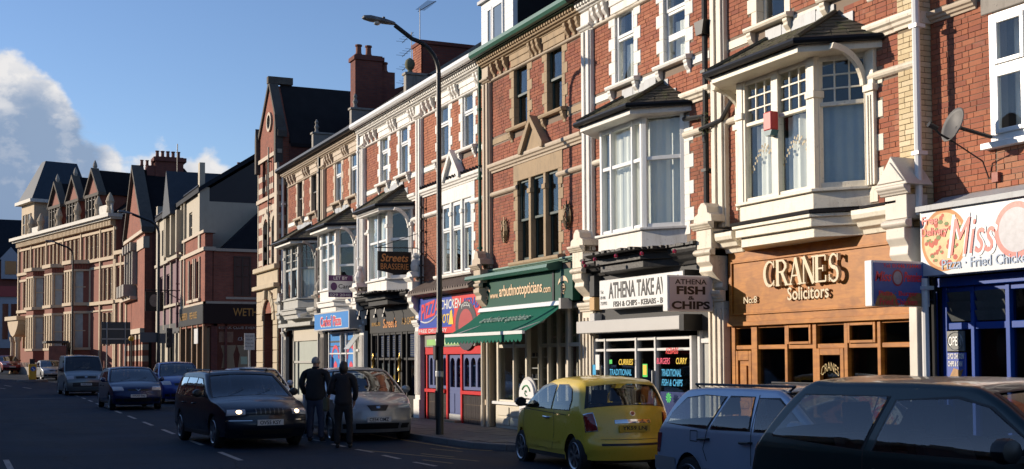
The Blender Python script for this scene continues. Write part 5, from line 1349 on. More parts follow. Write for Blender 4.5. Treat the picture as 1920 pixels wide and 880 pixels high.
for a, b in ((-11.46, -10.98), (-10.88, -9.95)):
    for c_, d_ in ((4.52, 5.30), (5.40, 5.98)):
        f_ = MB(); f_.box(a, a + .06, yy - .07, yy - .02, c_, d_); f_.box(b - .06, b, yy - .07, yy - .02, c_, d_); f_.box(a + .06, b - .06, yy - .07, yy - .02, c_, c_ + .06); f_.box(a + .06, b - .06, yy - .07, yy - .02, d_ - .06, d_); f_.obj('casement', WHITEC, wn, bev=.008)
        MB().box(a + .06, b - .06, yy - .045, yy - .04, c_ + .06, d_ - .06).obj('pane', GLASS, wn)
MB().box(-11.64, -9.8, DY - .12, DY + .02, 4.34, 4.42).obj('sill', WHITEC, h, bev=.006)
wavy(h, -11.4, -10.9, 4.5, 6.0, DY + .25, CURT)
mb = MB(); mb.box(-12.6, -6, DY + 5, DY + 5.2, PZ, 9.2); mb.box(-12.6, -6, DY + .3, DY + 5, 3.5, 3.6); mb.box(-12.6, -6, DY, DY + 5.2, 9.2, 9.3); mb.box(-12.62, -12.5, DY + .3, DY + 5, PZ, 9.2); mb.obj('inner_walls', ROOM, h)
MB().prism([(DY, 3.84), (DY - .2, 3.74), (DY - .48, 3.69), (DY - .48, 3.62), (DY, 3.62)], 'x', -12.42, -6).obj('lead_roof', LEAD, h)
BANNER = mat('pale sign print', (.56, .60, .63), .35, var=.1, vscale=.8)
yb = DY - .42
sg = MB().box(-12.40, -7.0, yb, DY, 2.78, 3.62).obj('sign_board', BANNER, h)
def pizza(mb_list, cx, cz, r, y):
    b0 = MB(); disc(b0, cx, cz, r, y - .001, y, 40); b0.obj('pizza_crust', mat('crust print', (.58, .24, .06), .6, var=.35, vscale=7), sg)
    b0 = MB(); disc(b0, cx, cz, r * .88, y - .002, y - .001, 40); b0.obj('pizza_cheese', mat('cheese print', (.80, .55, .28), .6, var=.5, vscale=9), sg)
    b0 = MB()
    for k in range(34): a = random.random() * 6.3; q = r * .8 * math.sqrt(random.random()); disc(b0, cx + q * math.cos(a), cz + q * math.sin(a), random.uniform(.02, .05), y - .003 - k * .00002, y - .002, 8, random.uniform(.7, 1.5))
    b0.obj('pizza_topping', mat('topping print', (.52, .08, .035), .6, var=.6, vscale=12), sg)
    b0 = MB()
    for k in range(22): a = random.random() * 6.3; q = r * .8 * math.sqrt(random.random()); disc(b0, cx + q * math.cos(a), cz + q * math.sin(a), random.uniform(.012, .03), y - .0045 - k * .00002, y - .003, 6, 1.5)
    b0.obj('pizza_pepper', mat('pepper print', (.16, .22, .05), .6, var=.6, vscale=12), sg)
pizza(None, -11.98, 3.22, .40, yb)
SRED = mat('signal red lettering', (.74, .06, .04), .4, var=.03)
text('Miss', SIGNW, sg, (-11.92, yb - .007, 2.975), .84, .55, ext=.001, shear=.3, bold=.0); text('Miss', SRED, sg, (-11.87, yb - .010, 3.01), .74, .46, ext=.001, shear=.3, bold=.0)
text('Pennies', SRED, sg, (-10.3, yb - .012, 3.0), 1.9, .5, ext=.003, shear=.3, bold=.02)
text('Free', SRED, sg, (-12.36, yb - .007, 3.44), .28, .11, ext=.003, bold=.015); text('Delivery', SRED, sg, (-12.37, yb - .007, 3.26), .46, .14, ext=.003, bold=.015)
text('Pizza · Fried Chicken', mat('steel blue lettering', (.20, .30, .46), .4), sg, (-12.02, yb - .007, 2.84), 1.45, .13, ext=.003, bold=.008)
mb = MB(); disc(mb, -10.80, 3.24, .34, yb - .004, yb, 32); mb.obj('round_emblem', SRED, sg); mb = MB(); disc(mb, -10.80, 3.24, .27, yb - .008, yb - .004, 32); mb.obj('portrait_disc', MATS['emblem grey'], sg)
sw = _glz(h, -12.42, -8.0, [(-12.42, .10), (-11.88, .06), (-11.30, .07), (-10.5, .07), (-8.0, .1)], [(.3, .2), (2.08, .09), (2.56, .08)], BLUEP, DY - .05)
mb = MB()
for a, b in ((-12.32, -11.92), (-11.84, -11.35)):
    for k in range(3): z = 2.19 + k * .125; mb.add([(a, DY - .02, z), (b, DY - .02, z), (b, DY - .07, z + .13), (a, DY - .07, z + .13)], [(0, 1, 2, 3)])
mb.obj('louvre_panes', mat('dusty louvre glass', (.10, .11, .11), .15, var=.3), sw)
MB().box(-12.5, -8, DY - .14, DY + .02, 2.64, 2.76).obj('head_rail', BLUEP, h, bev=.006); MB().box(-12.54, -12.42, DY - .1, DY + .05, PZ, 2.6).obj('jamb', BLUEP, h)
ps = MB().box(-12.315, -12.0, DY - .085, DY - .058, 1.46, 1.78).obj('poster', mat('royal poster', (.02, .07, .40), .4), h)
text('2 PCS CHICKEN', SIGNW, ps, (-12.30, DY - .087, 1.70), .28, .07, ext=.003, shear=.15, bold=.02); text('CHIPS & CAN', SIGNW, ps, (-12.30, DY - .087, 1.60), .25, .07, ext=.003, shear=.15, bold=.02)
MB().prism([(-12.27, 1.47), (-12.08, 1.47), (-12.03, 1.57), (-12.08, 1.55), (-12.2, 1.58)], 'y', DY - .09, DY - .086).obj('food_print', MATS['food print'], ps)
oo = MB(); oo.box(-12.315, -12.02, DY - .085, DY - .058, 1.80, 2.06); o = oo.obj('open_sign', mat('grey neon board', (.13, .14, .14), .4), h)
text('OPEN', STEEL, o, (-12.28, DY - .088, 1.87), .22, .12, ext=.003)
mb = MB(); mb.tube([(-12.17 + .13 * math.cos(a * .3), DY - .088, 1.93 + .115 * math.sin(a * .3)) for a in range(22)], .006, 4); mb.obj('tube_ring', STEEL, o)
MB().box(-11.20, -11.0, DY - .14, DY - .1, 1.42, 1.45).obj('door_handle', WHITEC, sw)
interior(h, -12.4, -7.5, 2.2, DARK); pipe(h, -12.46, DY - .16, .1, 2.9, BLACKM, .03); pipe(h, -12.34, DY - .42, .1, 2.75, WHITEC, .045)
# ------------------------------------------------------------------ ground, road, kerbs, pavement
def asphalt(name, base, blue):
    m = bpy.data.materials.new(name); m.use_nodes = True; t = m.node_tree; q = NG(t); b = t.nodes['Principled BSDF']
    pos = q.n('ShaderNodeNewGeometry').outputs['Position']
    n = q.n('ShaderNodeTexNoise', {'Vector': pos, 'Scale': 110., 'Detail': 3., 'Roughness': .8}).outputs[0]
    mp = q.n('ShaderNodeMapping', {'Vector': pos, 'Scale': (.12, .9, 1)}).outputs[0]
    n2 = q.n('ShaderNodeTexNoise', {'Vector': mp, 'Scale': 1.1, 'Detail': 5., 'Roughness': .6}).outputs[0]
    n3 = q.n('ShaderNodeTexNoise', {'Vector': pos, 'Scale': .5, 'Detail': 4.}).outputs[0]
    v = q.n('ShaderNodeTexVoronoi', {'Vector': pos, 'Scale': .45}, feature='DISTANCE_TO_EDGE').outputs[0]
    crack = q.m('SUBTRACT', 1.0, q.ss(v, .0, .012))
    k = q.m('ADD', q.m('MULTIPLY_ADD', n, 1.0, .28), q.m('MULTIPLY_ADD', n2, 1.3, -.5)); k = q.m('ADD', k, q.m('MULTIPLY_ADD', n3, 1.1, -.55))
    k = q.m('SUBTRACT', k, q.m('MULTIPLY', crack, .55))
    c = q.n('ShaderNodeVectorMath', {0: base, 'Scale': k}, operation='SCALE').outputs[0]
    t.links.new(c, b.inputs['Base Color']); b.inputs['Specular IOR Level'].default_value = .16
    t.links.new(q.m('MULTIPLY_ADD', n2, .3, .6), b.inputs['Roughness'])
    bp = q.n('ShaderNodeBump', {'Height': n, 'Strength': .6, 'Distance': .008}); t.links.new(bp.outputs[0], b.inputs['Normal'])
    MATS[name] = m; return m
ASPH = asphalt('road asphalt', (.009, .022, .042), 0)  # the blue of the street's shade is put into this base colour
PATCH = (asphalt('old tarmac patch', (.015, .028, .046), 0), asphalt('dark tarmac patch', (.006, .015, .030), 0))
PAVE = mat('worn paving', (.13, .12, .11), .75, var=.3, vscale=2., bump=.4, dirt=.4, dcol=(.05, .045, .04))
KERB = mat('kerb stone', (.16, .155, .15), .8, var=.25, bump=.3)
PAINTW = mat('worn road paint', (.34, .34, .33), .75, var=.7, vscale=9, dirt=.85, dcol=(.08, .08, .085))
PAINTY = mat('worn yellow paint', (.24, .18, .07), .75, var=.7, vscale=9, dirt=.85, dcol=(.08, .08, .08))
KN = [(40, 10.62), (-19.4, 10.62), (-20.2, 10.3), (-21.2, 9.45), (-22.0, 9.12), (-24.5, 9.0), (-45, 8.95), (-90, 8.9), (-112, 5.9), (-120, 4.9), (-124.5, 4.2), (-127.5, 8), (-210, 14)]
KO = [(40, -.9), (-60, -.9), (-92, -1.2), (-122, -8), (-150, -12), (-210, -16)]
def lerpline(L, x):
    for (x0, y0), (x1, y1) in zip(L, L[1:]):
        if x1 <= x <= x0: return y0 + (y1 - y0) * (x0 - x) / (x0 - x1)
    return L[-1][1]
XS_ = sorted(set([40 - i * 4 for i in range(62)] + [p[0] for p in KN] + [-19.8, -20.7, -21.6]), reverse=True)
def strip(fa, fb, dz, xs=XS_, n=1):
    mb = MB(); vs = []
    for x in xs:
        a, b = fa(x), fb(x)
        for k in range(n + 1): vs.append((x, a + (b - a) * k / n, gz(x) + dz))
    w = n + 1
    mb.add(vs, [(i * w + k, i * w + k + 1, (i + 1) * w + k + 1, (i + 1) * w + k) for i in range(len(xs) - 1) for k in range(n)]); return mb
mb = MB(); gx = [600, 60] + [40 - 8 * i for i in range(40)] + [-400, -900, -2500]
mb.add([(x, y, gz(x) * (1 if x > -300 else gz(-300) / max(gz(x), .01)) - .03) for x in gx for y in (-1500, 1500)], [(2 * i, 2 * i + 1, 2 * i + 3, 2 * i + 2) for i in range(len(gx) - 1)])
struct(mb.obj('ground', mat('far ground', (.07, .068, .06), .9, var=.3, vscale=.2)))
road = struct(strip(lambda x: lerpline(KO, x), lambda x: lerpline(KN, x), 0.).obj('road', ASPH))
def linestrip(pts, w, m, name, dz=.005):
    mb = MB()
    for (x0, y0), (x1, y1) in pts:
        d = V3((x1 - x0, y1 - y0, 0)).normalized(); n = V3((-d.y, d.x, 0)) * w / 2
        mb.add([(x0 + n.x, y0 + n.y, gz(x0) + dz), (x0 - n.x, y0 - n.y, gz(x0) + dz), (x1 - n.x, y1 - n.y, gz(x1) + dz), (x1 + n.x, y1 + n.y, gz(x1) + dz)], [(0, 1, 2, 3)])
    return mb.obj(name, m, road)
def cl(x): return 4.45 + (-x - 20) * .022 if x > -62 else lerpline([(-62, 5.37), (-78, 5.2), (-95, 3.0), (-140, -8.5)], x)
seg = []; x = -13.
while x > -75: seg.append(((x, cl(x)), (x - 2.1, cl(x - 2.1)))); x -= 4.15
linestrip(seg, .10, PAINTW, 'centre_line')
linestrip([((-78 - 5 * k, cl(-78 - 5 * k) - 1.2 - .25 * k), (-80.5 - 5 * k, cl(-80.5 - 5 * k) - 1.2 - .25 * k)) for k in range(6)] + [((-78 - 4 * k, cl(-78 - 4 * k) - 2.6 - .4 * k), (-80 - 4 * k, cl(-80 - 4 * k) - 2.6 - .4 * k)) for k in range(6)], .14, PAINTW, 'hatched_line')
linestrip([((10, .84), (-23.4, .80))], .10, PAINTW, 'edge_line')
linestrip([((-60.5, 1.0), (-60.5, 4.6))], .12, PAINTW, 'cross_line')
linestrip([((x, 7.02 + (.05 if k % 2 else 0)), (x - .9, 7.02)) for k, x in enumerate([-17 - 1.65 * j for j in range(14)])], .09, PAINTW, 'parking_bay_line')
linestrip([((-19.2, 8.05), (-22.6, 7.05)), ((-20.2, 8.0), (-21.2, 7.75)), ((-19.0, 7.5), (-19.9, 7.3)), ((-21.3, 8.6), (-22.3, 8.35))], .07, PAINTY, 'worn_bay_line')
linestrip([((a[0], a[1] - .28), (b[0], b[1] - .28)) for a, b in zip(KN[3:7], KN[4:8])], .08, PAINTY, 'yellow_line')
for i_, (x_, y_, a_, b_) in enumerate(((-31, 2.2, 5.5, 1.3), (-23.5, 5.9, 3.2, .9), (-44, 6.3, 6.5, 1.1), (-17.5, 2.9, 2.4, 1.6), (-38, 1.5, 3.0, .8))):
    mb = MB(); mb.add([(x_, y_, .004), (x_ - a_, y_ + .12, .004), (x_ - a_ - .1, y_ + b_, .004), (x_ + .08, y_ + b_ - .1, .004)], [(0, 1, 2, 3)]); mb.obj('tarmac_patch', PATCH[i_ % 2], road)
pv = struct(strip(lambda x: lerpline(KN, x) + .14, lambda x: max(12.6, lerpline(KN, x) + 1) if x > -95 else lerpline(KN, x) + 16, PZ).obj('pavement', PAVE))
mb = MB()                                           # slabs with open joints along the stretch in view
x = -12.
while x > -50:
    r_ = 0; y = 11.62
    while y > lerpline(KN, x) + .16:
        y0 = max(y - .60, lerpline(KN, x) + .15); o_ = .3 if r_ % 2 else 0
        mb.box(x - o_ - .592, x - o_, y0 + .008, y, PZ - .02, PZ + .010 + random.uniform(0, .006)); y -= .60; r_ += 1
    x -= .60
stuff(mb.obj('paving_slabs', PAVE, pv))
kb = struct(strip(lambda x: lerpline(KN, x), lambda x: lerpline(KN, x) + .02, -.02).obj('kerb', KERB))
me_k = None
pts = []
for (x0, y0), (x1, y1) in zip(KN[:8], KN[1:9]):
    L = math.hypot(x1 - x0, y1 - y0)
    if x0 > 0: x0 = -8.; y0 = 10.62; L = x0 - x1
    n = max(1, int(L / .92))
    for k in range(n): pts.append((x0 + (x1 - x0) * k / n, y0 + (y1 - y0) * k / n, x0 + (x1 - x0) * (k + 1) / n, y0 + (y1 - y0) * (k + 1) / n))
for k, (a, b, c, d) in enumerate(pts[:150]):
    if me_k is None:
        o = MB().box(.006, 1 - .006, -.15, 0, -.08, .118).obj('kerbstone', KERB, None, bev=.012); me_k = o.data; bpy.data.objects.remove(o)
    o = bpy.data.objects.new('kerbstone', me_k); COL.objects.link(o); o.parent = kb
    o.location = (a, b, gz(a) + random.uniform(-.004, .004)); o.rotation_euler = (0, 0, math.atan2(d - b, c - a)); o.scale = (math.hypot(c - a, d - b), 1, 1)

# the terrace across the street, behind the camera: it throws the shade on the road and shows in the shop glass
DARKW = mat('unlit pane', (.02, .022, .025), .08, spec=.8)
def opposite(x0, x1, y, rz, hgt, label):
    w = abs(x1 - x0); t = thing('shop_terrace', label, 'terrace', (x0, y, 0), rz)
    mb = MB(); mb.box(-w, 0, -7, 0, 0, hgt - .3); mb.obj('wall', FARBD, t, local=True)
    mb = MB(); mb.box(-w, 0, -7.1, .15, hgt - .3, hgt - .12); k = 0; xx = -w
    while xx < 0: mb.box(xx, min(xx + 5.6, 0), -6.8, .05, hgt - .12, hgt + (.10, -.02, .06)[k % 3]); xx += 5.7; k += 1
    mb.obj('parapet', STONEG, t, local=True)
    mb = MB(); fb = MB(); sb = MB(); xx = -w + .8
    while xx < -3:
        for a in (.4, 2.6): mb.box(xx + a, xx + a + 1.1, 0, .01, 3.3, 4.7); fb.box(xx + a - .1, xx + a + 1.2, 0, .06, 3.15, 3.3); fb.box(xx + a + .5, xx + a + .6, .01, .04, 3.3, 4.7); fb.box(xx + a, xx + a + 1.1, .01, .045, 3.95, 4.03)
        sb.box(xx, xx + 4.6, 0, .08, 2.4, 2.95); mb.box(xx + .1, xx + 4.5, 0, .012, .6, 2.35); xx += 5.2
    mb.obj('panes', DARKW, t, local=True); fb.obj('frames', STONEP, t, local=True); sb.obj('shop_fascias', GREYP, t, local=True)
opposite(30, -74, -3.4, 0, 5.42, 'low brick shop terrace on the camera side of the road')
opposite(-75, -150, -3.6, R_(14), 6.2, 'further low brick terrace on the camera side where the road bends')

# ------------------------------------------------------------------ far buildings
def wins(root, L, y, m, pane=DARKW, t=.07, name='window', mid=True, local=False, dep=.1):
    for x0, x1, z0, z1 in L:
        mb = MB(); mb.box(x0, x0 + t, y - .02, y + dep, z0, z1); mb.box(x1 - t, x1, y - .02, y + dep, z0, z1); mb.box(x0 + t, x1 - t, y - .02, y + dep, z0, z0 + t); mb.box(x0 + t, x1 - t, y - .02, y + dep, z1 - t, z1)
        if mid: zc = (z0 + z1) / 2; mb.box(x0 + t, x1 - t, y - .01, y + dep, zc - .03, zc + .03)
        o = mb.obj(name, m, root, local=local)
        MB().box(x0 + t, x1 - t, y + dep * .5, y + dep * .6, z0 + t, z1 - t).obj('pane', pane, o, local=local)
SOOT = mat('sooty coping stone', (.10, .085, .07), .9, var=.3, dirt=.5, dcol=(.05, .045, .04))
# --- banded gothic corner building
BY = 11.45
t = thing('gothic_building', 'striped brick and stone gabled building at the left end of the terrace', 'building', (-49.2, BY, PZ))
x0, x1 = -51.1, -47.46; xc = -49.0
hol = [(-50.35, -49.75, 8.42, 9.85), (-49.65, -49.1, 8.42, 9.85), (-48.45, -47.95, 8.42, 9.85), (-47.9, -47.55, 8.42, 9.85), (-50.0, -49.2, 5.6, 7.35), (-48.5, -47.75, 5.6, 7.35), (-49.9, -48.2, .1, 3.6)]
wallcells(x0, x1, PZ, 9.9, BY, BY + .4, hol).obj('wall', FARB, t)
gab = MB().prism([(x0, 9.9), (x1, 9.9), (x1, 10.6), (xc, 12.85), (x0, 10.6)], 'y', BY, BY + .4).obj('gable', FARB, t)
MB().lathe([(.28, .02), (.28, -.06), (.40, -.06), (.40, .02)], (xc, BY - .02, 11.35), 20, 'y', cap=False).obj('oculus_ring', STONEP, gab)
mb = MB(); mb.lathe([(.001, -.012), (.30, -.012), (.30, .0)], (xc, BY - .005, 11.35), 20, 'y'); mb.obj('oculus_pane', DARKW, gab)
mb = MB()
for a, b in ((x0 - .1, xc), (x1 + .1, xc)):
    mb.prism([(a, 10.5), (a, 10.75), (xc, 13.1), (xc, 12.88)], 'y', BY - .08, BY + .28)
mb.box(xc - .14, xc + .14, BY - .12, BY + .9, 12.92, 13.2)
for a in (x0 + .1, x1 - .12): mb.box(a - .13, a + .13, BY - .16, BY + .14, 9.5, 10.9); mb.prism([(a - .13, 10.9), (a + .13, 10.9), (a, 11.4)], 'y', BY - .16, BY + .14)
mb.obj('gable_coping', SOOT, t)
mb = MB()
for z in (4.5, 5.72, 6.25, 6.78, 7.31, 7.84, 8.72, 9.2): 
    for a, b in spans(x0 - .01, x1 + .01, [(h_[0], h_[1]) for h_ in hol if h_[2] < z + .1 and h_[3] > z - .1]): mb.box(a, b, BY - .015, BY + .3, z - .11, z + .11)
mb.box(x0 - .04, x1 + .04, BY - .08, BY + .1, 9.86, 10.02); mb.box(x0 - .04, x1 + .04, BY - .08, BY + .1, 8.2, 8.36)
mb.box(x1 - .42, x1, BY - .1, BY, 5.4, 9.86) ; mb.box(x0, x0 + .1, BY - .03, BY, 5.4, 9.8)
mb.obj('stone_bands', STONEP, t)
mb = MB()
mb.box(x0 - .1, x1 + .1, BY - .22, BY, 5.30, 5.50); mb.box(x0 - .02, x1 + .02, BY - .06, BY, 4.75, 5.3); mb.box(x0 - .12, x1 + .12, BY - .25, BY, 4.58, 4.75)
for a, b in ((x0, -49.9), (-48.2, x1)):
    z = PZ
    while z < 4.5: mb.box(a, b, BY - .07, BY, z + .012, min(z + .5, 4.58)); z += .5
n = 11
for k in range(n):
    a0, a1 = math.pi * k / n, math.pi * (k + 1) / n - .02
    mb.prism([(-49.05 + r_ * math.cos(a), 3.3 + r_ * math.sin(a)) for r_, a in ((.85, a0), (1.22, a0), (1.22, a1), (.85, a1))], 'y', BY - (.12 if k != 5 else .25), BY)
mb.obj('stone_ground_floor', mat('pale ashlar', (.52, .42, .28), .8, var=.15, dirt=.4, dcol=(.2, .16, .12)), t, bev=.02)
MB().box(-49.9, -48.2, BY + .5, BY + .6, PZ, 4.2).obj('doorway', DARK, t)
mb = MB()
for a in (-50.05, -49.15, -48.55, -47.7): mb.box(a - .05, a + .05, BY - .06, BY + .1, 5.55, 7.2)
for cx in (-49.6, -48.12):
    for k in range(7): a0, a1 = math.pi * k / 7, math.pi * (k + 1) / 7 - .03; rr = .82 if k % 2 else .66; mb.prism([(cx + r_ * math.cos(a), 7.05 + r_ * math.sin(a)) for r_, a in ((.42, a0), (rr, a0), (rr, a1), (.42, a1))], 'y', BY - .05, BY + .1)
mb.obj('window_arches', STONEP, t)
wins(t, [h_ for h_ in hol[:6]], BY + .12, BROWNW)
mb = MB(); rz = 12.9; mb.prism([(x0 - .1, 10.4), (xc, rz), (x1 + .25, 10.25), (x1 + .25, 10.1), (xc, rz - .2), (x0 - .1, 10.2)], 'y', BY + .4, BY + 9.5); mb.obj('roof', SLATE, t)
mb = MB(); mb.box(x0, x1, BY + 9, BY + 9.3, PZ, 10.3); mb.box(x1 - .1, x1 + .2, BY + .4, BY + 9, 8.9, 10.25); mb.box(x0, x0 + .3, BY + .4, BY + 9, PZ, 10.3); mb.box(x0, x1, BY + .5, BY + 9, 5.0, 5.2); mb.obj('flank_wall', FARBD, t)
pipe(t, -48.85, BY - .10, 5.5, 10.3, BLACKM, .03)
# --- corner pub
t = thing('corner_pub', 'dark brick corner pub with a black gold-lettered fascia facing the side street', 'pub', (-68.2, D, PZ))
px, pw = -64.5, -72.0
mb = wallcells(pw, px, 3.5, 8.35, D - .04, D + .36, [(-68.9, -67.9, 5.0, 7.0), (-67.0, -66.0, 5.0, 7.0)]); mb.obj('wall', FARB, t)
mb = MB(); mb.box(px - .4, px, D + .4, D + 8, 3.5, 7.4); sdw = mb.obj('side_wall', FARB, t)
mb = MB(); mb.box(pw, px + .15, D - .15, D + .5, 8.35, 8.5); mb.box(pw, px + .12, D - .14, D + .5, 7.42, 7.62); mb.box(px - .3, px + .12, D + .5, D + 8, 7.40, 7.55); mb.box(px - .2, px + .1, D - .1, D + 8, 4.66, 4.78); mb.box(pw, px + .1, D - .1, D, 4.66, 4.78)
mb.box(px, px + .06, D + 1.05, D + 3.4, 4.9, 5.02)
mb.obj('cornice', STONEP, t)
mb = MB()
for x in (-69.1, -67.7, -67.2, -65.8): mb.box(x - .08, x + .08, D - .12, D, 4.9, 7.2); 
mb.box(-69.3, -67.6, D - .18, D, 4.85, 5.0); mb.box(-67.3, -65.6, D - .18, D, 4.85, 5.0); mb.obj('window_trim', STONEP, t)
wins(t, [(-68.9, -67.9, 5.0, 7.0), (-67.0, -66.0, 5.0, 7.0)], D + .1, BROWNW)
mb = MB(); mb.prism([(D + .5, 7.5), (D + .9, 7.62), (D + 3.2, 9.9), (D + 8, 9.9), (D + 8, 7.5)], 'x', pw + .3, px - .1); mb.obj('roof', mat('blue black slate', (.014, .018, .026), .75, spec=.15, var=.3), t)
mb = MB(); 
for zz in (5.08, 6.1, 6.65, 7.1): mb.box(px - .02, px + .05, D + 1.45, D + 2.35, zz, zz + .07)
for yy in (1.45, 1.88, 2.28): mb.box(px - .02, px + .06, D + yy, D + yy + .07, 5.08, 7.17)
sw = mb.obj('side_window', BROWNW, t); MB().box(px - .0, px + .012, D + 1.5, D + 2.3, 5.1, 7.1).obj('pane', mat('dim pane', (.07, .06, .055), .2), sw)
mb = MB(); mb.box(pw, px + .1, D - .14, D, 3.62, 4.64); mb.box(px, px + .14, D - .14, D + 8, 3.62, 4.64); fo = mb.obj('fascia', BLACK, t)
text('WETHERSPOON', GOLDT, fo, (px + .142, D + 1.40, 4.02), 3.3, .42, YV, ZV, ext=.01, bold=.01); text('WETHERSPOON', GOLDT, fo, (-71.6, D - .142, 3.95), 2.4, .4, ext=.01); text('THE ERNEST WILLOWS', GOLDT, fo, (-68.9, D - .142, 3.95), 2.9, .36, ext=.01) if False else text('FREE HOUSE', GOLDT, fo, (-68.4, D - .142, 3.95), 2.2, .36, ext=.01)
mb = MB(); mb.box(px - .3, px, D + .3, D + .62, PZ, 3.62); mb.box(px - .3, px, D + .62, D + 8, PZ, .7); mb.box(px - .3, px, D + 1.0, D + 1.12, .7, 3.62); mb.box(px - .3, px, D + 2.9, D + 3.05, .7, 3.62); mb.obj('side_shopfront', FARBD, t)
pn = MB().box(px - .12, px - .1, D + .62, D + 8, .7, 3.6).obj('side_glazing', DARKW, t)
text('STEAK CLUB EVERY DAY', PAPER, pn, (px - .098, D + .7, 3.35), 2.6, .14, YV, ZV, ext=.004); text('£3.10   £1.99', PAPER, pn, (px - .098, D + 1.7, 2.75), 1.3, .18, YV, ZV, ext=.004)
fp = MB().box(px - .1, px - .09, D + .72, D + 1.45, 2.65, 3.2).obj('meal_poster', mat('meal print', (.25, .14, .08), .5, var=.8, vscale=5), pn)
mb = MB()
for a in (.85, 1.7): mb.prism([(D + a, 1.3), (D + a + .7, 1.3), (D + a + .62, 2.0), (D + a + .78, 2.5), (D + a - .05, 2.5), (D + a + .1, 2.0)], 'x', px - .1, px - .085)
mb.obj('window_curtain', mat('tan curtain', (.36, .26, .15), .9), pn); MB().box(px - .1, px - .08, D + 1.85, D + 2.2, 1.5, 1.9).obj('lit_notice', mat('pale green notice', (.5, .6, .4), .6), pn)
mb = MB()
for x in (-71.8, -69.9, -68.0, -66.4, -64.7): mb.box(x - .12, x + .12, D - .1, D + .1, PZ, 3.6)
mb.box(pw, px, D, D + .1, PZ, .6); mb.obj('shopfront_columns', mat('amber timber', (.26, .14, .06), .5, var=.2), t)
MB().box(pw, px - .1, D + .25, D + .3, PZ, 3.6).obj('front_glazing', DARKW, t); MB().box(-67.1, -66.0, D - .13, D - .1, 2.6, 3.4).obj('white_banner', SIGNW, t)
# --- cream over purple house
PURP = mat('mauve paint', (.15, .055, .075), .7, var=.15, dirt=.3, dcol=(.10, .05, .06)); CRW = mat('cream render', (.46, .40, .30), .75, var=.08, dirt=.3, dcol=(.3, .26, .2))
t = thing('painted_house', 'building with cream upper floor over mauve walls and a steep slate gablet', 'building', (-74, D, PZ))
hw = [(-79.6, -78.5, 8.3, 9.9), (-69.6, -68.6, 8.3, 9.9)]
lo = [(-80.4, -79.2, 5.1, 7.0), (-77.6, -76.4, 5.1, 7.0), (-70.9, -69.9, 5.1, 7.0)]
wallcells(-81.2, -72.0, 3.4, 7.7, D, D + .4, lo).obj('wall', PURP, t); wallcells(-81.2, -65.7, 7.7, 10.9, D, D + .4, hw).obj('upper_wall', CRW, t)
wallcells(-72.0, -65.9, 3.4, 7.7, D + .42, D + .6, []).obj('inner_wall', PURP, t)
MB().box(-66.0, -65.7, D + .4, D + 9, 3.4, 10.15).obj('end_wall', CRW, t)
mb = MB(); mb.prism([(D + .3, 10.15), (D + 9, 10.15), (D + 9, 16.5), (D + .3, 10.75)], 'x', -66.0, -65.72); mb.obj('boarded_gable', mat('black boarding', (.018, .016, .018), .6), t)
mb = MB(); mb.prism([(D - .2, 10.85), (D + 9, 16.95), (D + 9, 16.7), (D - .2, 10.6)], 'x', -81.2, -65.55); mb.obj('roof', MATS['blue black slate'], t)
mb = MB(); mb.box(-66.15, -65.68, D - .12, D + .16, 7.6, 12.2); mb.box(-81.2, -80.7, D - .12, D + .4, 3.5, 11.6)
for x in (-78.0, -75.4, -71.6, -70.6): mb.box(x - .10, x + .10, D - .12, D + .02, 3.6, 10.8)
mb.box(-75.4, -71.6, D - .35, D + .1, 7.6, 7.8); mb.box(-81.2, -72.0, D - .22, D, 7.62, 7.8); mb.box(-81.2, -72, D - .2, D, 4.9, 5.05)
for x in (-75.5, -73.5, -71.5): mb.box(x - .18, x + .18, D - .42, D, 7.9, 10.3)
mb.obj('pilasters', CRW, t)
gb = MB().prism([(-75.7, 10.3), (-73.0, 10.3), (-74.35, 12.75)], 'y', D - .45, D - .2).obj('gablet', CRW, t)
mb = MB(); mb.prism([(-75.9, 10.25), (-74.35, 12.95), (-72.8, 10.25)], 'y', D - .55, D + 4.2); mb.obj('gablet_roof', mat('lead blue slate', (.06, .07, .085), .7, spec=.2, var=.2), t)
mb = MB(); mb.tube([(-74.35, D + .1, 12.8), (-74.35, D + .1, 14.6)], .03, 5); mb.obj('spike', BLACKM, t)
mb = MB()
for x in (-81.2, -70.4): mb.tube([(x, D - .12, 10.95), (x + (5 if x < -75 else 4.5), D - .12, 10.95)], .09, 6)
mb.obj('gutter', BLACK, t)
wins(t, hw, D + .1, CRW); wins(t, lo, D + .1, mat('purple joinery', (.10, .04, .06), .5))
mb = MB(); mb.box(-81, -72.1, D - .1, D + .1, 3.3, 3.9); mb.obj('fascia', GREYP, t); MB().box(-81, -72.1, D + .2, D + .3, PZ, 3.3).obj('shop_glazing', DARKW, t)
mb = MB()
for x in (-80.8, -79, -77.2, -75.4, -73.6, -72.3): mb.box(x - .2, x + .2, D - .1, D + .15, PZ, 3.4)
mb.box(-76.8, -75.2, D - .14, D, .3, 2.9); mb.obj('shopfront_piers', CRW, t)
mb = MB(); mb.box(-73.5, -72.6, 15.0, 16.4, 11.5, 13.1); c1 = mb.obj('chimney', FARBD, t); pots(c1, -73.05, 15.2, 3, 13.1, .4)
pipe(t, -72.3, D - .2, 3.6, 8.0, PURP, .08)
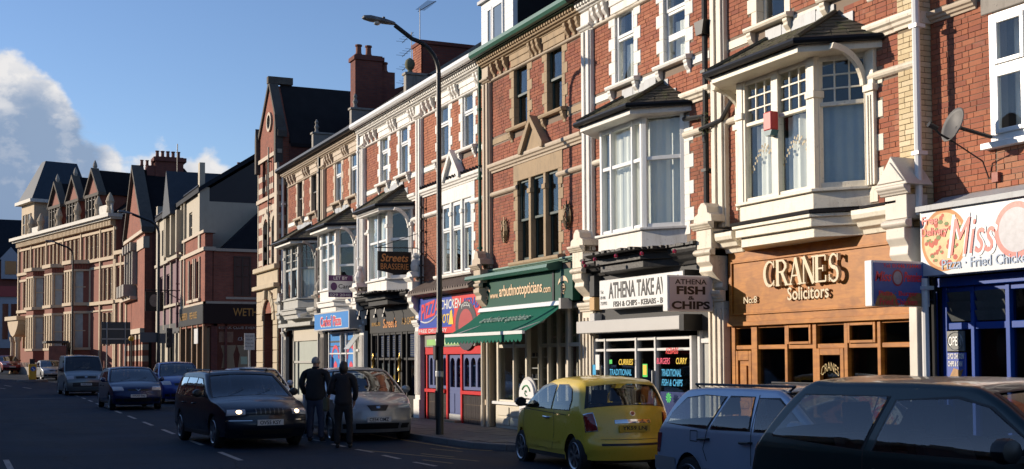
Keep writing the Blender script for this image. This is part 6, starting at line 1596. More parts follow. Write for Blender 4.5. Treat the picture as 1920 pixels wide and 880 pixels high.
# --- tall red gabled building
t = thing('gabled_building', 'tall red brick gabled building with a steep black roof and grouped chimneys', 'building', (-92.5, D, PZ))
g0, g1, gc = -97.6, -87.4, -92.9
wallcells(g0, g1, 3.6, 10.8, D, D + .5, [(-95.3, -94.5, 7.4, 10.2), (-93.9, -93.1, 7.4, 10.2), (-92.5, -91.7, 7.4, 10.2)]).obj('wall', FARB, t)
MB().prism([(g0, 10.8), (g1, 10.8), (gc, 15.7)], 'y', D, D + .5).obj('gable', FARB, t)
mb = MB(); mb.prism([(g0 - .3, 10.6), (g0 - .3, 10.95), (gc, 16.05), (gc, 15.7), ], 'y', D - .25, D + .6); mb.prism([(g1 + .3, 10.6), (g1 + .3, 10.95), (gc, 16.05), (gc, 15.7)], 'y', D - .25, D + .6)
mb.obj('gable_coping', SOOT, t); mb = MB(); mb.box(g0 - .3, g1 + .2, D - .2, D + .5, 10.55, 10.8); mb.box(-90.8, g1 + .05, D - .1, D + .3, 9.5, 10.3); mb.box(-97.2, -91.2, D - .5, D, 6.1, 6.35); mb.box(g0, g1 + .1, D - .3, D, 3.6, 3.95)
mb.obj('stone_trim', STONEP, t)
mb = MB()
for x in (-95.7, -94.2, -92.8, -91.4): mb.box(x - .18, x + .18, D - .35, D, 7.2, 9.6); mb.box(x - .3, x + .3, D - .5, D, 9.6, 10.2)
for x in (-95.3, -93.8, -92.2): mb.box(x - .55, x + .55, D - .9, D, 6.35, 7.2)
mb.obj('window_columns', STONEG, t)
wins(t, [(-95.3, -94.5, 7.4, 10.2), (-93.9, -93.1, 7.4, 10.2), (-92.5, -91.7, 7.4, 10.2)], D + .15, BROWNW)
mb = MB(); mb.prism([(g0 - .2, 10.7), (gc, 15.75), (g1 + .2, 10.7)], 'y', D + .5, D + 14); mb.obj('roof', mat('black slate', (.013, .012, .014), .8, spec=.1, var=.3), t)
mb = MB(); mb.box(g1 - .3, g1, D + .5, D + 14, PZ, 10.7); mb.obj('flank_wall', FARBD, t)
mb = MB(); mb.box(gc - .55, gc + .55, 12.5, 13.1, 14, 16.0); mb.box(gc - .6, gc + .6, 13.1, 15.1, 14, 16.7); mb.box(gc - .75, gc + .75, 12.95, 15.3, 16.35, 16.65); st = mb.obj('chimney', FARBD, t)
pots(st, gc, 13.3, 5, 16.7, .5, .15); pots(st, gc, 12.2, 3, 16.0, .45, .13)
mb = MB()
for k in range(9):
    z = .1 + k * .39
    for x in (-97.0, -95.0, -93.0, -91.0, -89.0, -87.7): mb.box(x - .3, x + .3, D - .12, D + .3, z, z + .385)
o = mb.obj('banded_columns', STONEP, t); o.data.materials.append(FARB)
for i, p_ in enumerate(o.data.polygons): p_.material_index = (i // 36) % 2
MB().box(g0, g1, D + .35, D + .45, PZ, 3.6).obj('dark_arcade', DARK, t)
# low wall of dark roofs behind
t = thing('rear_hall', 'long dark roof with a crested ridge rising behind the cream building', 'building', (-78, 20, 0))
mb = MB(); mb.prism([(15, 0), (15, 12), (19, 15.9), (25, 12), (25, 0)], 'x', -112, -66); mb.obj('roof', MATS['black slate'], t)
mb = MB()
for k in range(90): mb.box(-111.5 + k * .5, -111.25 + k * .5, 18.95, 19.05, 15.9, 16.1)
mb.obj('ridge_cresting', FARBD, t); MB().prism([(-108, 15.2), (-102, 15.2), (-105, 16.9)], 'y', 18, 18.4).obj('brick_gable', FARBD, t)
# --- grand hotel, turned with the bend
HT = thing('hotel', 'grand red brick and cream stone hotel with bays, dormers and a slate tower', 'hotel', (-97, 11.71, .3), R_(13.9)); ORG['hotel'] = V3((0, 0, 0))
HB = mat('hotel red brick', (.25, .075, .046), .85, var=.2); HS = mat('hotel cream stone', (.58, .45, .30), .8, var=.12, dirt=.35, dcol=(.28, .22, .16)); HP = mat('hotel dark pane', (.10, .095, .085), .25, var=.3); HPB = mat('hotel blind pane', (.36, .38, .36), .3, var=.3)
dz = -.3
def HBOX(nm, m, *L):
    mb = MB()
    for b in L: mb.box(*b[:4], b[4] + dz, b[5] + dz)
    return mb.obj(nm, m, HT, local=True)
w3 = []
for a, b, n in ((-25.9, -24.0, 2), (-22.5, -19.6, 3), (-18.2, -15.2, 3), (-13.8, -10.7, 3), (-9.2, -6.1, 3), (-4.9, -2.9, 2)):
    for k in range(n): w3.append((a + (b - a) * k / n + .12, a + (b - a) * (k + 1) / n - .12))
flat = [(-25.7, -24.9), (-24.8, -24.0), (-4.9, -4.1), (-3.9, -3.1)]
H3 = [(a, b, 9.95 + dz, 11.85 + dz) for a, b in w3]; H2 = [(a, b, 6.5 + dz, 9.0 + dz) for a, b in flat]; H1 = [(a, b, 2.9 + dz, 5.5 + dz) for a, b in flat]
wallcells(-27, -2.3, -.3, 13.0 + dz, 0, .4, H3 + H2 + H1).obj('wall', HB, HT, local=True)
wins(HT, H3 + H2 + H1, .12, HS, HP, .08, local=True)
trim = []
for z0, z1, o in ((6.15, 6.42, .25), (9.62, 9.88, .22), (5.62, 5.75, .1), (9.05, 9.25, .08), (11.9, 12.1, .1)): trim.append((-27.1, -2.2, -o, .02, z0, z1))
for x in (-27.0, -23.3, -18.9, -14.5, -10.0, -5.5, -2.45): trim.append((x - .10, x + .10, -.16, .02, -.3, 12.2))
for a, b, zl, zh in H3 + H2 + H1: trim.append((a - .08, a, -.06, .02, zl - dz, zh - dz)); trim.append((b, b + .08, -.062, .02, zl - dz, zh - dz))
HBOX('stone_trim', HS, *trim)
br = []
for k in range(72): x = -26.8 + k * .34; br.append((x, x + .17, -.42, 0, 12.25, 12.85))
HBOX('cornice_brackets', HS, *br); HBOX('cornice', mat('white cornice', (.62, .59, .52), .7, dirt=.3), (-27.5, -1.8, -.85, .3, 12.85, 13.12), (-27.4, -1.9, -.6, .3, 12.7, 12.85))
for c in (-20.0, -14.9, -9.8):                   # two-storey canted bays
    P = [(c - 1.9, 0), (c - 1.0, -1.15), (c + 1.0, -1.15), (c + 1.9, 0)]
    by = MB()
    for z0, z1 in ((-.3, 2.6), (5.75, 6.2), (9.15, 9.6)): by.prism(P, 'z', z0 + dz, z1 + dz)
    by.prism([(x, y + .35 if y < 0 else y) for x, y in P], 'z', 2.6 + dz, 9.2 + dz); bo = by.obj('bay', HB, HT, local=True)
    bs = MB()
    for z0, z1, o in ((2.6, 2.8, .1), (5.55, 5.75, .06), (6.2, 6.45, .18), (9.0, 9.15, .06), (9.6, 9.9, .22)): bs.prism([(P[0][0] - o, 0), (P[1][0] - o * .5, P[1][1] - o), (P[2][0] + o * .5, P[2][1] - o), (P[3][0] + o, 0)], 'z', z0 + dz, z1 + dz)
    for A_, B_ in zip(P, P[1:]):
        L = math.hypot(B_[0] - A_[0], B_[1] - A_[1])
        for z0, z1 in ((2.8, 5.55), (6.45, 9.0)):
            for u in ((0, L) if L < 1.6 else (0, L * .34, L * .66, L)): bs.obox(A_, B_, max(0, u - .14), min(L, u + .14), -.2, .03, z0 + dz, z1 + dz)
            pz = MB().obox(A_, B_, .1, L - .1, -.17, -.12, z0 + dz, z1 + dz).obj('bay_window', HP if L > 1.6 else HPB, bo, local=True)
            bs.obox(A_, B_, .1, L - .1, -.15, -.08, (z0 + z1) / 2 + dz - .05, (z0 + z1) / 2 + dz + .03)
    bs.obj('bay_stonework', HS, bo, local=True)
    gr = MB()
    for A_, B_ in zip(P, P[1:]):
        L = math.hypot(B_[0] - A_[0], B_[1] - A_[1])
        for k in range(int(L / .22)): gr.obox(A_, B_, .1 + k * .22, .2 + k * .22, -.02, .06, 9.2 + dz, 9.55 + dz)
    gr.obj('bay_frieze', HB, bo, local=True)
for c in (-17.0, -12.4, -7.7):                 # brick dormers
    d_ = MB(); d_.box(c - 1.45, c + 1.45, .1, 3.5, 13.0 + dz, 15.2 + dz); d_.prism([(c - 1.5, 15.2 + dz), (c + 1.5, 15.2 + dz), (c, 17.05 + dz)], 'y', .1, .4); do = d_.obj('dormer', HB, HT, local=True)
    d_ = MB()
    for s in (-1, 1): d_.prism([(c + s * 1.75, 15.0 + dz), (c + s * 1.75, 15.25 + dz), (c, 17.4 + dz), (c, 17.1 + dz)], 'y', -.15, .5)
    for x in (c - 1.4, c - .75, c, c + .75, c + 1.4): d_.box(x - .12, x + .12, -.06, .1, 13.1 + dz, 15.2 + dz)
    d_.box(c - 1.6, c + 1.6, -.12, .1, 15.0 + dz, 15.25 + dz); d_.obj('dormer_trim', SOOT, do, local=True)
    MB().prism([(c - 1.7, 15.1 + dz), (c, 17.25 + dz), (c + 1.7, 15.1 + dz)], 'y', .5, 6).obj('dormer_roof', MATS['black slate'], do, local=True)
    wins(HT, [(c - 1.25, c - .85, 13.3 + dz, 14.8 + dz), (c - .6, c - .12, 13.3 + dz, 14.8 + dz), (c + .12, c + .6, 13.3 + dz, 14.8 + dz), (c + .85, c + 1.25, 13.3 + dz, 14.8 + dz)], .02, BROWNW, HP, .05, 'dormer_window', local=True)
    d_ = MB(); d_.lathe([(.12, 0), (.2, .25), (.14, .5), (.02, .75)], (c, .2, 17.3 + dz), 8); d_.obj('finial', STONEG, do, local=True)
for x in (-22.3, -19.6, -14.7, -10.0, -5.2, -2.6):
    MB().lathe([(.22, 0), (.30, .2), (.22, .6), (.34, 1.0), (.2, 1.4), (.04, 1.7)], (x, -.4, 13.1 + dz), 9).obj('parapet_urn', HS, HT, local=True)
HBOX('parapet', mat('white cornice', ()), (-22.2, -19.7, -.45, -.3, 13.1, 13.7), (-5.2, -2.2, -.45, -.3, 13.1, 13.9)); MB().prism([(.3, 13.0 + dz), (5.5, 17.2 + dz), (9.5, 13.0 + dz)], 'x', -24, -2.3).obj('roof', MATS['black slate'], HT, local=True)
HBOX('end_wall', FARBD, (-2.6, -2.3, .4, 9, -.3, 13.0), (-27, -26.7, .4, 9, -.3, 13))
tw = MB(); tw.box(-26.9, -23.2, .1, 5.0, 13.0 + dz, 16.2 + dz); to = tw.obj('tower', HS, HT, local=True)
MB().box(-27.4, -22.7, -.4, 5.5, 16.2 + dz, 16.5 + dz).obj('tower_cornice', MATS['white cornice'], to, local=True)
mb = MB(); b0 = [(-27.2, -.2), (-22.9, -.2), (-22.9, 5.3), (-27.2, 5.3)]; b1 = [(-25.6, 1.5), (-24.5, 1.5), (-24.5, 4.4), (-25.6, 4.4)]
mb.add([(x, y, 16.5 + dz) for x, y in b0] + [(x, y, 20.3 + dz) for x, y in b1], [(0, 1, 5, 4), (1, 2, 6, 5), (2, 3, 7, 6), (3, 0, 4, 7), (4, 5, 6, 7)]); mb.obj('tower_roof', mat('tower slate', (.028, .042, .062), .6, spec=.3, var=.25), to, local=True)
wins(HT, [(-26.3, -25.4, 13.4 + dz, 15.3 + dz), (-24.9, -24.0, 13.4 + dz, 15.3 + dz)], .02, HS, HP, .07, 'tower_window', local=True)
mb = MB(); mb.box(-23.2, -23.17, 1.0, 2.4, 13.6 + dz, 15.0 + dz); mb.box(-23.2, -23.17, 2.8, 4.2, 13.6 + dz, 15.0 + dz); mb.obj('tower_pane', HPB, to, local=True)
mb = MB()                                        # entrance porch with a swept hood
for x in (-24.3, -22.9): mb.lathe([(.34, 0), (.34, .4), (.26, .5), (.22, 3.1), (.30, 3.3), (.34, 3.6)], (x, -1.3, 0), 12)
mb.prism([(-25.4, 5.4 + dz), (-22.2, 5.4 + dz), (-22.3, 5.0 + dz), (-22.7, 4.5 + dz), (-23.2, 4.1 + dz), (-23.8, 3.9 + dz), (-24.4, 4.1 + dz), (-24.9, 4.5 + dz), (-25.3, 5.0 + dz)], 'y', -1.5, 0); mb.box(-25.6, -22.0, -1.7, 0, 5.4 + dz, 5.75 + dz)
mb.obj('entrance_porch', HS, HT, local=True)
mb = MB(); mb.box(-21.5, -2.3, -1.6, -1.45, -.2, .9)
for k in range(47): mb.box(-21.4 + k * .4, -21.3 + k * .4, -1.56, -1.5, .9, 1.3)
mb.obj('area_wall', STONEG, HT, local=True)
# narrow red house right of the hotel
hw = [(-1.9, -1.2, 6.3, 8.6), (-.85, -.2, 6.3, 8.6)]
t2 = thing('narrow_house', 'narrow flat-topped red brick house squeezed between hotel and gabled building', 'house', (-97, 11.71, .3), R_(13.9)); ORG[t2.name] = V3((0, 0, 0))
wallcells(-2.3, .3, -.3, 9.6, 0, .4, hw).obj('wall', HB, t2, local=True); wins(t2, hw, .1, HS, HP, .08, local=True)
mb = MB(); mb.box(-2.3, .35, -.25, .4, 9.6, 9.9); mb.box(-2.3, .3, -.15, 0, 5.9, 6.15); mb.box(-2.3, .3, -.12, 0, 8.75, 8.95)
for x in (-2.2, -1.05, .1): mb.box(x - .12, x + .12, -.14, 0, -.3, 9.6)
mb.obj('stone_trim', HS, t2, local=True); MB().box(-2.3, .3, .4, 8, 0, 9.5).obj('inner_walls', FARBD, t2, local=True)
# dark houses closing the street
t = thing('street_end_house', 'dark gabled house in shade closing the street at the left edge', 'house', (-150, 6, 0))
mb = MB(); mb.box(-158, -150, -16, 15, 0, 13.0); mb.obj('wall', FARBD, t)
mb = MB(); mb.prism([(-150, 13), (-158, 13), (-154, 18.2)], 'y', -16, 15); mb.obj('roof', MATS['blue black slate'], t)
mb = MB()
for y in (-6, -1, 4.4, 9): mb.box(-150, -149.3, y, y + 2, 11.0, 13.2); mb.prism([(y - .2, 13.2), (y + 2.2, 13.2), (y + 1, 14.6)], 'x', -150, -149.3); mb.box(-150, -149.9, y - .3, y + 2.2, 3.2, 9.0)
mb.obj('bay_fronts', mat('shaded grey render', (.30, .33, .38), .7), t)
mb = MB()
for y in (-6, -1, 4.4, 9): mb.box(-149.92, -149.86, y + .2, y + .8, 4.2, 8.2); mb.box(-149.92, -149.86, y + 1.1, y + 1.8, 4.2, 8.2); mb.box(-149.3, -149.25, y + .4, y + 1.6, 11.5, 13)
mb.obj('panes', DARKW, t); MB().box(-150, -149.7, 4, 6.4, 9.0, 10.2).obj('red_board', mat('dull red board', (.30, .04, .04), .5), t)
# ------------------------------------------------------------------ vehicles
CGLASS = glassmat('car glass', (.50, .55, .57), 1.35, .0, .002)
CGLASSD = glassmat('dark car glass', (.16, .18, .19), 1.7, .0, .002)
TYRE = mat('tyre rubber', (.012, .012, .013), .8, var=.15)
ALLOY = mat('alloy rim', (.42, .43, .45), .3, metal=.9)
TRIMB = mat('black car trim', (.013, .013, .014), .5)
SEATF = mat('seat cloth', (.035, .037, .042), .9)
CHROME = mat('chrome', (.62, .63, .65), .1, metal=1.)
mat('dull chrome', (.16, .165, .17), .3, metal=.6)
LAMPG = mat('lamp lens', (.45, .47, .50), .06, spec=.9, coat=1.)
TAILR = mat('tail lens', (.20, .008, .012), .1, coat=1.)
LITL = mat('lit headlamp', (.9, .8, .6), .2, emit=(1., .70, .38, 5.))
PLW = mat('white number plate', (.62, .63, .63), .4); PLY = mat('yellow number plate', (.62, .42, .03), .4)
def paint(nm, c, metal=0., rough=.32):
    dark = max(c) < .12
    return mat(nm, c, rough, metal=metal, var=.04, spec=.3 if dark else .5, coat=.4 if dark else .8)
def smooth_poly(P, n=5):
    out = []
    for i in range(len(P) - 1):
        p0, p1, p2, p3 = P[max(i - 1, 0)], P[i], P[i + 1], P[min(i + 2, len(P) - 1)]
        for k in range(n):
            t = k / n
            out.append(tuple(.5 * (2 * p1[j] + (p2[j] - p0[j]) * t + (2 * p0[j] - 5 * p1[j] + 4 * p2[j] - p3[j]) * t * t + (3 * p1[j] - p0[j] - 3 * p2[j] + p3[j]) * t ** 3) for j in (0, 1)))
    out.append(tuple(P[-1])); return out
def wheel_meshes(r, spokes, kind):
    w = .19
    tb = MB().lathe([(r * .70, -w / 2), (r * .90, -w / 2), (r, -w / 2 + .03), (r, w / 2 - .03), (r * .90, w / 2), (r * .70, w / 2), (r * .66, w / 2 - .03)], (0, 0, 0), 28, 'y', cap=False)
    rb = MB().lathe([(r * .72, -w / 2 - .004), (r * .70, -w / 2 - .012), (r * .64, -w / 2 + .0), (r * .62, -w / 2 + .05), (r * .60, -w / 2 + .05)], (0, 0, 0), 28, 'y', cap=False)
    rb.lathe([(.001, -w / 2 + .0), (r * .16, -w / 2 + .0), (r * .18, -w / 2 + .05), (.001, -w / 2 + .06)], (0, 0, 0), 14, 'y')
    for k in range(spokes):
        a = 2 * math.pi * k / spokes
        for da in ((-.13, .13) if kind == 'split' else (0,)):
            wd = r * (.05 if kind == 'split' else .12)
            d = V3((math.cos(a + da), 0, math.sin(a + da))); n = V3((-d.z, 0, d.x)); d0 = V3((math.cos(a), 0, math.sin(a)))
            p, q = d0 * r * .14, d * r * .66
            vs = []
            for y in (-w / 2 + .004, -w / 2 + .045):
                for pt, ww in ((p, wd * .8), (q, wd)): 
                    for s in (-1, 1): v = pt + n * ww * s; vs.append((v.x, y, v.z))
            rb.add(vs, [(0, 1, 3, 2), (4, 6, 7, 5), (0, 2, 6, 4), (1, 5, 7, 3), (2, 3, 7, 6), (0, 4, 5, 1)])
    bk = MB().lathe([(.001, -w / 2 + .055), (r * .66, -w / 2 + .055), (r * .66, -w / 2 + .07), (.001, -w / 2 + .07)], (0, 0, 0), 20, 'y')
    return tb, rb, bk
def car(name, label, cat, loc, rz, s, group=None):
    """vehicle pressed from side and top sheets: x forward, origin on the ground at the middle"""
    L, Wd = s['L'], s['W']; root = thing(name, label, cat, loc, rz, group); root.scale = (s.get('scale', 1.),) * 3; ORG[root.name] = V3((0, 0, 0))
    top0 = s['top']; N = 6; TP = smooth_poly(top0, N)
    cum = [0.]
    for a, b in zip(TP, TP[1:]): cum.append(cum[-1] + math.hypot(b[0] - a[0], b[1] - a[1]))
    SN = []
    for a, b in zip(TP, TP[1:]):
        l_ = math.hypot(b[0] - a[0], b[1] - a[1]) or 1; SN.append(((b[1] - a[1]) / l_, -(b[0] - a[0]) / l_))
    VN = []
    for k_ in range(len(TP)):
        p_, q_ = SN[max(0, k_ - 1)], SN[min(len(SN) - 1, k_)]; l_ = math.hypot(p_[0] + q_[0], p_[1] + q_[1]) or 1; VN.append(((p_[0] + q_[0]) / l_, (p_[1] + q_[1]) / l_))
    TI = lambda i: cum[int(round(i * N))] if i == int(i) else cum[int(i) * N] + (cum[(int(i) + 1) * N] - cum[int(i) * N]) * (i - int(i))
    zb, zr = s['belt'], max(p[1] for p in TP); tum = s.get('tum', .20); rr = s.get('round', .036); px_, pc = s.get('plan', .10), s.get('pull', .16)
    zs_ = .22
    def H(x, z, e=None):
        h = Wd / 2 * (1 - px_ * abs(x / (L / 2)) ** 4)
        if z < zb: h *= 1 - .05 * ((z - zb * .62) / zb) ** 2 - (.03 if z < .35 else 0)
        else: h *= 1 - .05 * (.38) ** 2 - tum * min(1.2, (z - zb) / (zr - zb)) ** 1.25
        return h
    def F(x, z, v, off=0., e=None, nx=0., nz=0., hh=None):
        y = v * (hh or H(x, z)); q = max(0, min(1, (abs(x) - .22 * L) / (.28 * L))); q = q * q * (3 - 2 * q)
        cr = s.get('crown', .035) * (1 - v * v) if z > .6 else 0
        return (x - math.copysign(pc * v * v * q, x) + nx * off, y + (math.copysign(off, v) if abs(v) == 1 and not (nx or nz) else 0), z + cr + nz * off)
    def at(t):
        t = max(0, min(cum[-1] - 1e-6, t)); i = 0
        lo, hi = 0, len(cum) - 1
        while hi - lo > 1:
            mid = (lo + hi) // 2
            if cum[mid] <= t: lo = mid
            else: hi = mid
        f = (t - cum[lo]) / max(1e-9, cum[lo + 1] - cum[lo]); a, b = TP[lo], TP[lo + 1]
        dx, dz = b[0] - a[0], b[1] - a[1]; na, nb = VN[lo], VN[lo + 1]
        return a[0] + dx * f, a[1] + dz * f, na[0] + (nb[0] - na[0]) * f, na[1] + (nb[1] - na[1]) * f
    def sheet(loops, cutu, cutv, fn):
        """tessellated 2-d shape with holes, sliced on a grid and then pressed with fn"""
        pts = [V3((a, b, 0)) for lp in loops for a, b in lp]
        tri = geometry.tessellate_polygon([[V3((a, b, 0)) for a, b in lp] for lp in loops])
        bm = bmesh.new(); vs = [bm.verts.new(p) for p in pts]
        for t in tri:
            try: bm.faces.new([vs[i] for i in t])
            except ValueError: pass
        bmesh.ops.dissolve_degenerate(bm, edges=bm.edges, dist=1e-5)
        for u in cutu: bmesh.ops.bisect_plane(bm, geom=bm.verts[:] + bm.edges[:] + bm.faces[:], plane_co=(u, 0, 0), plane_no=(1, 0, 0))
        for v in cutv: bmesh.ops.bisect_plane(bm, geom=bm.verts[:] + bm.edges[:] + bm.faces[:], plane_co=(0, v, 0), plane_no=(0, 1, 0))
        for v in bm.verts: v.co = V3(fn(v.co.x, v.co.y))
        return bm
    def link(bm, nm, m, parent, sm=True, ang=40, mats=()):
        me = bpy.data.meshes.new(nm); bmesh.ops.remove_doubles(bm, verts=bm.verts, dist=.0008); bmesh.ops.recalc_face_normals(bm, faces=bm.faces)
        bm.to_mesh(me); bm.free(); me.materials.append(m)
        if sm:
            me.polygons.foreach_set('use_smooth', [True] * len(me.polygons))
            me.set_sharp_from_angle(angle=R_(ang))
        o = bpy.data.objects.new(nm, me); COL.objects.link(o); o.parent = parent; return o
    fine = s.get('fine', 1.)
    cu = [-L / 2 + .14 / fine * i for i in range(1, int(L * fine / .14))]; cv = [zs_ + .1 / fine * i for i in range(1, int((zr - zs_) * fine / .1) + 1)]
    # side outline with wheel arches
    wx, wr = s['wheels'], s['r']; ar = wr * 1.17
    out = [p for p in TP if p[1] >= zs_]
    bot = []
    xs, xe = out[-1][0], out[0][0]
    for cx in sorted(wx):
        bot += [(cx - ar * math.cos(a), max(zs_, wr + ar * math.sin(a))) for a in [math.asin(max(-1, (zs_ - wr) / ar)) + (math.pi - 2 * math.asin(max(-1, (zs_ - wr) / ar))) * k / 14 for k in range(15)]]
    bot[0] = (bot[0][0], zs_)
    ins = []
    for c_ in cum:
        x_, z_, nx_, nz_ = at(c_); ins.append((x_ - nx_ * rr, z_ - nz_ * rr))
    outline = [p_ for p_ in ins if p_[1] >= zs_] + bot
    ww = s['windows']
    def shr(poly, d):
        c = V3((sum(p[0] for p in poly) / len(poly), sum(p[1] for p in poly) / len(poly), 0)); return [((p[0] - c.x) * (1 - d / max(.1, math.hypot(p[0] - c.x, p[1] - c.y))) + c.x, (p[1] - c.y) * (1 - d / max(.1, math.hypot(p[0] - c.x, p[1] - c.y))) + c.y) for p in poly]
    ws, rw = s['ws'], s['rw']; tw0, tw1, tr0, tr1 = TI(ws[0]), TI(ws[1]), TI(rw[0]), TI(rw[1]); vw = s.get('vw', (.90, .88)); vr = s.get('vr', (.86, .86))
    wsp = [(tw0, -vw[0]), (tw1, -vw[1]), (tw1, vw[1]), (tw0, vw[0])]; rwp = [(tr0, -vr[0]), (tr1, -vr[1]), (tr1, vr[1]), (tr0, vr[0])]
    def topfn(off=0.):
        def f(t, v):
            x, z, nx, nz = at(t); h = H(x, z); v0 = 1 - rr / h; o2 = off; av = abs(v)
            if av > v0:
                th = (av - v0) / (1 - v0) * math.pi / 2; av = 1 - (rr - rr * math.sin(th)) / h; o2 = off - rr * (1 - math.cos(th))
            x2, z2 = x + nx * o2, z + nz * o2
            return F(x2, z2, math.copysign(av, v), hh=H(x2, z2))
        return f
    rect = [(TI(0), -1.), (cum[-1], -1.), (cum[-1], 1.), (TI(0), 1.)]
    cut_t = sorted(set([c for c in cum[1:-1]])); cut_v = [-.995, -.988, -.981, -.974, -.966, -.955, -.9, -.8, -.6, -.4, -.2, 0, .2, .4, .6, .8, .9, .955, .966, .974, .981, .988, .995]
    body = sheet([rect, wsp, rwp], cut_t, cut_v, topfn())
    for sg in (-1, 1):
        b2 = sheet([outline] + [shr(w, 0) for w in ww], cu, cv, lambda x, z: F(x, z, sg))
        tmp = bpy.data.meshes.new('x'); b2.to_mesh(tmp); b2.free(); body.from_mesh(tmp); bpy.data.meshes.remove(tmp)
    bo = link(body, 'body', s['paint'], root)
    gl = s.get('glass', CGLASSD)
    link(sheet([wsp], cut_t, cut_v, topfn(-.008)), 'windscreen', gl, root); link(sheet([rwp], cut_t, cut_v, topfn(-.008)), 'rear_window', gl, root)
    for sg in (-1, 1):
        for w in ww: link(sheet([w], cu, cv, lambda x, z: F(x, z, sg, -.012)), 'side_window', gl, root)
    def side_panel(nm, poly, m, off=.004, parent=None, both=True, sides=(-1, 1)):
        for sg in sides: link(sheet([poly], cu, cv, lambda x, z: F(x, z, sg, off)), nm, m, parent or bo)
    def top_panel(nm, poly, m, off=.005, parent=None): return link(sheet([poly], cut_t, cut_v, topfn(off)), nm, m, parent or bo)
    def frame(poly, w):
        return [poly, shr(poly, w)]
    for w in ww:                                             # rubber round each side window
        for sg in (-1, 1): link(sheet([shr(w, -.022), w], cu, cv, lambda x, z: F(x, z, sg, .003)), 'window_seal', TRIMB, bo)
    for poly in (wsp, rwp):
        c = ((poly[0][0] + poly[1][0]) / 2, 0)
        big = [(c[0] + (t - c[0]) * 1.05, v * 1.05) for t, v in poly]; link(sheet([big, poly], cut_t, cut_v, topfn(.003)), 'window_seal', TRIMB, bo)
    for ln in s.get('seams', []):                            # shut lines
        mbp = []
        for (x0, z0), (x1, z1) in zip(ln, ln[1:]):
            d = V3((x1 - x0, z1 - z0, 0)).normalized(); n_ = (-d.y * .006, d.x * .006)
            side_panel('shut_line', [(x0 + n_[0], z0 + n_[1]), (x1 + n_[0], z1 + n_[1]), (x1 - n_[0], z1 - n_[1]), (x0 - n_[0], z0 - n_[1])], TRIMB, .0025)
    for nm, poly, m in s.get('side', []): side_panel(nm, poly, m, .012 if nm in ('rub_strip', 'bumper_side') else .006)
    for nm, poly, m in s.get('topp', []): top_panel(nm, [(TI(i), v) for i, v in poly], m, .016 if nm == 'grille_bar' else .011 if nm in ('taillight', 'badge', 'lit_bulb', 'grille_vee') else .006)
    for sg in (-1, 1): link(sheet([[(min(wx) + ar + .02, zs_), (max(wx) - ar - .02, zs_), (max(wx) - ar - .02, zs_ + .07), (min(wx) + ar + .02, zs_ + .07)]], cu, cv, lambda x, z: F(x, z, sg, .004)), 'sill_trim', TRIMB, bo)
    for cx in wx:
        arc = [(cx + ar * math.cos(a), wr + ar * math.sin(a)) for a in [math.pi * k / 16 for k in range(17)]]; arc2 = [(cx + (ar + .022) * math.cos(a), wr + (ar + .022) * math.sin(a)) for a in [math.pi * k / 16 for k in range(16, -1, -1)]]
        for sg in (-1, 1): link(sheet([arc + arc2], cu, cv, lambda x, z: F(x, z, sg, .010)), 'arch_lip', s.get('lip', s['paint']), bo)
    for va in (-.55, .12):
        wt = [(tw0 + .04, va), (tw0 + .055, va), (tw0 + .30, va + .42), (tw0 + .285, va + .43)]
        link(sheet([wt], cut_t, cut_v, topfn(.012)), 'wiper', TRIMB, bo)
    link(sheet([[(tw1 - .16, -.09), (tw1 - .10, -.09), (tw1 - .10, .09), (tw1 - .16, .09)]], cut_t, cut_v, topfn(-.05)), 'interior_mirror', TRIMB, bo)
    # dark inner shell added to block light, floor and seats
    mb = MB(); hw = Wd / 2 - .22
    prof = [(x, z) for x, z in TP if z > .3 and z <= zb + .02]
    hw -= pc * .45; mb.box(-L / 2 + .32 + pc * .6, L / 2 - .32 - pc * .6, -hw, hw, .17, .42)
    fw = at(tw0)[0]; bw = at(tr1)[0]
    mb.box(fw - .02, L / 2 - .4 - pc, -hw, hw, .42, min(.62, zb - .2)); mb.box(-L / 2 + .3 + pc, bw + .15, -hw, hw, .42, min(.62, zb - .2)); mb.box(fw - .32, fw + .02, -Wd / 2 + .12, Wd / 2 - .12, .62, zb - .03)
    mb.box(bw + .08, bw + .40, -Wd / 2 + .20, Wd / 2 - .20, .42, zb - .1)
    mb.obj('inner_shell', TRIMB, root, local=True)
    sm_ = MB(); xseat = s.get('seat', .1)
    for y in (-.36, .36):
        for xx in (xseat, xseat - .85):
            sm_.prism([(xx + .30, .50), (xx + .30, .58), (xx - .12, .60), (xx - .32, 1.08), (xx - .42, 1.08), (xx - .25, .48)], 'y', y - .24, y + .24); sm_.prism([(xx - .33, 1.10), (xx - .37, 1.32), (xx - .45, 1.32), (xx - .42, 1.10)], 'y', y - .13, y + .13)
    so = sm_.obj('seats', SEATF, root, bev=.02, local=True)
    MB().lathe([(.17, -.012), (.19, -.012), (.19, .012), (.17, .012)], (0, 0, 0), 16, 'x', cap=False).obj('steering_wheel', TRIMB, root, local=True).matrix_local = Matrix.Translation((xseat + .42, -.36, .92)) @ Matrix.Rotation(-.4, 4, 'Y')
    # wheels
    tb, rb, bk = wheel_meshes(wr, s.get('spokes', 5), s.get('spoke_kind', 'split')); tm = rm = bm_ = None
    for cx in wx:
        for sg in (-1, 1):
            if tm is None:
                a = tb.obj('wheel', TYRE, root, smooth=True, local=True); b = rb.obj('rim', s.get('rim', ALLOY), a, local=True); c = bk.obj('brake_disc', TRIMB, a, local=True); tm, rm, bm_ = a.data, b.data, c.data
            else:
                a = bpy.data.objects.new('wheel', tm); b = bpy.data.objects.new('rim', rm); c = bpy.data.objects.new('brake_disc', bm_)
                for o in (a, b, c): COL.objects.link(o)
                a.parent = root; b.parent = a; c.parent = a
            a.location = (cx, sg * (Wd / 2 - .125), wr); a.rotation_euler = (0, 0, 0 if sg < 0 else math.pi)
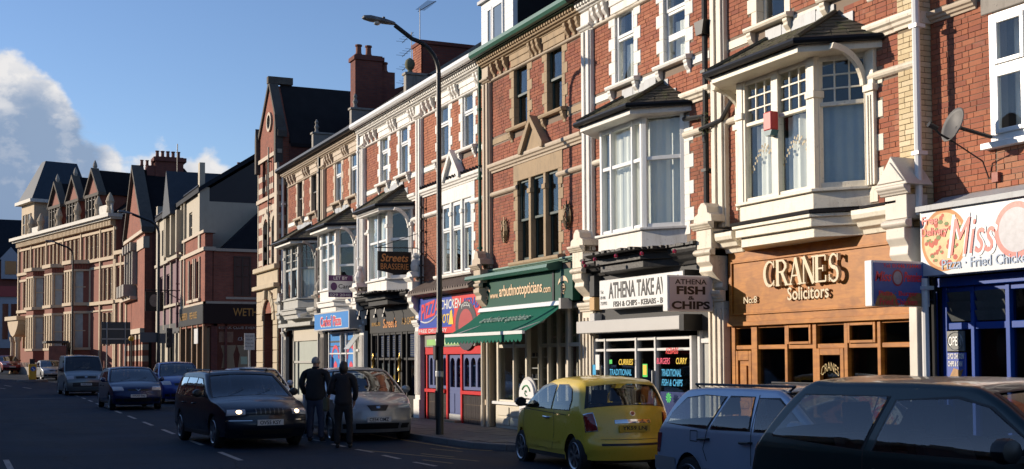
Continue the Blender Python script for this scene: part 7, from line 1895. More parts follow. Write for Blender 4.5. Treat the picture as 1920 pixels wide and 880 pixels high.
    # mirrors, handles, plates
    mx, mz = s['mirror']
    for sg in (-1, 1):
        m0 = F(mx, mz, sg); y0 = m0[1]
        q = MB(); 
        for i, (dx, hh, ww_) in enumerate(((.05, .03, .3), (.03, .075, .9), (-.02, .085, 1.), (-.06, .08, 1.))):
            for k in range(10): a = k / 10 * 2 * math.pi; q.v.append((mx + dx, y0 + sg * (.125 + .095 * ww_ * math.cos(a)), mz + .085 + hh * math.sin(a)))
        for i in range(3):
            for k in range(10): q.f.append((i * 10 + k, i * 10 + (k + 1) % 10, (i + 1) * 10 + (k + 1) % 10, (i + 1) * 10 + k))
        q.f += [tuple(range(10)), tuple(range(30, 40))]
        q.box(mx - .03, mx + .03, y0 - .02, y0 + .10, mz + .01, mz + .05) if sg > 0 else q.box(mx - .03, mx + .03, y0 - .10, y0 + .02, mz + .01, mz + .05)
        q.obj('wing_mirror', s.get('mirm', s['paint']), root, smooth=True, local=True)
    for hx, hz in s.get('handles', []):
        for sg in (-1, 1):
            m0 = F(hx, hz, sg); q = MB(); q.tube([(hx - .10, m0[1] - sg * .005, hz), (hx - .08, m0[1] + sg * .035, hz), (hx + .08, m0[1] + sg * .035, hz + .008), (hx + .10, m0[1] - sg * .005, hz + .008)], .016, 6); q.obj('door_handle', s.get('handm', TRIMB), root, smooth=True, local=True)
    for end, txt, zt in s.get('plates', []):
        sg = 1 if end == 'front' else -1
        i = min(range(len(TP)), key=lambda k: abs(TP[k][1] - zt) + (9 if TP[k][0] * sg < 0 else 0)); xx = TP[i][0] + sg * .025
        q = MB(); q.box(xx - .006, xx + .006, -.26, .26, zt - .055, zt + .055); p = q.obj('number_plate', PLW if sg > 0 else PLY, root, local=True)
        text(txt, INK, p, (xx + sg * .0065, -.21 * sg, zt - .038), .42, .076, (0, sg, 0), (0, 0, 1), ext=.002, bold=.02)
    if s.get('rails'):
        x0, x1, zr_ = s['rails']; q = MB()
        for sg in (-1, 1): y = sg * (H((x0 + x1) / 2, zr - .02) - .12); q.tube([(x0, y, zr_ - .06), (x0 + .1, y, zr_ + .0), (x1 - .1, y, zr_ + .0), (x1, y, zr_ - .06)], .016, 6)
        q.obj('roof_rails', TRIMB, root, local=True)
    return root, dict(F=F, TI=TI, at=at, top=top_panel, side=side_panel, body=bo)

def lights(front_i, rear_i, vz=(.62, .95), lm=None): return [('headlight', [(front_i[0], s * vz[0]), (front_i[1], s * vz[0]), (front_i[1], s * vz[1]), (front_i[0], s * vz[1])], lm or LAMPG) for s in (-1, 1)]
NAVYP = paint('dark navy car paint', (.010, .016, .032), .3); BLUC = paint('blue car paint', (.010, .022, .085), .3); SILV = paint('silver car paint', (.32, .335, .35), .45, .36); SILB = paint('silver blue car paint', (.40, .49, .62), .35, .34)
YELC = paint('mustard yellow car paint', (.78, .56, .05), .0, .3); GREC = paint('dark green car paint', (.006, .030, .032), .3); GRYV = paint('pale green grey van paint', (.17, .20, .21), .4); REDC = paint('dark red car paint', (.22, .012, .018), .2); ROYC = paint('royal blue car paint', (.012, .04, .26), .3)
# --- small yellow hatchback seen from behind
T = [(1.70, .22), (1.775, .40), (1.75, .62), (1.63, .82), (1.36, .94), (.98, 1.02), (.36, 1.36), (-.10, 1.475), (-.70, 1.475), (-1.24, 1.40), (-1.55, 1.04), (-1.66, .82), (-1.70, .62), (-1.775, .46), (-1.72, .24)]
car('yellow_hatchback', 'small rounded mustard yellow hatchback parked with its rear towards the silver estate', 'car', (-17.80, 9.42, -.04), R_(180 - 3.5), dict(scale=.975,
    L=3.55, W=1.63, top=T, belt=.95, ws=(5, 6.6), rw=(9.15, 10), tum=.20, plan=.13, pull=.24, crown=.05, round=.09, fine=1.4, glass=CGLASS, vr=(.84, .88),
    windows=[[(.86, 1.00), (-.28, 1.00), (-.28, 1.38), (.02, 1.405), (.30, 1.34), (.58, 1.19)], [(-.36, 1.00), (-1.02, 1.005), (-1.05, 1.16), (-.93, 1.32), (-.72, 1.385), (-.36, 1.39)]],
    wheels=(1.14, -1.16), r=.295, paint=YELC, spokes=7, spoke_kind='split', mirror=(.82, 1.0), mirm=BLACK, handles=[(-.12, .86)], handm=CHROME, seat=.05,
    seams=[[(.92, .98), (1.0, .70), (.92, .32)], [(-.40, .98), (-.42, .62), (-.30, .32)], [(1.3, .93), (.9, .97), (-.9, .92)]],
    side=[('rub_strip', [(.80, .47), (-.62, .47), (-.62, .52), (.80, .52)], YELC)],
    topp=[('taillight_rim', [(10.38, s * .81), (11.75, s * .76), (11.75, s * .955), (10.38, s * .955)], CHROME) for s in (-1, 1)] + [('taillight', [(10.46, s * .825), (11.66, s * .78), (11.66, s * .945), (10.46, s * .945)], TAILR) for s in (-1, 1)] + lights((3, 4), 0, (.55, .85)) + [('boot_handle', [(11.0, -.42), (11.28, -.42), (11.28, .42), (11.0, .42)], CHROME), ('bumper_slot', [(12.75, -.75), (12.95, -.75), (12.95, .75), (12.75, .75)], TRIMB), ('round_badge', [(10.62 + .17 * math.cos(k * .524), .062 * math.sin(k * .524)) for k in range(12)], CHROME), ('badge', [(10.62 + .13 * math.cos(k * .524), .047 * math.sin(k * .524)) for k in range(12)], REDC), ('spoiler', [(8.75, -.86), (9.15, -.86), (9.15, .86), (8.75, .86)], YELC), ('boot_line', [(12.35, -.74), (12.39, -.74), (12.39, .74), (12.35, .74)], TRIMB)],
    plates=[('rear', 'YK59 LNJ', .73), ('front', 'YK59 LNJ', .42)]))
# --- silver blue estate
T = [(2.16, .22), (2.25, .42), (2.22, .62), (2.10, .80), (1.50, .92), (1.02, .97), (.30, 1.36), (-.1, 1.42), (-1.3, 1.41), (-1.72, 1.33), (-2.08, .98), (-2.20, .80), (-2.22, .58), (-2.28, .48), (-2.22, .24)]
car('silver_estate', 'silver blue estate with roof rails between the yellow and dark green cars', 'car', (-11.12, 8.78, -.04), R_(3), dict(
    L=4.5, W=1.72, top=T, belt=.92, ws=(5, 6.1), rw=(9.1, 10), tum=.19, plan=.10, pull=.16, crown=.035, fine=1.3, glass=CGLASS,
    windows=[[(.82, .975), (-.06, .965), (-.10, 1.32), (.24, 1.315), (.50, 1.17)], [(-.16, .965), (-.86, .955), (-.84, 1.0), (-.62, 1.32), (-.20, 1.33)], [(-.94, .955), (-1.92, .99), (-1.82, 1.12), (-1.52, 1.29), (-1.12, 1.33), (-.70, 1.325)]],
    wheels=(1.36, -1.33), r=.305, paint=SILB, spokes=5, spoke_kind='solid', mirror=(.78, .95), mirm=SILB, handles=[(-.02 + -.18, .83), (-.98, .83)], seat=.12,
    seams=[[(.86, .96), (.90, .55), (.84, .30)], [(-.12, 1.36), (-.12, .62), (-.10, .30)], [(-.92, .95), (-1.0, .72), (-.86, .45)], [(-1.28, .80), (-1.12, .80), (-1.12, .92), (-1.28, .92), (-1.28, .80)]],
    side=[('rub_strip', [(.96, .50), (-.98, .50), (-.98, .585), (.96, .585)], SILB), ('bumper_side', [(-1.66, .42), (-2.25, .42), (-2.25, .58), (-1.68, .58)], SILV), ('taillight', [(-2.12, .62), (-2.20, .62), (-2.18, .86), (-2.06, .86)], TAILR)],
    topp=[('taillight', [(10.3, s * .72), (12.0, s * .72), (12.0, s * .99), (10.3, s * .99)], TAILR) for s in (-1, 1)] + lights((2, 3), 0), rails=(.20, -1.40, 1.455), plates=[('rear', 'R482 KTX', .70), ('front', 'R482 KTX', .42)]))
# --- dark green three-door nearest the camera
T = [(2.34, .22), (2.44, .42), (2.40, .60), (2.26, .76), (1.78, .90), (1.32, .99), (.58, 1.40), (.15, 1.475), (-.95, 1.475), (-1.36, 1.44), (-1.86, 1.02), (-1.96, .84), (-2.02, .62), (-2.06, .46), (-2.0, .24)]
car('dark_green_hatchback', 'dark green three-door hatchback nearest the camera at the bottom right', 'car', (-6.93, 7.18, -.02), R_(2), dict(scale=1.05,
    L=4.5, W=1.72, top=T, belt=.96, ws=(5, 6.1), rw=(9.05, 9.9), tum=.20, plan=.09, pull=.15, crown=.04, fine=1.4, glass=CGLASS,
    windows=[[(1.16, 1.01), (-.40, 1.00), (-.26, 1.36), (.30, 1.385), (.58, 1.335), (.86, 1.18)], [(-.52, 1.00), (-1.66, 1.045), (-1.28, 1.375), (-.36, 1.385)]],
    wheels=(1.58, -1.24), r=.30, paint=GREC, mirror=(.92, 1.0), mirm=TRIMB, handles=[(-.28, .86)], seat=.15,
    seams=[[(1.18, 1.0), (1.22, .6), (1.14, .3)], [(-.46, 1.38), (-.50, 1.0), (-.50, .6), (-.42, .3)]],
    topp=[('taillight', [(10.3, s * .74), (11.8, s * .74), (11.8, s * .99), (10.3, s * .99)], TAILR) for s in (-1, 1)] + lights((2, 3), 0), plates=[('rear', 'N316 DWO', .66)]))
# --- navy estate driving towards the camera, lamps lit
def estate(name, label, loc, rz, pm, pl, lit, roof=1.47, L=4.71, rails=True, glass=CGLASSD):
    h = L / 2
    T = [(h - .13, .22), (h, .42), (h - .02, .60), (h - .08, .74), (h - .55, .88), (h - 1.22, .98), (h - 1.98, 1.38), (h - 2.35, roof), (h - 3.4, roof), (-h + .42, roof - .06), (-h + .12, 1.02), (-h + .05, .84), (-h + .03, .62), (-h, .46), (-h + .08, .24)]
    lm = LITL
    tp = [('headlight', [(2.25, s * .58), (3.0, s * .56), (3.08, s * .94), (2.3, s * .985)], LAMPG) for s in (-1, 1)]
    if lit: tp += [('lit_bulb', [(2.64 + .24 * math.cos(k * .449), s * (.715 + .062 * math.sin(k * .449))) for k in range(14)], LITL) for s in (-1, 1)]
    tp += [('grille', [(2.2, -.30), (3.0, -.36), (3.0, .36), (2.2, .30)], TRIMB)] + [('grille_bar', [(2.24, v - .012), (2.96, v - .012), (2.96, v + .012), (2.24, v + .012)], MATS['dull chrome']) for v in (-.33, -.22, -.11, 0, .11, .22, .33)] + [('lower_intake', [(.35, -.62), (.85, -.62), (.85, .62), (.35, .62)], TRIMB), ('bumper_strip', [(1.72, -1.), (1.80, -1.), (1.80, -.42), (1.72, -.42)], CHROME), ('bumper_strip', [(1.72, .42), (1.80, .42), (1.80, 1.), (1.72, 1.)], CHROME)]
    tp += [('taillight', [(9.4, s * .8), (12.0, s * .8), (12.0, s * .99), (9.4, s * .99)], TAILR) for s in (-1, 1)]
    r = car(name, label, 'car', loc, rz, dict(L=L, W=1.80, top=T, belt=.95, ws=(5, 6.1), rw=(9.1, 9.9), tum=.20, plan=.10, pull=.22, crown=.045, glass=glass,
        windows=[[(h - 1.55, .995), (h - 2.42, .985), (h - 2.44, 1.36), (h - 2.12, 1.345), (h - 1.82, 1.19)], [(h - 2.50, .985), (h - 3.28, .985), (h - 3.24, 1.37), (h - 2.52, 1.365)], [(h - 3.36, .985), (-h + .28, 1.02), (-h + .52, 1.36), (h - 3.32, 1.37)]],
        wheels=(h - .93, -h + 1.02), r=.318, paint=pm, spokes=5, spoke_kind='solid', mirror=(h - 1.62, .98), mirm=TRIMB, handles=[(h - 2.36, .84), (h - 3.2, .84)], seat=-.0,
        seams=[[(h - 1.5, .98), (h - 1.5, .3)], [(h - 2.46, .98), (h - 2.46, .3)], [(h - 3.32, .98), (h - 3.28, .7)]],
        side=[('rub_strip', [(h - 1.4, .50), (-h + 1.5, .50), (-h + 1.5, .55), (h - 1.4, .55)], pm)],
        topp=tp, rails=(h - 2.3, -h + .55, roof + .06) if rails else None, plates=[('front', pl, .52)]))
    return r
vr_, vk = estate('navy_estate', 'dark navy estate car driving towards us with both headlamps lit', (-26.1, 5.40, 0), R_(4), NAVYP, 'OV55 KSY', True)
mb = MB(); mb.tube([(2.31, -.17, .62), (2.31, .17, .74)], .012, 5); mb.obj('grille_slash', CHROME, vr_, local=True)
# --- generic saloons and hatchbacks
def hatch(name, label, loc, rz, pm, L, Wd, roof, pl, front='grille', glass=CGLASSD, short=False, mir=None, group=None):
    h = L / 2; k = roof / 1.46
    T = [(h - .12, .22), (h, .42), (h - .02, .58 * k), (h - .13, .74 * k), (h - .55, .88 * k), (h - 1.0, .97 * k), (h - 1.85, 1.37 * k), (h - 2.25, roof), (h - 2.9, roof), (-h + .62, roof - .12), (-h + .18, 1.04 * k), (-h + .06, .86 * k), (-h + .03, .62), (-h, .46), (-h + .08, .24)]
    tp = [('headlight', [(2.4, s * .58), (3.25, s * .62), (3.45, s * .97), (2.55, s * .985)], LAMPG) for s in (-1, 1)] + [('lower_intake', [(.4, -.6), (1.0, -.6), (1.0, .6), (.4, .6)], TRIMB), ('fog_recess', [(.45, -.92), (.95, -.92), (.95, -.68), (.45, -.68)], TRIMB), ('fog_recess', [(.45, .68), (.95, .68), (.95, .92), (.45, .92)], TRIMB)]
    if front == 'shield': tp += [('grille', [(2.1, -.20), (2.75, -.30), (2.75, .30), (2.1, .20)], TRIMB), ('badge', [(2.36, -.05), (2.6, -.05), (2.6, .05), (2.36, .05)], CHROME)]
    elif front == 'vee': tp += [('grille', [(2.25, -.40), (2.62, -.44), (2.62, .44), (2.25, .40)], TRIMB), ('grille_vee', [(2.28, -.02), (2.62, -.12), (2.62, -.09), (2.34, 0), (2.62, .09), (2.62, .12), (2.28, .02)], CHROME)]
    else: tp += [('grille', [(2.2, -.42), (2.7, -.46), (2.7, .46), (2.2, .42)], TRIMB), ('badge', [(2.3, -.06), (2.62, -.06), (2.62, .06), (2.3, .06)], CHROME)]
    tp += [('taillight', [(9.5, s * .78), (12.0, s * .76), (12.0, s * .99), (9.5, s * .99)], TAILR) for s in (-1, 1)]
    b = .975 * k
    return car(name, label, 'car', loc, rz, dict(L=L, W=Wd, top=T, belt=.95 * k, ws=(5, 6.2), rw=(9.05, 9.95), tum=.20, plan=.11, pull=.26, crown=.05, glass=glass,
        windows=[[(h - 1.3, b + .01), (h - 2.25, b), (h - 2.27, 1.33 * k), (h - 1.98, 1.33 * k), (h - 1.62, 1.16 * k)], [(h - 2.34, b), (-h + .62, b + .03), (-h + .82, 1.27 * k), (h - 2.36, 1.34 * k)]],
        wheels=(h - .82, -h + .74), r=.305, paint=pm, spokes=6, mirror=(h - 1.38, b - .01), mirm=mir or pm, handles=[(h - 2.15, .83 * k), (h - 2.9, .83 * k)], seat=.0,
        seams=[[(h - 1.25, b), (h - 1.25, .3)], [(h - 2.3, b), (h - 2.3, .3)], [(-h + 1.0, b), (-h + 1.1, .7)]], topp=tp, plates=[('front', pl, .50)]))
hatch('silver_hatchback', 'silver hatchback with a dark shield grille parked nose-out beside the lamp post', (-26.85, 8.2, -.03), R_(-3), SILV, 4.3, 1.77, 1.53, 'CE54 OMZ', 'shield', glass=CGLASS)
hatch('grey_blue_hatchback', 'grey blue hatchback half hidden behind the man and the navy estate', (-36.6, 8.05, 0), R_(-2), SILB, 4.2, 1.72, 1.46, 'CA06 LVP', 'grille')
hatch('blue_saloon', 'dark blue saloon with a chrome vee grille following the navy estate', (-46.6, 5.72, .0), R_(1), BLUC, 4.6, 1.80, 1.46, 'WU53 EKJ', 'vee')
hatch('bright_blue_hatchback', 'tall bright blue hatchback parked at the kerb behind the navy estate', (-51.6, 8.2, .0), R_(-1), ROYC, 4.0, 1.70, 1.62, 'CP04 XHB', 'grille')
hatch('silver_supermini', 'small silver car in the distance beside the yellow bollard', (-97.5, 6.3, gz(-97.5)), R_(6), SILV, 3.8, 1.66, 1.44, 'CK56 TRZ', 'grille')
hatch('red_hatchback', 'dark red car far off at the left edge of the road', (-118.5, 4.05, gz(-118.5) + .15), R_(12), REDC, 3.9, 1.70, 1.46, 'CN02 PYL', 'grille')
# --- grey van
h = 2.45
T = [(h - .1, .24), (h, .45), (h - .02, .72), (h - .16, .92), (h - .62, 1.10), (h - .98, 1.20), (h - 1.62, 1.80), (h - 1.95, 1.94), (h - 3.2, 1.96), (-h + .35, 1.92), (-h + .06, 1.2), (-h + .04, .9), (-h + .02, .62), (-h, .46), (-h + .06, .24)]
car('grey_van', 'pale grey van with a dark windscreen driving behind the blue saloon', 'van', (-66.3, 5.75, gz(-66)), R_(1.5), dict(
    L=4.9, W=1.90, top=T, belt=1.16, ws=(5, 6.25), rw=(9.2, 9.9), tum=.13, plan=.06, pull=.16, crown=.05, windows=[[(h - 1.2, 1.2), (h - 2.1, 1.18), (h - 2.1, 1.72), (h - 1.75, 1.74)]],
    wheels=(h - .9, -h + 1.0), r=.33, paint=GRYV, mirror=(h - 1.3, 1.2), mirm=TRIMB, handles=[(h - 2.0, 1.0)], seat=.5,
    topp=[('headlight', [(2.3, s * .62), (3.1, s * .64), (3.1, s * .97), (2.3, s * .97)], LAMPG) for s in (-1, 1)] + [('grille', [(2.35, -.5), (2.95, -.55), (2.95, .55), (2.35, .5)], TRIMB), ('badge', [(2.5, -.07), (2.85, -.07), (2.85, .07), (2.5, .07)], CHROME), ('lower_intake', [(1.0, -.7), (1.6, -.7), (1.6, .7), (1.0, .7)], TRIMB)],
    plates=[('front', 'CE05 JWD', .56)]))
# ------------------------------------------------------------------ people
def skin(name, pts, edges, rad, m, parent, sub=2):
    me = bpy.data.meshes.new(name); me.from_pydata(pts, edges, [])
    o = bpy.data.objects.new(name, me); COL.objects.link(o); o.parent = parent
    o.modifiers.new('skin', 'SKIN').use_smooth_shade = True
    sk = me.skin_vertices[0]
    for i, r in enumerate(rad):
        d = sk.data[i]; d.radius = r if isinstance(r, tuple) else (r, r); d.use_root = (i == 0)
    ss = o.modifiers.new('sub', 'SUBSURF'); ss.levels = sub; ss.render_levels = sub
    me.materials.append(m); return o
SKIN_ = mat('skin', (.46, .26, .18), .55, var=.05)
def person(name_label, loc, rz, h, coat, trous, hair, coat_len, build, arm, long_hair=False, bag=False):
    """standing adult, facing local +y; k scales a 1.75 m figure"""
    t = thing('person', name_label, 'person', loc, rz); k = h / 1.75; b = build
    S = lambda P: [tuple(c * k for c in p) for p in P]
    body = [(0, 0, .95), (0, -.01, 1.12), (0, -.01, 1.30), (0, -.02, 1.44), (0, .0, 1.53), (0, .02, 1.61), (0, .03, 1.70)]
    E = [(0, 1), (1, 2), (2, 3), (3, 4), (4, 5), (5, 6)]; Rr = [(.15 * b, .11), (.14 * b, .105), (.155 * b, .11), (.09, .075), (.052, .055), (.075, .092), (.058, .075)]
    hands = []
    for s in (-1, 1):
        n = len(body)
        el, wr = arm[s]
        body += [(s * .185 * b, -.01, 1.42), (el[0], el[1], el[2]), (wr[0], wr[1], wr[2])]
        d = (V3(wr) - V3(el)).normalized(); pm = V3(wr) + d * .08
        body += [tuple(pm)]
        E += [(3, n), (n, n + 1), (n + 1, n + 2), (n + 2, n + 3)]; Rr += [.058, .043, .030, (.036, .022)]
        side = d.cross(V3((0, 1, 0))); side = V3((0, 1, 0)) if side.length < .1 else V3((0, 1, 0))
        for f, (off, ln) in enumerate(((-.030, .070), (-.010, .082), (.010, .078), (.028, .062))):
            m_ = len(body); p0 = pm + V3((0, off, 0)) + d * .012; p1 = p0 + d * ln * .55; p2 = p1 + (d * .8 + V3((-s * .6, .1, 0))).normalized() * ln * .5
            body += [tuple(p0), tuple(p1), tuple(p2)]; E += [(n + 3, m_), (m_, m_ + 1), (m_ + 1, m_ + 2)]; Rr += [.0095, .0085, .007]
        m_ = len(body); p0 = V3(wr) + d * .035 + V3((-s * .01, .035, 0)); p1 = p0 + d * .035 + V3((-s * .012, .018, 0)); body += [tuple(p0), tuple(p1)]; E += [(n + 2, m_), (m_, m_ + 1)]; Rr += [.012, .009]
        n = len(body); body += [(s * .095, .0, .90), (s * .11, .012, .50), (s * .12, -.02, .10), (s * .13, .10, .035)]; E += [(0, n), (n, n + 1), (n + 1, n + 2), (n + 2, n + 3)]; Rr += [.085, .056, .040, .035]
    bo = skin('body', S(body), E, [tuple(c * k for c in r) if isinstance(r, tuple) else r * k for r in Rr], SKIN_, t)
    # jacket
    J = [(0, 0, coat_len), (0, -.005, 1.0), (0, -.01, 1.15), (0, -.01, 1.32), (0, -.02, 1.455), (0, -.01, 1.51)]
    JE = [(0, 1), (1, 2), (2, 3), (3, 4), (4, 5)]; JR = [(.225 * b, .165), (.205 * b, .15), (.185 * b, .14), (.195 * b, .14), (.115 * b, .095), (.078, .078)]
    for s in (-1, 1):
        n = len(J); el, wr = arm[s]; J += [(s * .20 * b, -.01, 1.425), tuple((V3((s * .20 * b, -.01, 1.425)) + V3(el)) / 2), tuple(el), tuple(V3(el).lerp(V3(wr), .92))]; JE += [(4, n), (n, n + 1), (n + 1, n + 2), (n + 2, n + 3)]; JR += [.082, .074, .064, .050]
    jk = skin('jacket', S(J), JE, [tuple(c * k for c in r) if isinstance(r, tuple) else r * k for r in JR], coat, t)
    tx = bpy.data.textures.new('folds', 'CLOUDS'); tx.noise_scale = .13; dm_ = jk.modifiers.new('folds', 'DISPLACE'); dm_.texture = tx; dm_.strength = .045; dm_.mid_level = .5
    q = MB(); q.lathe([(.070 * k, 1.475 * k), (.082 * k, 1.50 * k), (.074 * k, 1.545 * k), (.062 * k, 1.55 * k)], (0, -.005, 0), 14, cap=False); q.obj('collar', coat, t, smooth=True, local=True)
    Tp = [(0, 0, .97), (0, 0, .90)]; TE = [(0, 1)]; TR = [(.17 * b, .125), (.165 * b, .125)]
    for s in (-1, 1):
        n = len(Tp); Tp += [(s * .10, 0, .80), (s * .112, .012, .50), (s * .122, -.015, .22), (s * .125, -.01, .07)]; TE += [(1, n), (n, n + 1), (n + 1, n + 2), (n + 2, n + 3)]; TR += [.102, .078, .066, .068]
    tr_ = skin('trousers', S(Tp), TE, [tuple(c * k for c in r) if isinstance(r, tuple) else r * k for r in TR], trous, t)
    dm_ = tr_.modifiers.new('folds', 'DISPLACE'); dm_.texture = tx; dm_.strength = .03; dm_.mid_level = .5
    for s in (-1, 1): skin('shoe', S([(s * .122, -.05, .05), (s * .126, .06, .045), (s * .135, .16, .035)]), [(0, 1), (1, 2)], [(.045 * k, .048 * k), (.044 * k, .042 * k), (.036 * k, .026 * k)], BLACKM, t)
    q = MB(); nu, nv = 20, 12; keep = {}
    for j in range(nv + 1):
        for i in range(nu):
            a, e = 2 * math.pi * i / nu, math.pi * (j / nv - .5); x, y, z = .086 * math.cos(e) * math.cos(a), -.002 + .102 * math.cos(e) * math.sin(a), 1.648 + .108 * math.sin(e)
            if long_hair and z < 1.64: x *= 1.12; y = y * 1.05 - .012; z = 1.64 + (z - 1.64) * 1.75
            q.v.append((x * k, y * k, z * k)); keep[j * nu + i] = (y < .055 or z > 1.70) and (z > (1.46 if long_hair else 1.60))
    q.f = [f for f in ((j * nu + i, j * nu + (i + 1) % nu, (j + 1) * nu + (i + 1) % nu, (j + 1) * nu + i) for j in range(nv) for i in range(nu)) if all(keep[v] for v in f)]
    q.obj('hair', hair, t, smooth=True, local=True)
    mb = MB()
    for s in (-1, 1): mb.lathe([(.001, -.012), (.013, 0), (.001, .012)], (s * .032 * k, .112 * k, 1.655 * k), 8, 'y')
    mb.obj('eyes', DARK, t, smooth=True, local=True)
    mb = MB(); mb.prism([(.105 * k, 1.655 * k), (.142 * k, 1.615 * k), (.10 * k, 1.605 * k)], 'x', -.014 * k, .014 * k); mb.obj('nose', SKIN_, t, smooth=True, local=True)
    mb = MB(); mb.box(-.024 * k, .024 * k, .10 * k, .112 * k, 1.572 * k, 1.580 * k); mb.obj('mouth', mat('lips', (.32, .12, .10), .5), t, local=True)
    if not long_hair:
        for s in (-1, 1): MB().lathe([(.001, -.012), (.026, -.006), (.03, .0), (.02, .008)], (s * .078 * k, .015 * k, 1.635 * k), 10, 'x').obj('ear', SKIN_, t, smooth=True, local=True)
    return t
COATM = mat('black jacket cloth', (.014, .015, .018), .85, var=.3); COATW = mat('charcoal jacket cloth', (.018, .015, .018), .85, var=.3); JEAN = mat('dark denim', (.035, .050, .095), .85, var=.2); TRB = mat('black trouser cloth', (.012, .012, .014), .85, var=.2)
GREYH = mat('short grey hair', (.27, .255, .24), .7, var=.3, vscale=20, bump=.6); DKH = mat('dark brown hair', (.022, .014, .010), .5, var=.3)
person('broad man with short grey hair in a black jacket and jeans, seen from behind', (-25.45, 6.93, 0), R_(58), 1.79, COATM, JEAN, GREYH, .80, 1.16, {-1: ((-.30, -.02, 1.16), (-.25, .12, .96)), 1: ((.30, -.02, 1.16), (.25, .12, .96))})
WP = person('slim dark-haired woman in a charcoal jacket beside the silver hatchback', (-23.35, 6.92, 0), R_(66), 1.70, COATW, TRB, DKH, .80, .95, {-1: ((-.25, .0, 1.15), (-.16, .20, 1.08)), 1: ((.25, .0, 1.15), (.20, .12, .93))}, True)
mb = MB(); P_ = (-23.35, 6.92)
def wl(x, y, z): c, s = math.cos(R_(66)), math.sin(R_(66)); return (P_[0] + c * x - s * y, P_[1] + s * x + c * y, z)
vs = [wl(-.34 + dx, dy, z) for z, wd in ((.72, .15), (.76, .17), (.96, .14), (1.0, .11)) for dx, dy in ((-.045, -wd), (.045, -wd), (.045, wd), (-.045, wd))]
mb.add(vs, [(0, 1, 2, 3), (15, 14, 13, 12)] + [(i * 4 + k, i * 4 + (k + 1) % 4, i * 4 + 4 + (k + 1) % 4, i * 4 + 4 + k) for i in range(3) for k in range(4)])
th = thing('shoulder_bag', 'dull olive shoulder bag hanging at the side of the woman', 'bag', (P_[0], P_[1], .72)); mb.obj('bag_body', mat('olive canvas', (.07, .075, .045), .8, var=.3), th, bev=.02)
mb = MB(); mb.tube([wl(-.34, -.12, .98), wl(-.28, -.08, 1.25), wl(-.19, -.02, 1.50), wl(-.24, .1, 1.3), wl(-.34, .12, .98)], .012, 5); mb.obj('strap', BLACKM, th)

# ------------------------------------------------------------------ street furniture
POLE = mat('black lamp column', (.014, .014, .013), .45, var=.3)
def lamp(label, x, y, h, reach, rz, r0=.085, r1=.052, zb=None, grp=None, headl=.72):
    zb = gz(x) + PZ if zb is None else zb
    t = thing('street_lamp', label, 'street lamp', (x, y, zb), rz); q = MB()
    q.lathe([(r0 * 1.05, 0), (r0, .02), (r0 * .98, 2.0), (r0 * .92, 2.1), (r1 * 1.15, 2.2), (r1, h - 1.0)], (0, 0, 0), 14); q.box(-.03, .03, -r0 - .012, -r0 + .02, .35, .95)
    q.obj('column', POLE, t, smooth=True, local=True)
    q = MB(); R = .72; P = [(0, 0, h - 1.02)] + [(0, -R + R * math.cos(a), h - R - .28 + R * math.sin(a)) for a in [i * math.pi / 16 for i in range(8)]]
    e = P[-1]; P += [(0, -reach + headl * .6, h - .02)]
    q.tube(P, r1 * .95, 8); q.obj('bracket_arm', POLE, t, smooth=True, local=True)
    q = MB(); y0 = -reach + headl * .62; rings = [(0., .04, .04), (.04, .06, .055), (.25, .10, .085), (headl * .75, .115, .095), (headl * .95, .08, .065), (headl, .03, .02)]; vs = []
    for d, w, hh in rings:
        for k in range(12): a = 2 * math.pi * k / 12; vs.append((w * math.cos(a), y0 - d, h + .0 + d * .12 + hh * math.sin(a) * (1 if math.sin(a) > 0 else .45)))
    q.add(vs, [(i * 12 + k, i * 12 + (k + 1) % 12, (i + 1) * 12 + (k + 1) % 12, (i + 1) * 12 + k) for i in range(5) for k in range(12)] + [tuple(range(12)), tuple(range(60, 72))])
    hd = q.obj('lantern', mat('weathered lantern housing', (.12, .12, .12), .55, var=.5, dirt=.4, dcol=(.35, .34, .32)), t, smooth=True, local=True)
    q = MB(); q.lathe([(.075, .02), (.07, -.025), (.04, -.045), (.001, -.05)], (0, y0 - headl * .55, h - .0), 12); q.obj('lens', mat('lantern lens', (.34, .34, .33), .15, coat=.6), hd, smooth=True, local=True)
    q = MB(); q.lathe([(.03, 0), (.03, .05), (.001, .06)], (0, y0 - .25, h + .09), 8); q.obj('photocell', GREYP, hd, local=True)
    return t
t = lamp('tall black street lamp on the pavement beside the silver hatchback', -24.72, 9.46, 8.84, 1.40, R_(-8))
q = MB(); q.box(-.10, .12, -.12, -.09, 1.62, 1.92); q.box(.08, .12, -.1, .08, 1.9, 2.2); q.obj('sign_plate', BLACKM, t, local=True); q = MB(); q.lathe([(.09, 1.25), (.092, 1.26), (.092, 1.36), (.09, 1.37)], (0, 0, 0), 12); q.lathe([(.09, 2.0), (.093, 2.01), (.093, 2.05), (.09, 2.06)], (0, 0, 0), 12); q.obj('band', STEEL, t, local=True)
lamp('distant street lamp standing in front of the hotel bays', -97.5, 7.85, 10.2, 1.7, R_(-4), .10, .07)
t = lamp('black street lamp by the mauve building with signs fixed to its column', -64.6, 9.35, 9.1, 1.75, R_(-4), .10, .07)
q = MB(); q.box(-.06, .0, -.9, -.05, 2.55, 3.05); q.box(-.06, .0, .08, .75, 2.5, 3.0); q.obj('sign_plate', mat('sign back grey brown', (.13, .115, .105), .6), t, local=True)
t = thing('road_sign', 'large blank grey sign back on two posts in front of the hotel', 'sign', (-84, 9.4, PZ)); z0 = gz(-84)
q = MB(); q.box(-84.03, -84, 8.56, 10.38, z0 + 2.65, z0 + 4.1); q.obj('panel', mat('sign back slate', (.055, .065, .075), .5, var=.2), t); q = MB()
for y in (8.9, 10.05): q.tube([(-83.93, y, z0), (-83.93, y, z0 + 4.1)], .045, 7)
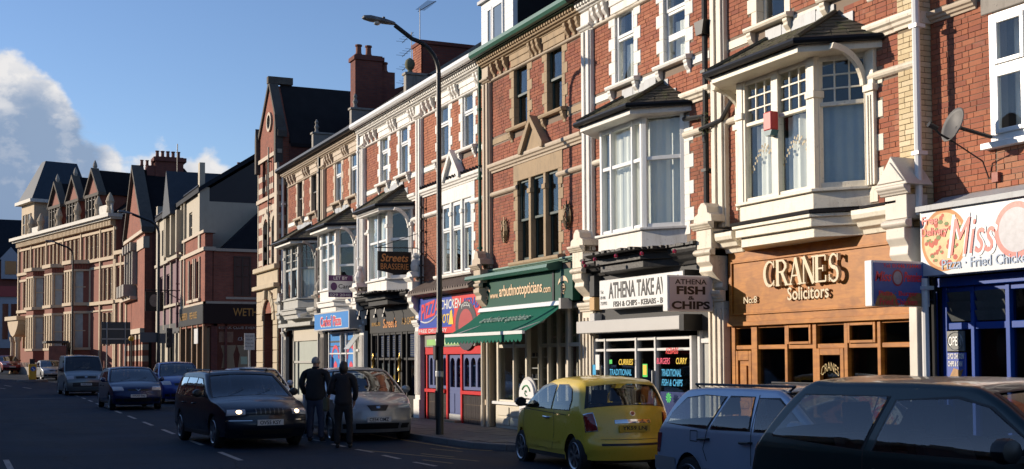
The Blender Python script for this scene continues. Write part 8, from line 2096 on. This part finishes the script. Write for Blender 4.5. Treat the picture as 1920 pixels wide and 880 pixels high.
q.obj('post', STEEL, t); q = MB(); q.box(-84, -83.96, 8.6, 10.34, z0 + 2.95, z0 + 3.02); q.box(-84, -83.96, 8.6, 10.34, z0 + 3.6, z0 + 3.67); q.obj('rail', STEEL, t)
t = thing('crossing_beacon', 'yellow globe beacon on a banded post near the gabled building', 'beacon', (-75.2, 9.35, PZ)); z0 = gz(-75)
q = MB(); q.lathe([(.001, -.17), (.12, -.12), (.17, 0), (.12, .12), (.001, .17)], (-75.2, 9.35, z0 + 2.95), 14); q.obj('globe', mat('amber globe', (.75, .42, .03), .3), t, smooth=True); q = MB(); q.tube([(-75.2, 9.35, z0), (-75.2, 9.35, z0 + 2.8)], .05, 7); q.obj('post', BLACKM, t)
t = thing('parking_sign', 'small white parking plate on a grey post beside the striped building', 'sign', (-42.9, 9.3, PZ))
q = MB(); q.tube([(-42.9, 9.3, PZ), (-42.9, 9.3, 2.66)], .04, 7); q.obj('post', STEEL, t); q = MB(); q.box(-42.86, -42.84, 9.12, 9.48, 2.08, 2.66); pl_ = q.obj('plate', mat('grey white plate', (.50, .52, .53), .5), t)
for k in range(4): text(('PAY AND', 'DISPLAY', 'Mon-Sat', '8am-6pm')[k], INK, pl_, (-42.838, 9.16, 2.53 - k * .12), .28, .06, YV, ZV, ext=.002)
t = thing('traffic_bollard', 'yellow keep-left bollard with a blue disc on a dark traffic island', 'bollard', (-93, 4.86, gz(-93))); z0 = gz(-93)
q = MB(); q.lathe([(1.05, 0), (1.0, .14), (.95, .15), (.001, .15)], (-93, 4.86, z0), 20); q.obj('island', KERB, t); q = MB(); q.prism([(4.62, z0 + .15), (5.10, z0 + .15), (5.13, z0 + 1.25), (4.59, z0 + 1.25)], 'x', -93.15, -92.85); q.obj('shell', mat('bollard yellow', (.75, .42, .02), .4), t, bev=.04); q = MB(); q.box(-93.1, -92.9, 4.66, 5.0, z0 + 1.26, z0 + 1.62); q.obj('cap', BLACKM, t)
q = MB(); q.lathe([(.17, 0), (.17, .012), (.001, .012)], (-92.848, 4.9, z0 + .92), 18, 'x'); dk = q.obj('blue_disc', mat('sign blue disc', (.02, .12, .50), .4), t)
q = MB(); q.add([(-92.83, 4.80, z0 + .98), (-92.83, 4.83, z0 + 1.01), (-92.83, 4.98, z0 + .86), (-92.83, 4.95, z0 + .83), (-92.83, 5.0, z0 + .80), (-92.83, 5.0, z0 + .92), (-92.83, 4.88, z0 + .80)], [(0, 1, 2, 3), (4, 5, 6)]); q.obj('arrow', SIGNW, dk)
t = thing('bus_shelter', 'dark bus shelter with a brown poster panel in front of the hotel', 'bus shelter', (-106, 7.0, gz(-106))); z0 = gz(-106)
q = MB(); q.box(-108.5, -103.5, 6.4, 8.1, z0 + 2.75, z0 + 2.9); q.obj('roof', GREYP, t); q = MB()
for x in (-108.3, -106, -103.7): q.box(x - .05, x + .05, 7.9, 8.0, z0, z0 + 2.75)
q.obj('posts', BLACKM, t); q = MB(); q.box(-103.8, -103.65, 6.6, 7.9, z0 + .5, z0 + 2.5); q.obj('poster_panel', mat('brown red poster', (.17, .06, .05), .4, var=.8, vscale=2), t); q = MB(); q.box(-108.3, -103.9, 7.93, 7.96, z0 + .4, z0 + 2.6); q.obj('back_glass', CGLASSD, t)
t = thing('pub_sign', 'square dark pictorial pub sign on a wall bracket by the mauve building', 'sign', (-72.4, D, 5.0))
q = MB(); q.box(-72.42, -72.34, 9.75, 10.75, 4.55, 5.65); q.obj('board', BLACK, t); q = MB(); q.add([(-72.335, 10.25 + .28 * math.cos(a * .4), 5.15 + .36 * math.sin(a * .4)) for a in range(16)], [tuple(range(16))]); q.obj('portrait', mat('sign portrait', (.22, .20, .17), .6, var=.9, vscale=5), t); q = MB(); q.tube([(-72.38, 9.7, 5.75), (-72.38, 11.7, 5.75)], .03, 5); q.tube([(-72.38, 10.8, 5.7), (-72.38, 11.7, 5.2)], .025, 5); q.obj('bracket', BLACKM, t)
t = thing('signal_head', 'black traffic signal head in front of the corner pub', 'traffic light', (-61.5, 9.4, PZ)); q = MB(); q.tube([(-61.5, 9.4, PZ), (-61.5, 9.4, 3.0)], .055, 7); q.obj('post', BLACKM, t); q = MB(); q.box(-61.62, -61.4, 9.28, 9.56, 2.35, 3.3); q.obj('head', BLACKM, t); q = MB()
for k in range(3): q.lathe([(.09, 0), (.10, .12), (.085, .12)], (-61.4, 9.42, 2.5 + k * .3), 10, 'x')
q.obj('hoods', BLACKM, t)
# ------------------------------------------------------------------ every loose piece of a part becomes an object of its own
_SING = {'bracket_row': 'bracket', 'window_arches': 'window_arch', 'display_shelf': 'display_shelf', 'roof_rails': 'roof_rail', 'frames': 'frame', 'canopy_tiles': 'canopy_tile', 'blue_stripes': 'stripe'}
_SKIP = {'lettering', 'body', 'brickwork', 'slates', 'inner_walls', 'room', 'string_lights', 'rim', 'wheel', 'swoosh', 'crest', 'road', 'ground', 'pavement', 'kerb', 'side_window', 'windscreen', 'rear_window', 'window_seal', 'shut_line', 'cornice_flashing', 'bay_roof', 'curtain'}
def split_pieces(o):
    me = o.data; nv = len(me.vertices)
    par = list(range(nv))
    def find(a):
        while par[a] != a: par[a] = par[par[a]]; a = par[a]
        return a
    for e in me.edges:
        a, b = find(e.vertices[0]), find(e.vertices[1])
        if a != b: par[a] = b
    isl = {}
    for i in range(nv): isl.setdefault(find(i), []).append(i)
    if len(isl) < 2: return
    co = [v.co for v in me.vertices]
    bb = []
    for k, L in isl.items():
        xs = [co[i] for i in L]; bb.append((k, [min(c[j] for c in xs) - .005 for j in range(3)], [max(c[j] for c in xs) + .005 for j in range(3)]))
    if len(bb) > 700: return stuff(o)
    g_ = list(range(len(bb)))
    def gf(a):
        while g_[a] != a: g_[a] = g_[g_[a]]; a = g_[a]
        return a
    order = sorted(range(len(bb)), key=lambda i: bb[i][1][0])
    for ii, i in enumerate(order):
        for j in order[ii + 1:]:
            if bb[j][1][0] > bb[i][2][0]: break
            if all(bb[i][1][q] <= bb[j][2][q] and bb[j][1][q] <= bb[i][2][q] for q in (1, 2)):
                a, b = gf(i), gf(j)
                if a != b: g_[a] = b
    cl = {}
    for i in range(len(bb)): cl.setdefault(gf(i), set()).add(bb[i][0])
    if len(cl) < 2: return
    if len(cl) > 60: return stuff(o)
    name = o.name.split('.')[0]
    name = _SING.get(name, name[:-1] if name.endswith('s') and not name.endswith('ss') else name)
    root_of = {}
    for gi, ks in cl.items():
        for k in ks: root_of[k] = gi
    groups = {}
    for p in me.polygons: groups.setdefault(root_of[find(p.vertices[0])], []).append(p.index)
    first = True
    for gi, ps in groups.items():
        mp = {}; vs = []; fs = []; sm = []; mi = []
        for pi in ps:
            p = me.polygons[pi]; f = []
            for v in p.vertices:
                if v not in mp: mp[v] = len(vs); vs.append(tuple(co[v]))
                f.append(mp[v])
            fs.append(f); sm.append(p.use_smooth); mi.append(p.material_index)
        m2 = bpy.data.meshes.new(name); m2.from_pydata(vs, [], fs)
        for m_ in me.materials: m2.materials.append(m_)
        m2.polygons.foreach_set('use_smooth', sm); m2.polygons.foreach_set('material_index', mi)
        if any(sm): m2.set_sharp_from_angle(angle=R_(38))
        if first: keep = m2; first = False
        else:
            o2 = bpy.data.objects.new(name, m2); COL.objects.link(o2); o2.parent = o.parent; o2.matrix_local = o.matrix_local.copy()
            for mod in o.modifiers:
                if mod.type == 'SOLIDIFY': o2.modifiers.new('s', 'SOLIDIFY').thickness = mod.thickness
    o.data = keep; o.name = name
for o in list(SC.objects):
    if o.type != 'MESH' or o.parent is None or o.get('kind') or o.name.split('.')[0] in _SKIP or o.modifiers or o.data.users > 1: continue
    split_pieces(o)
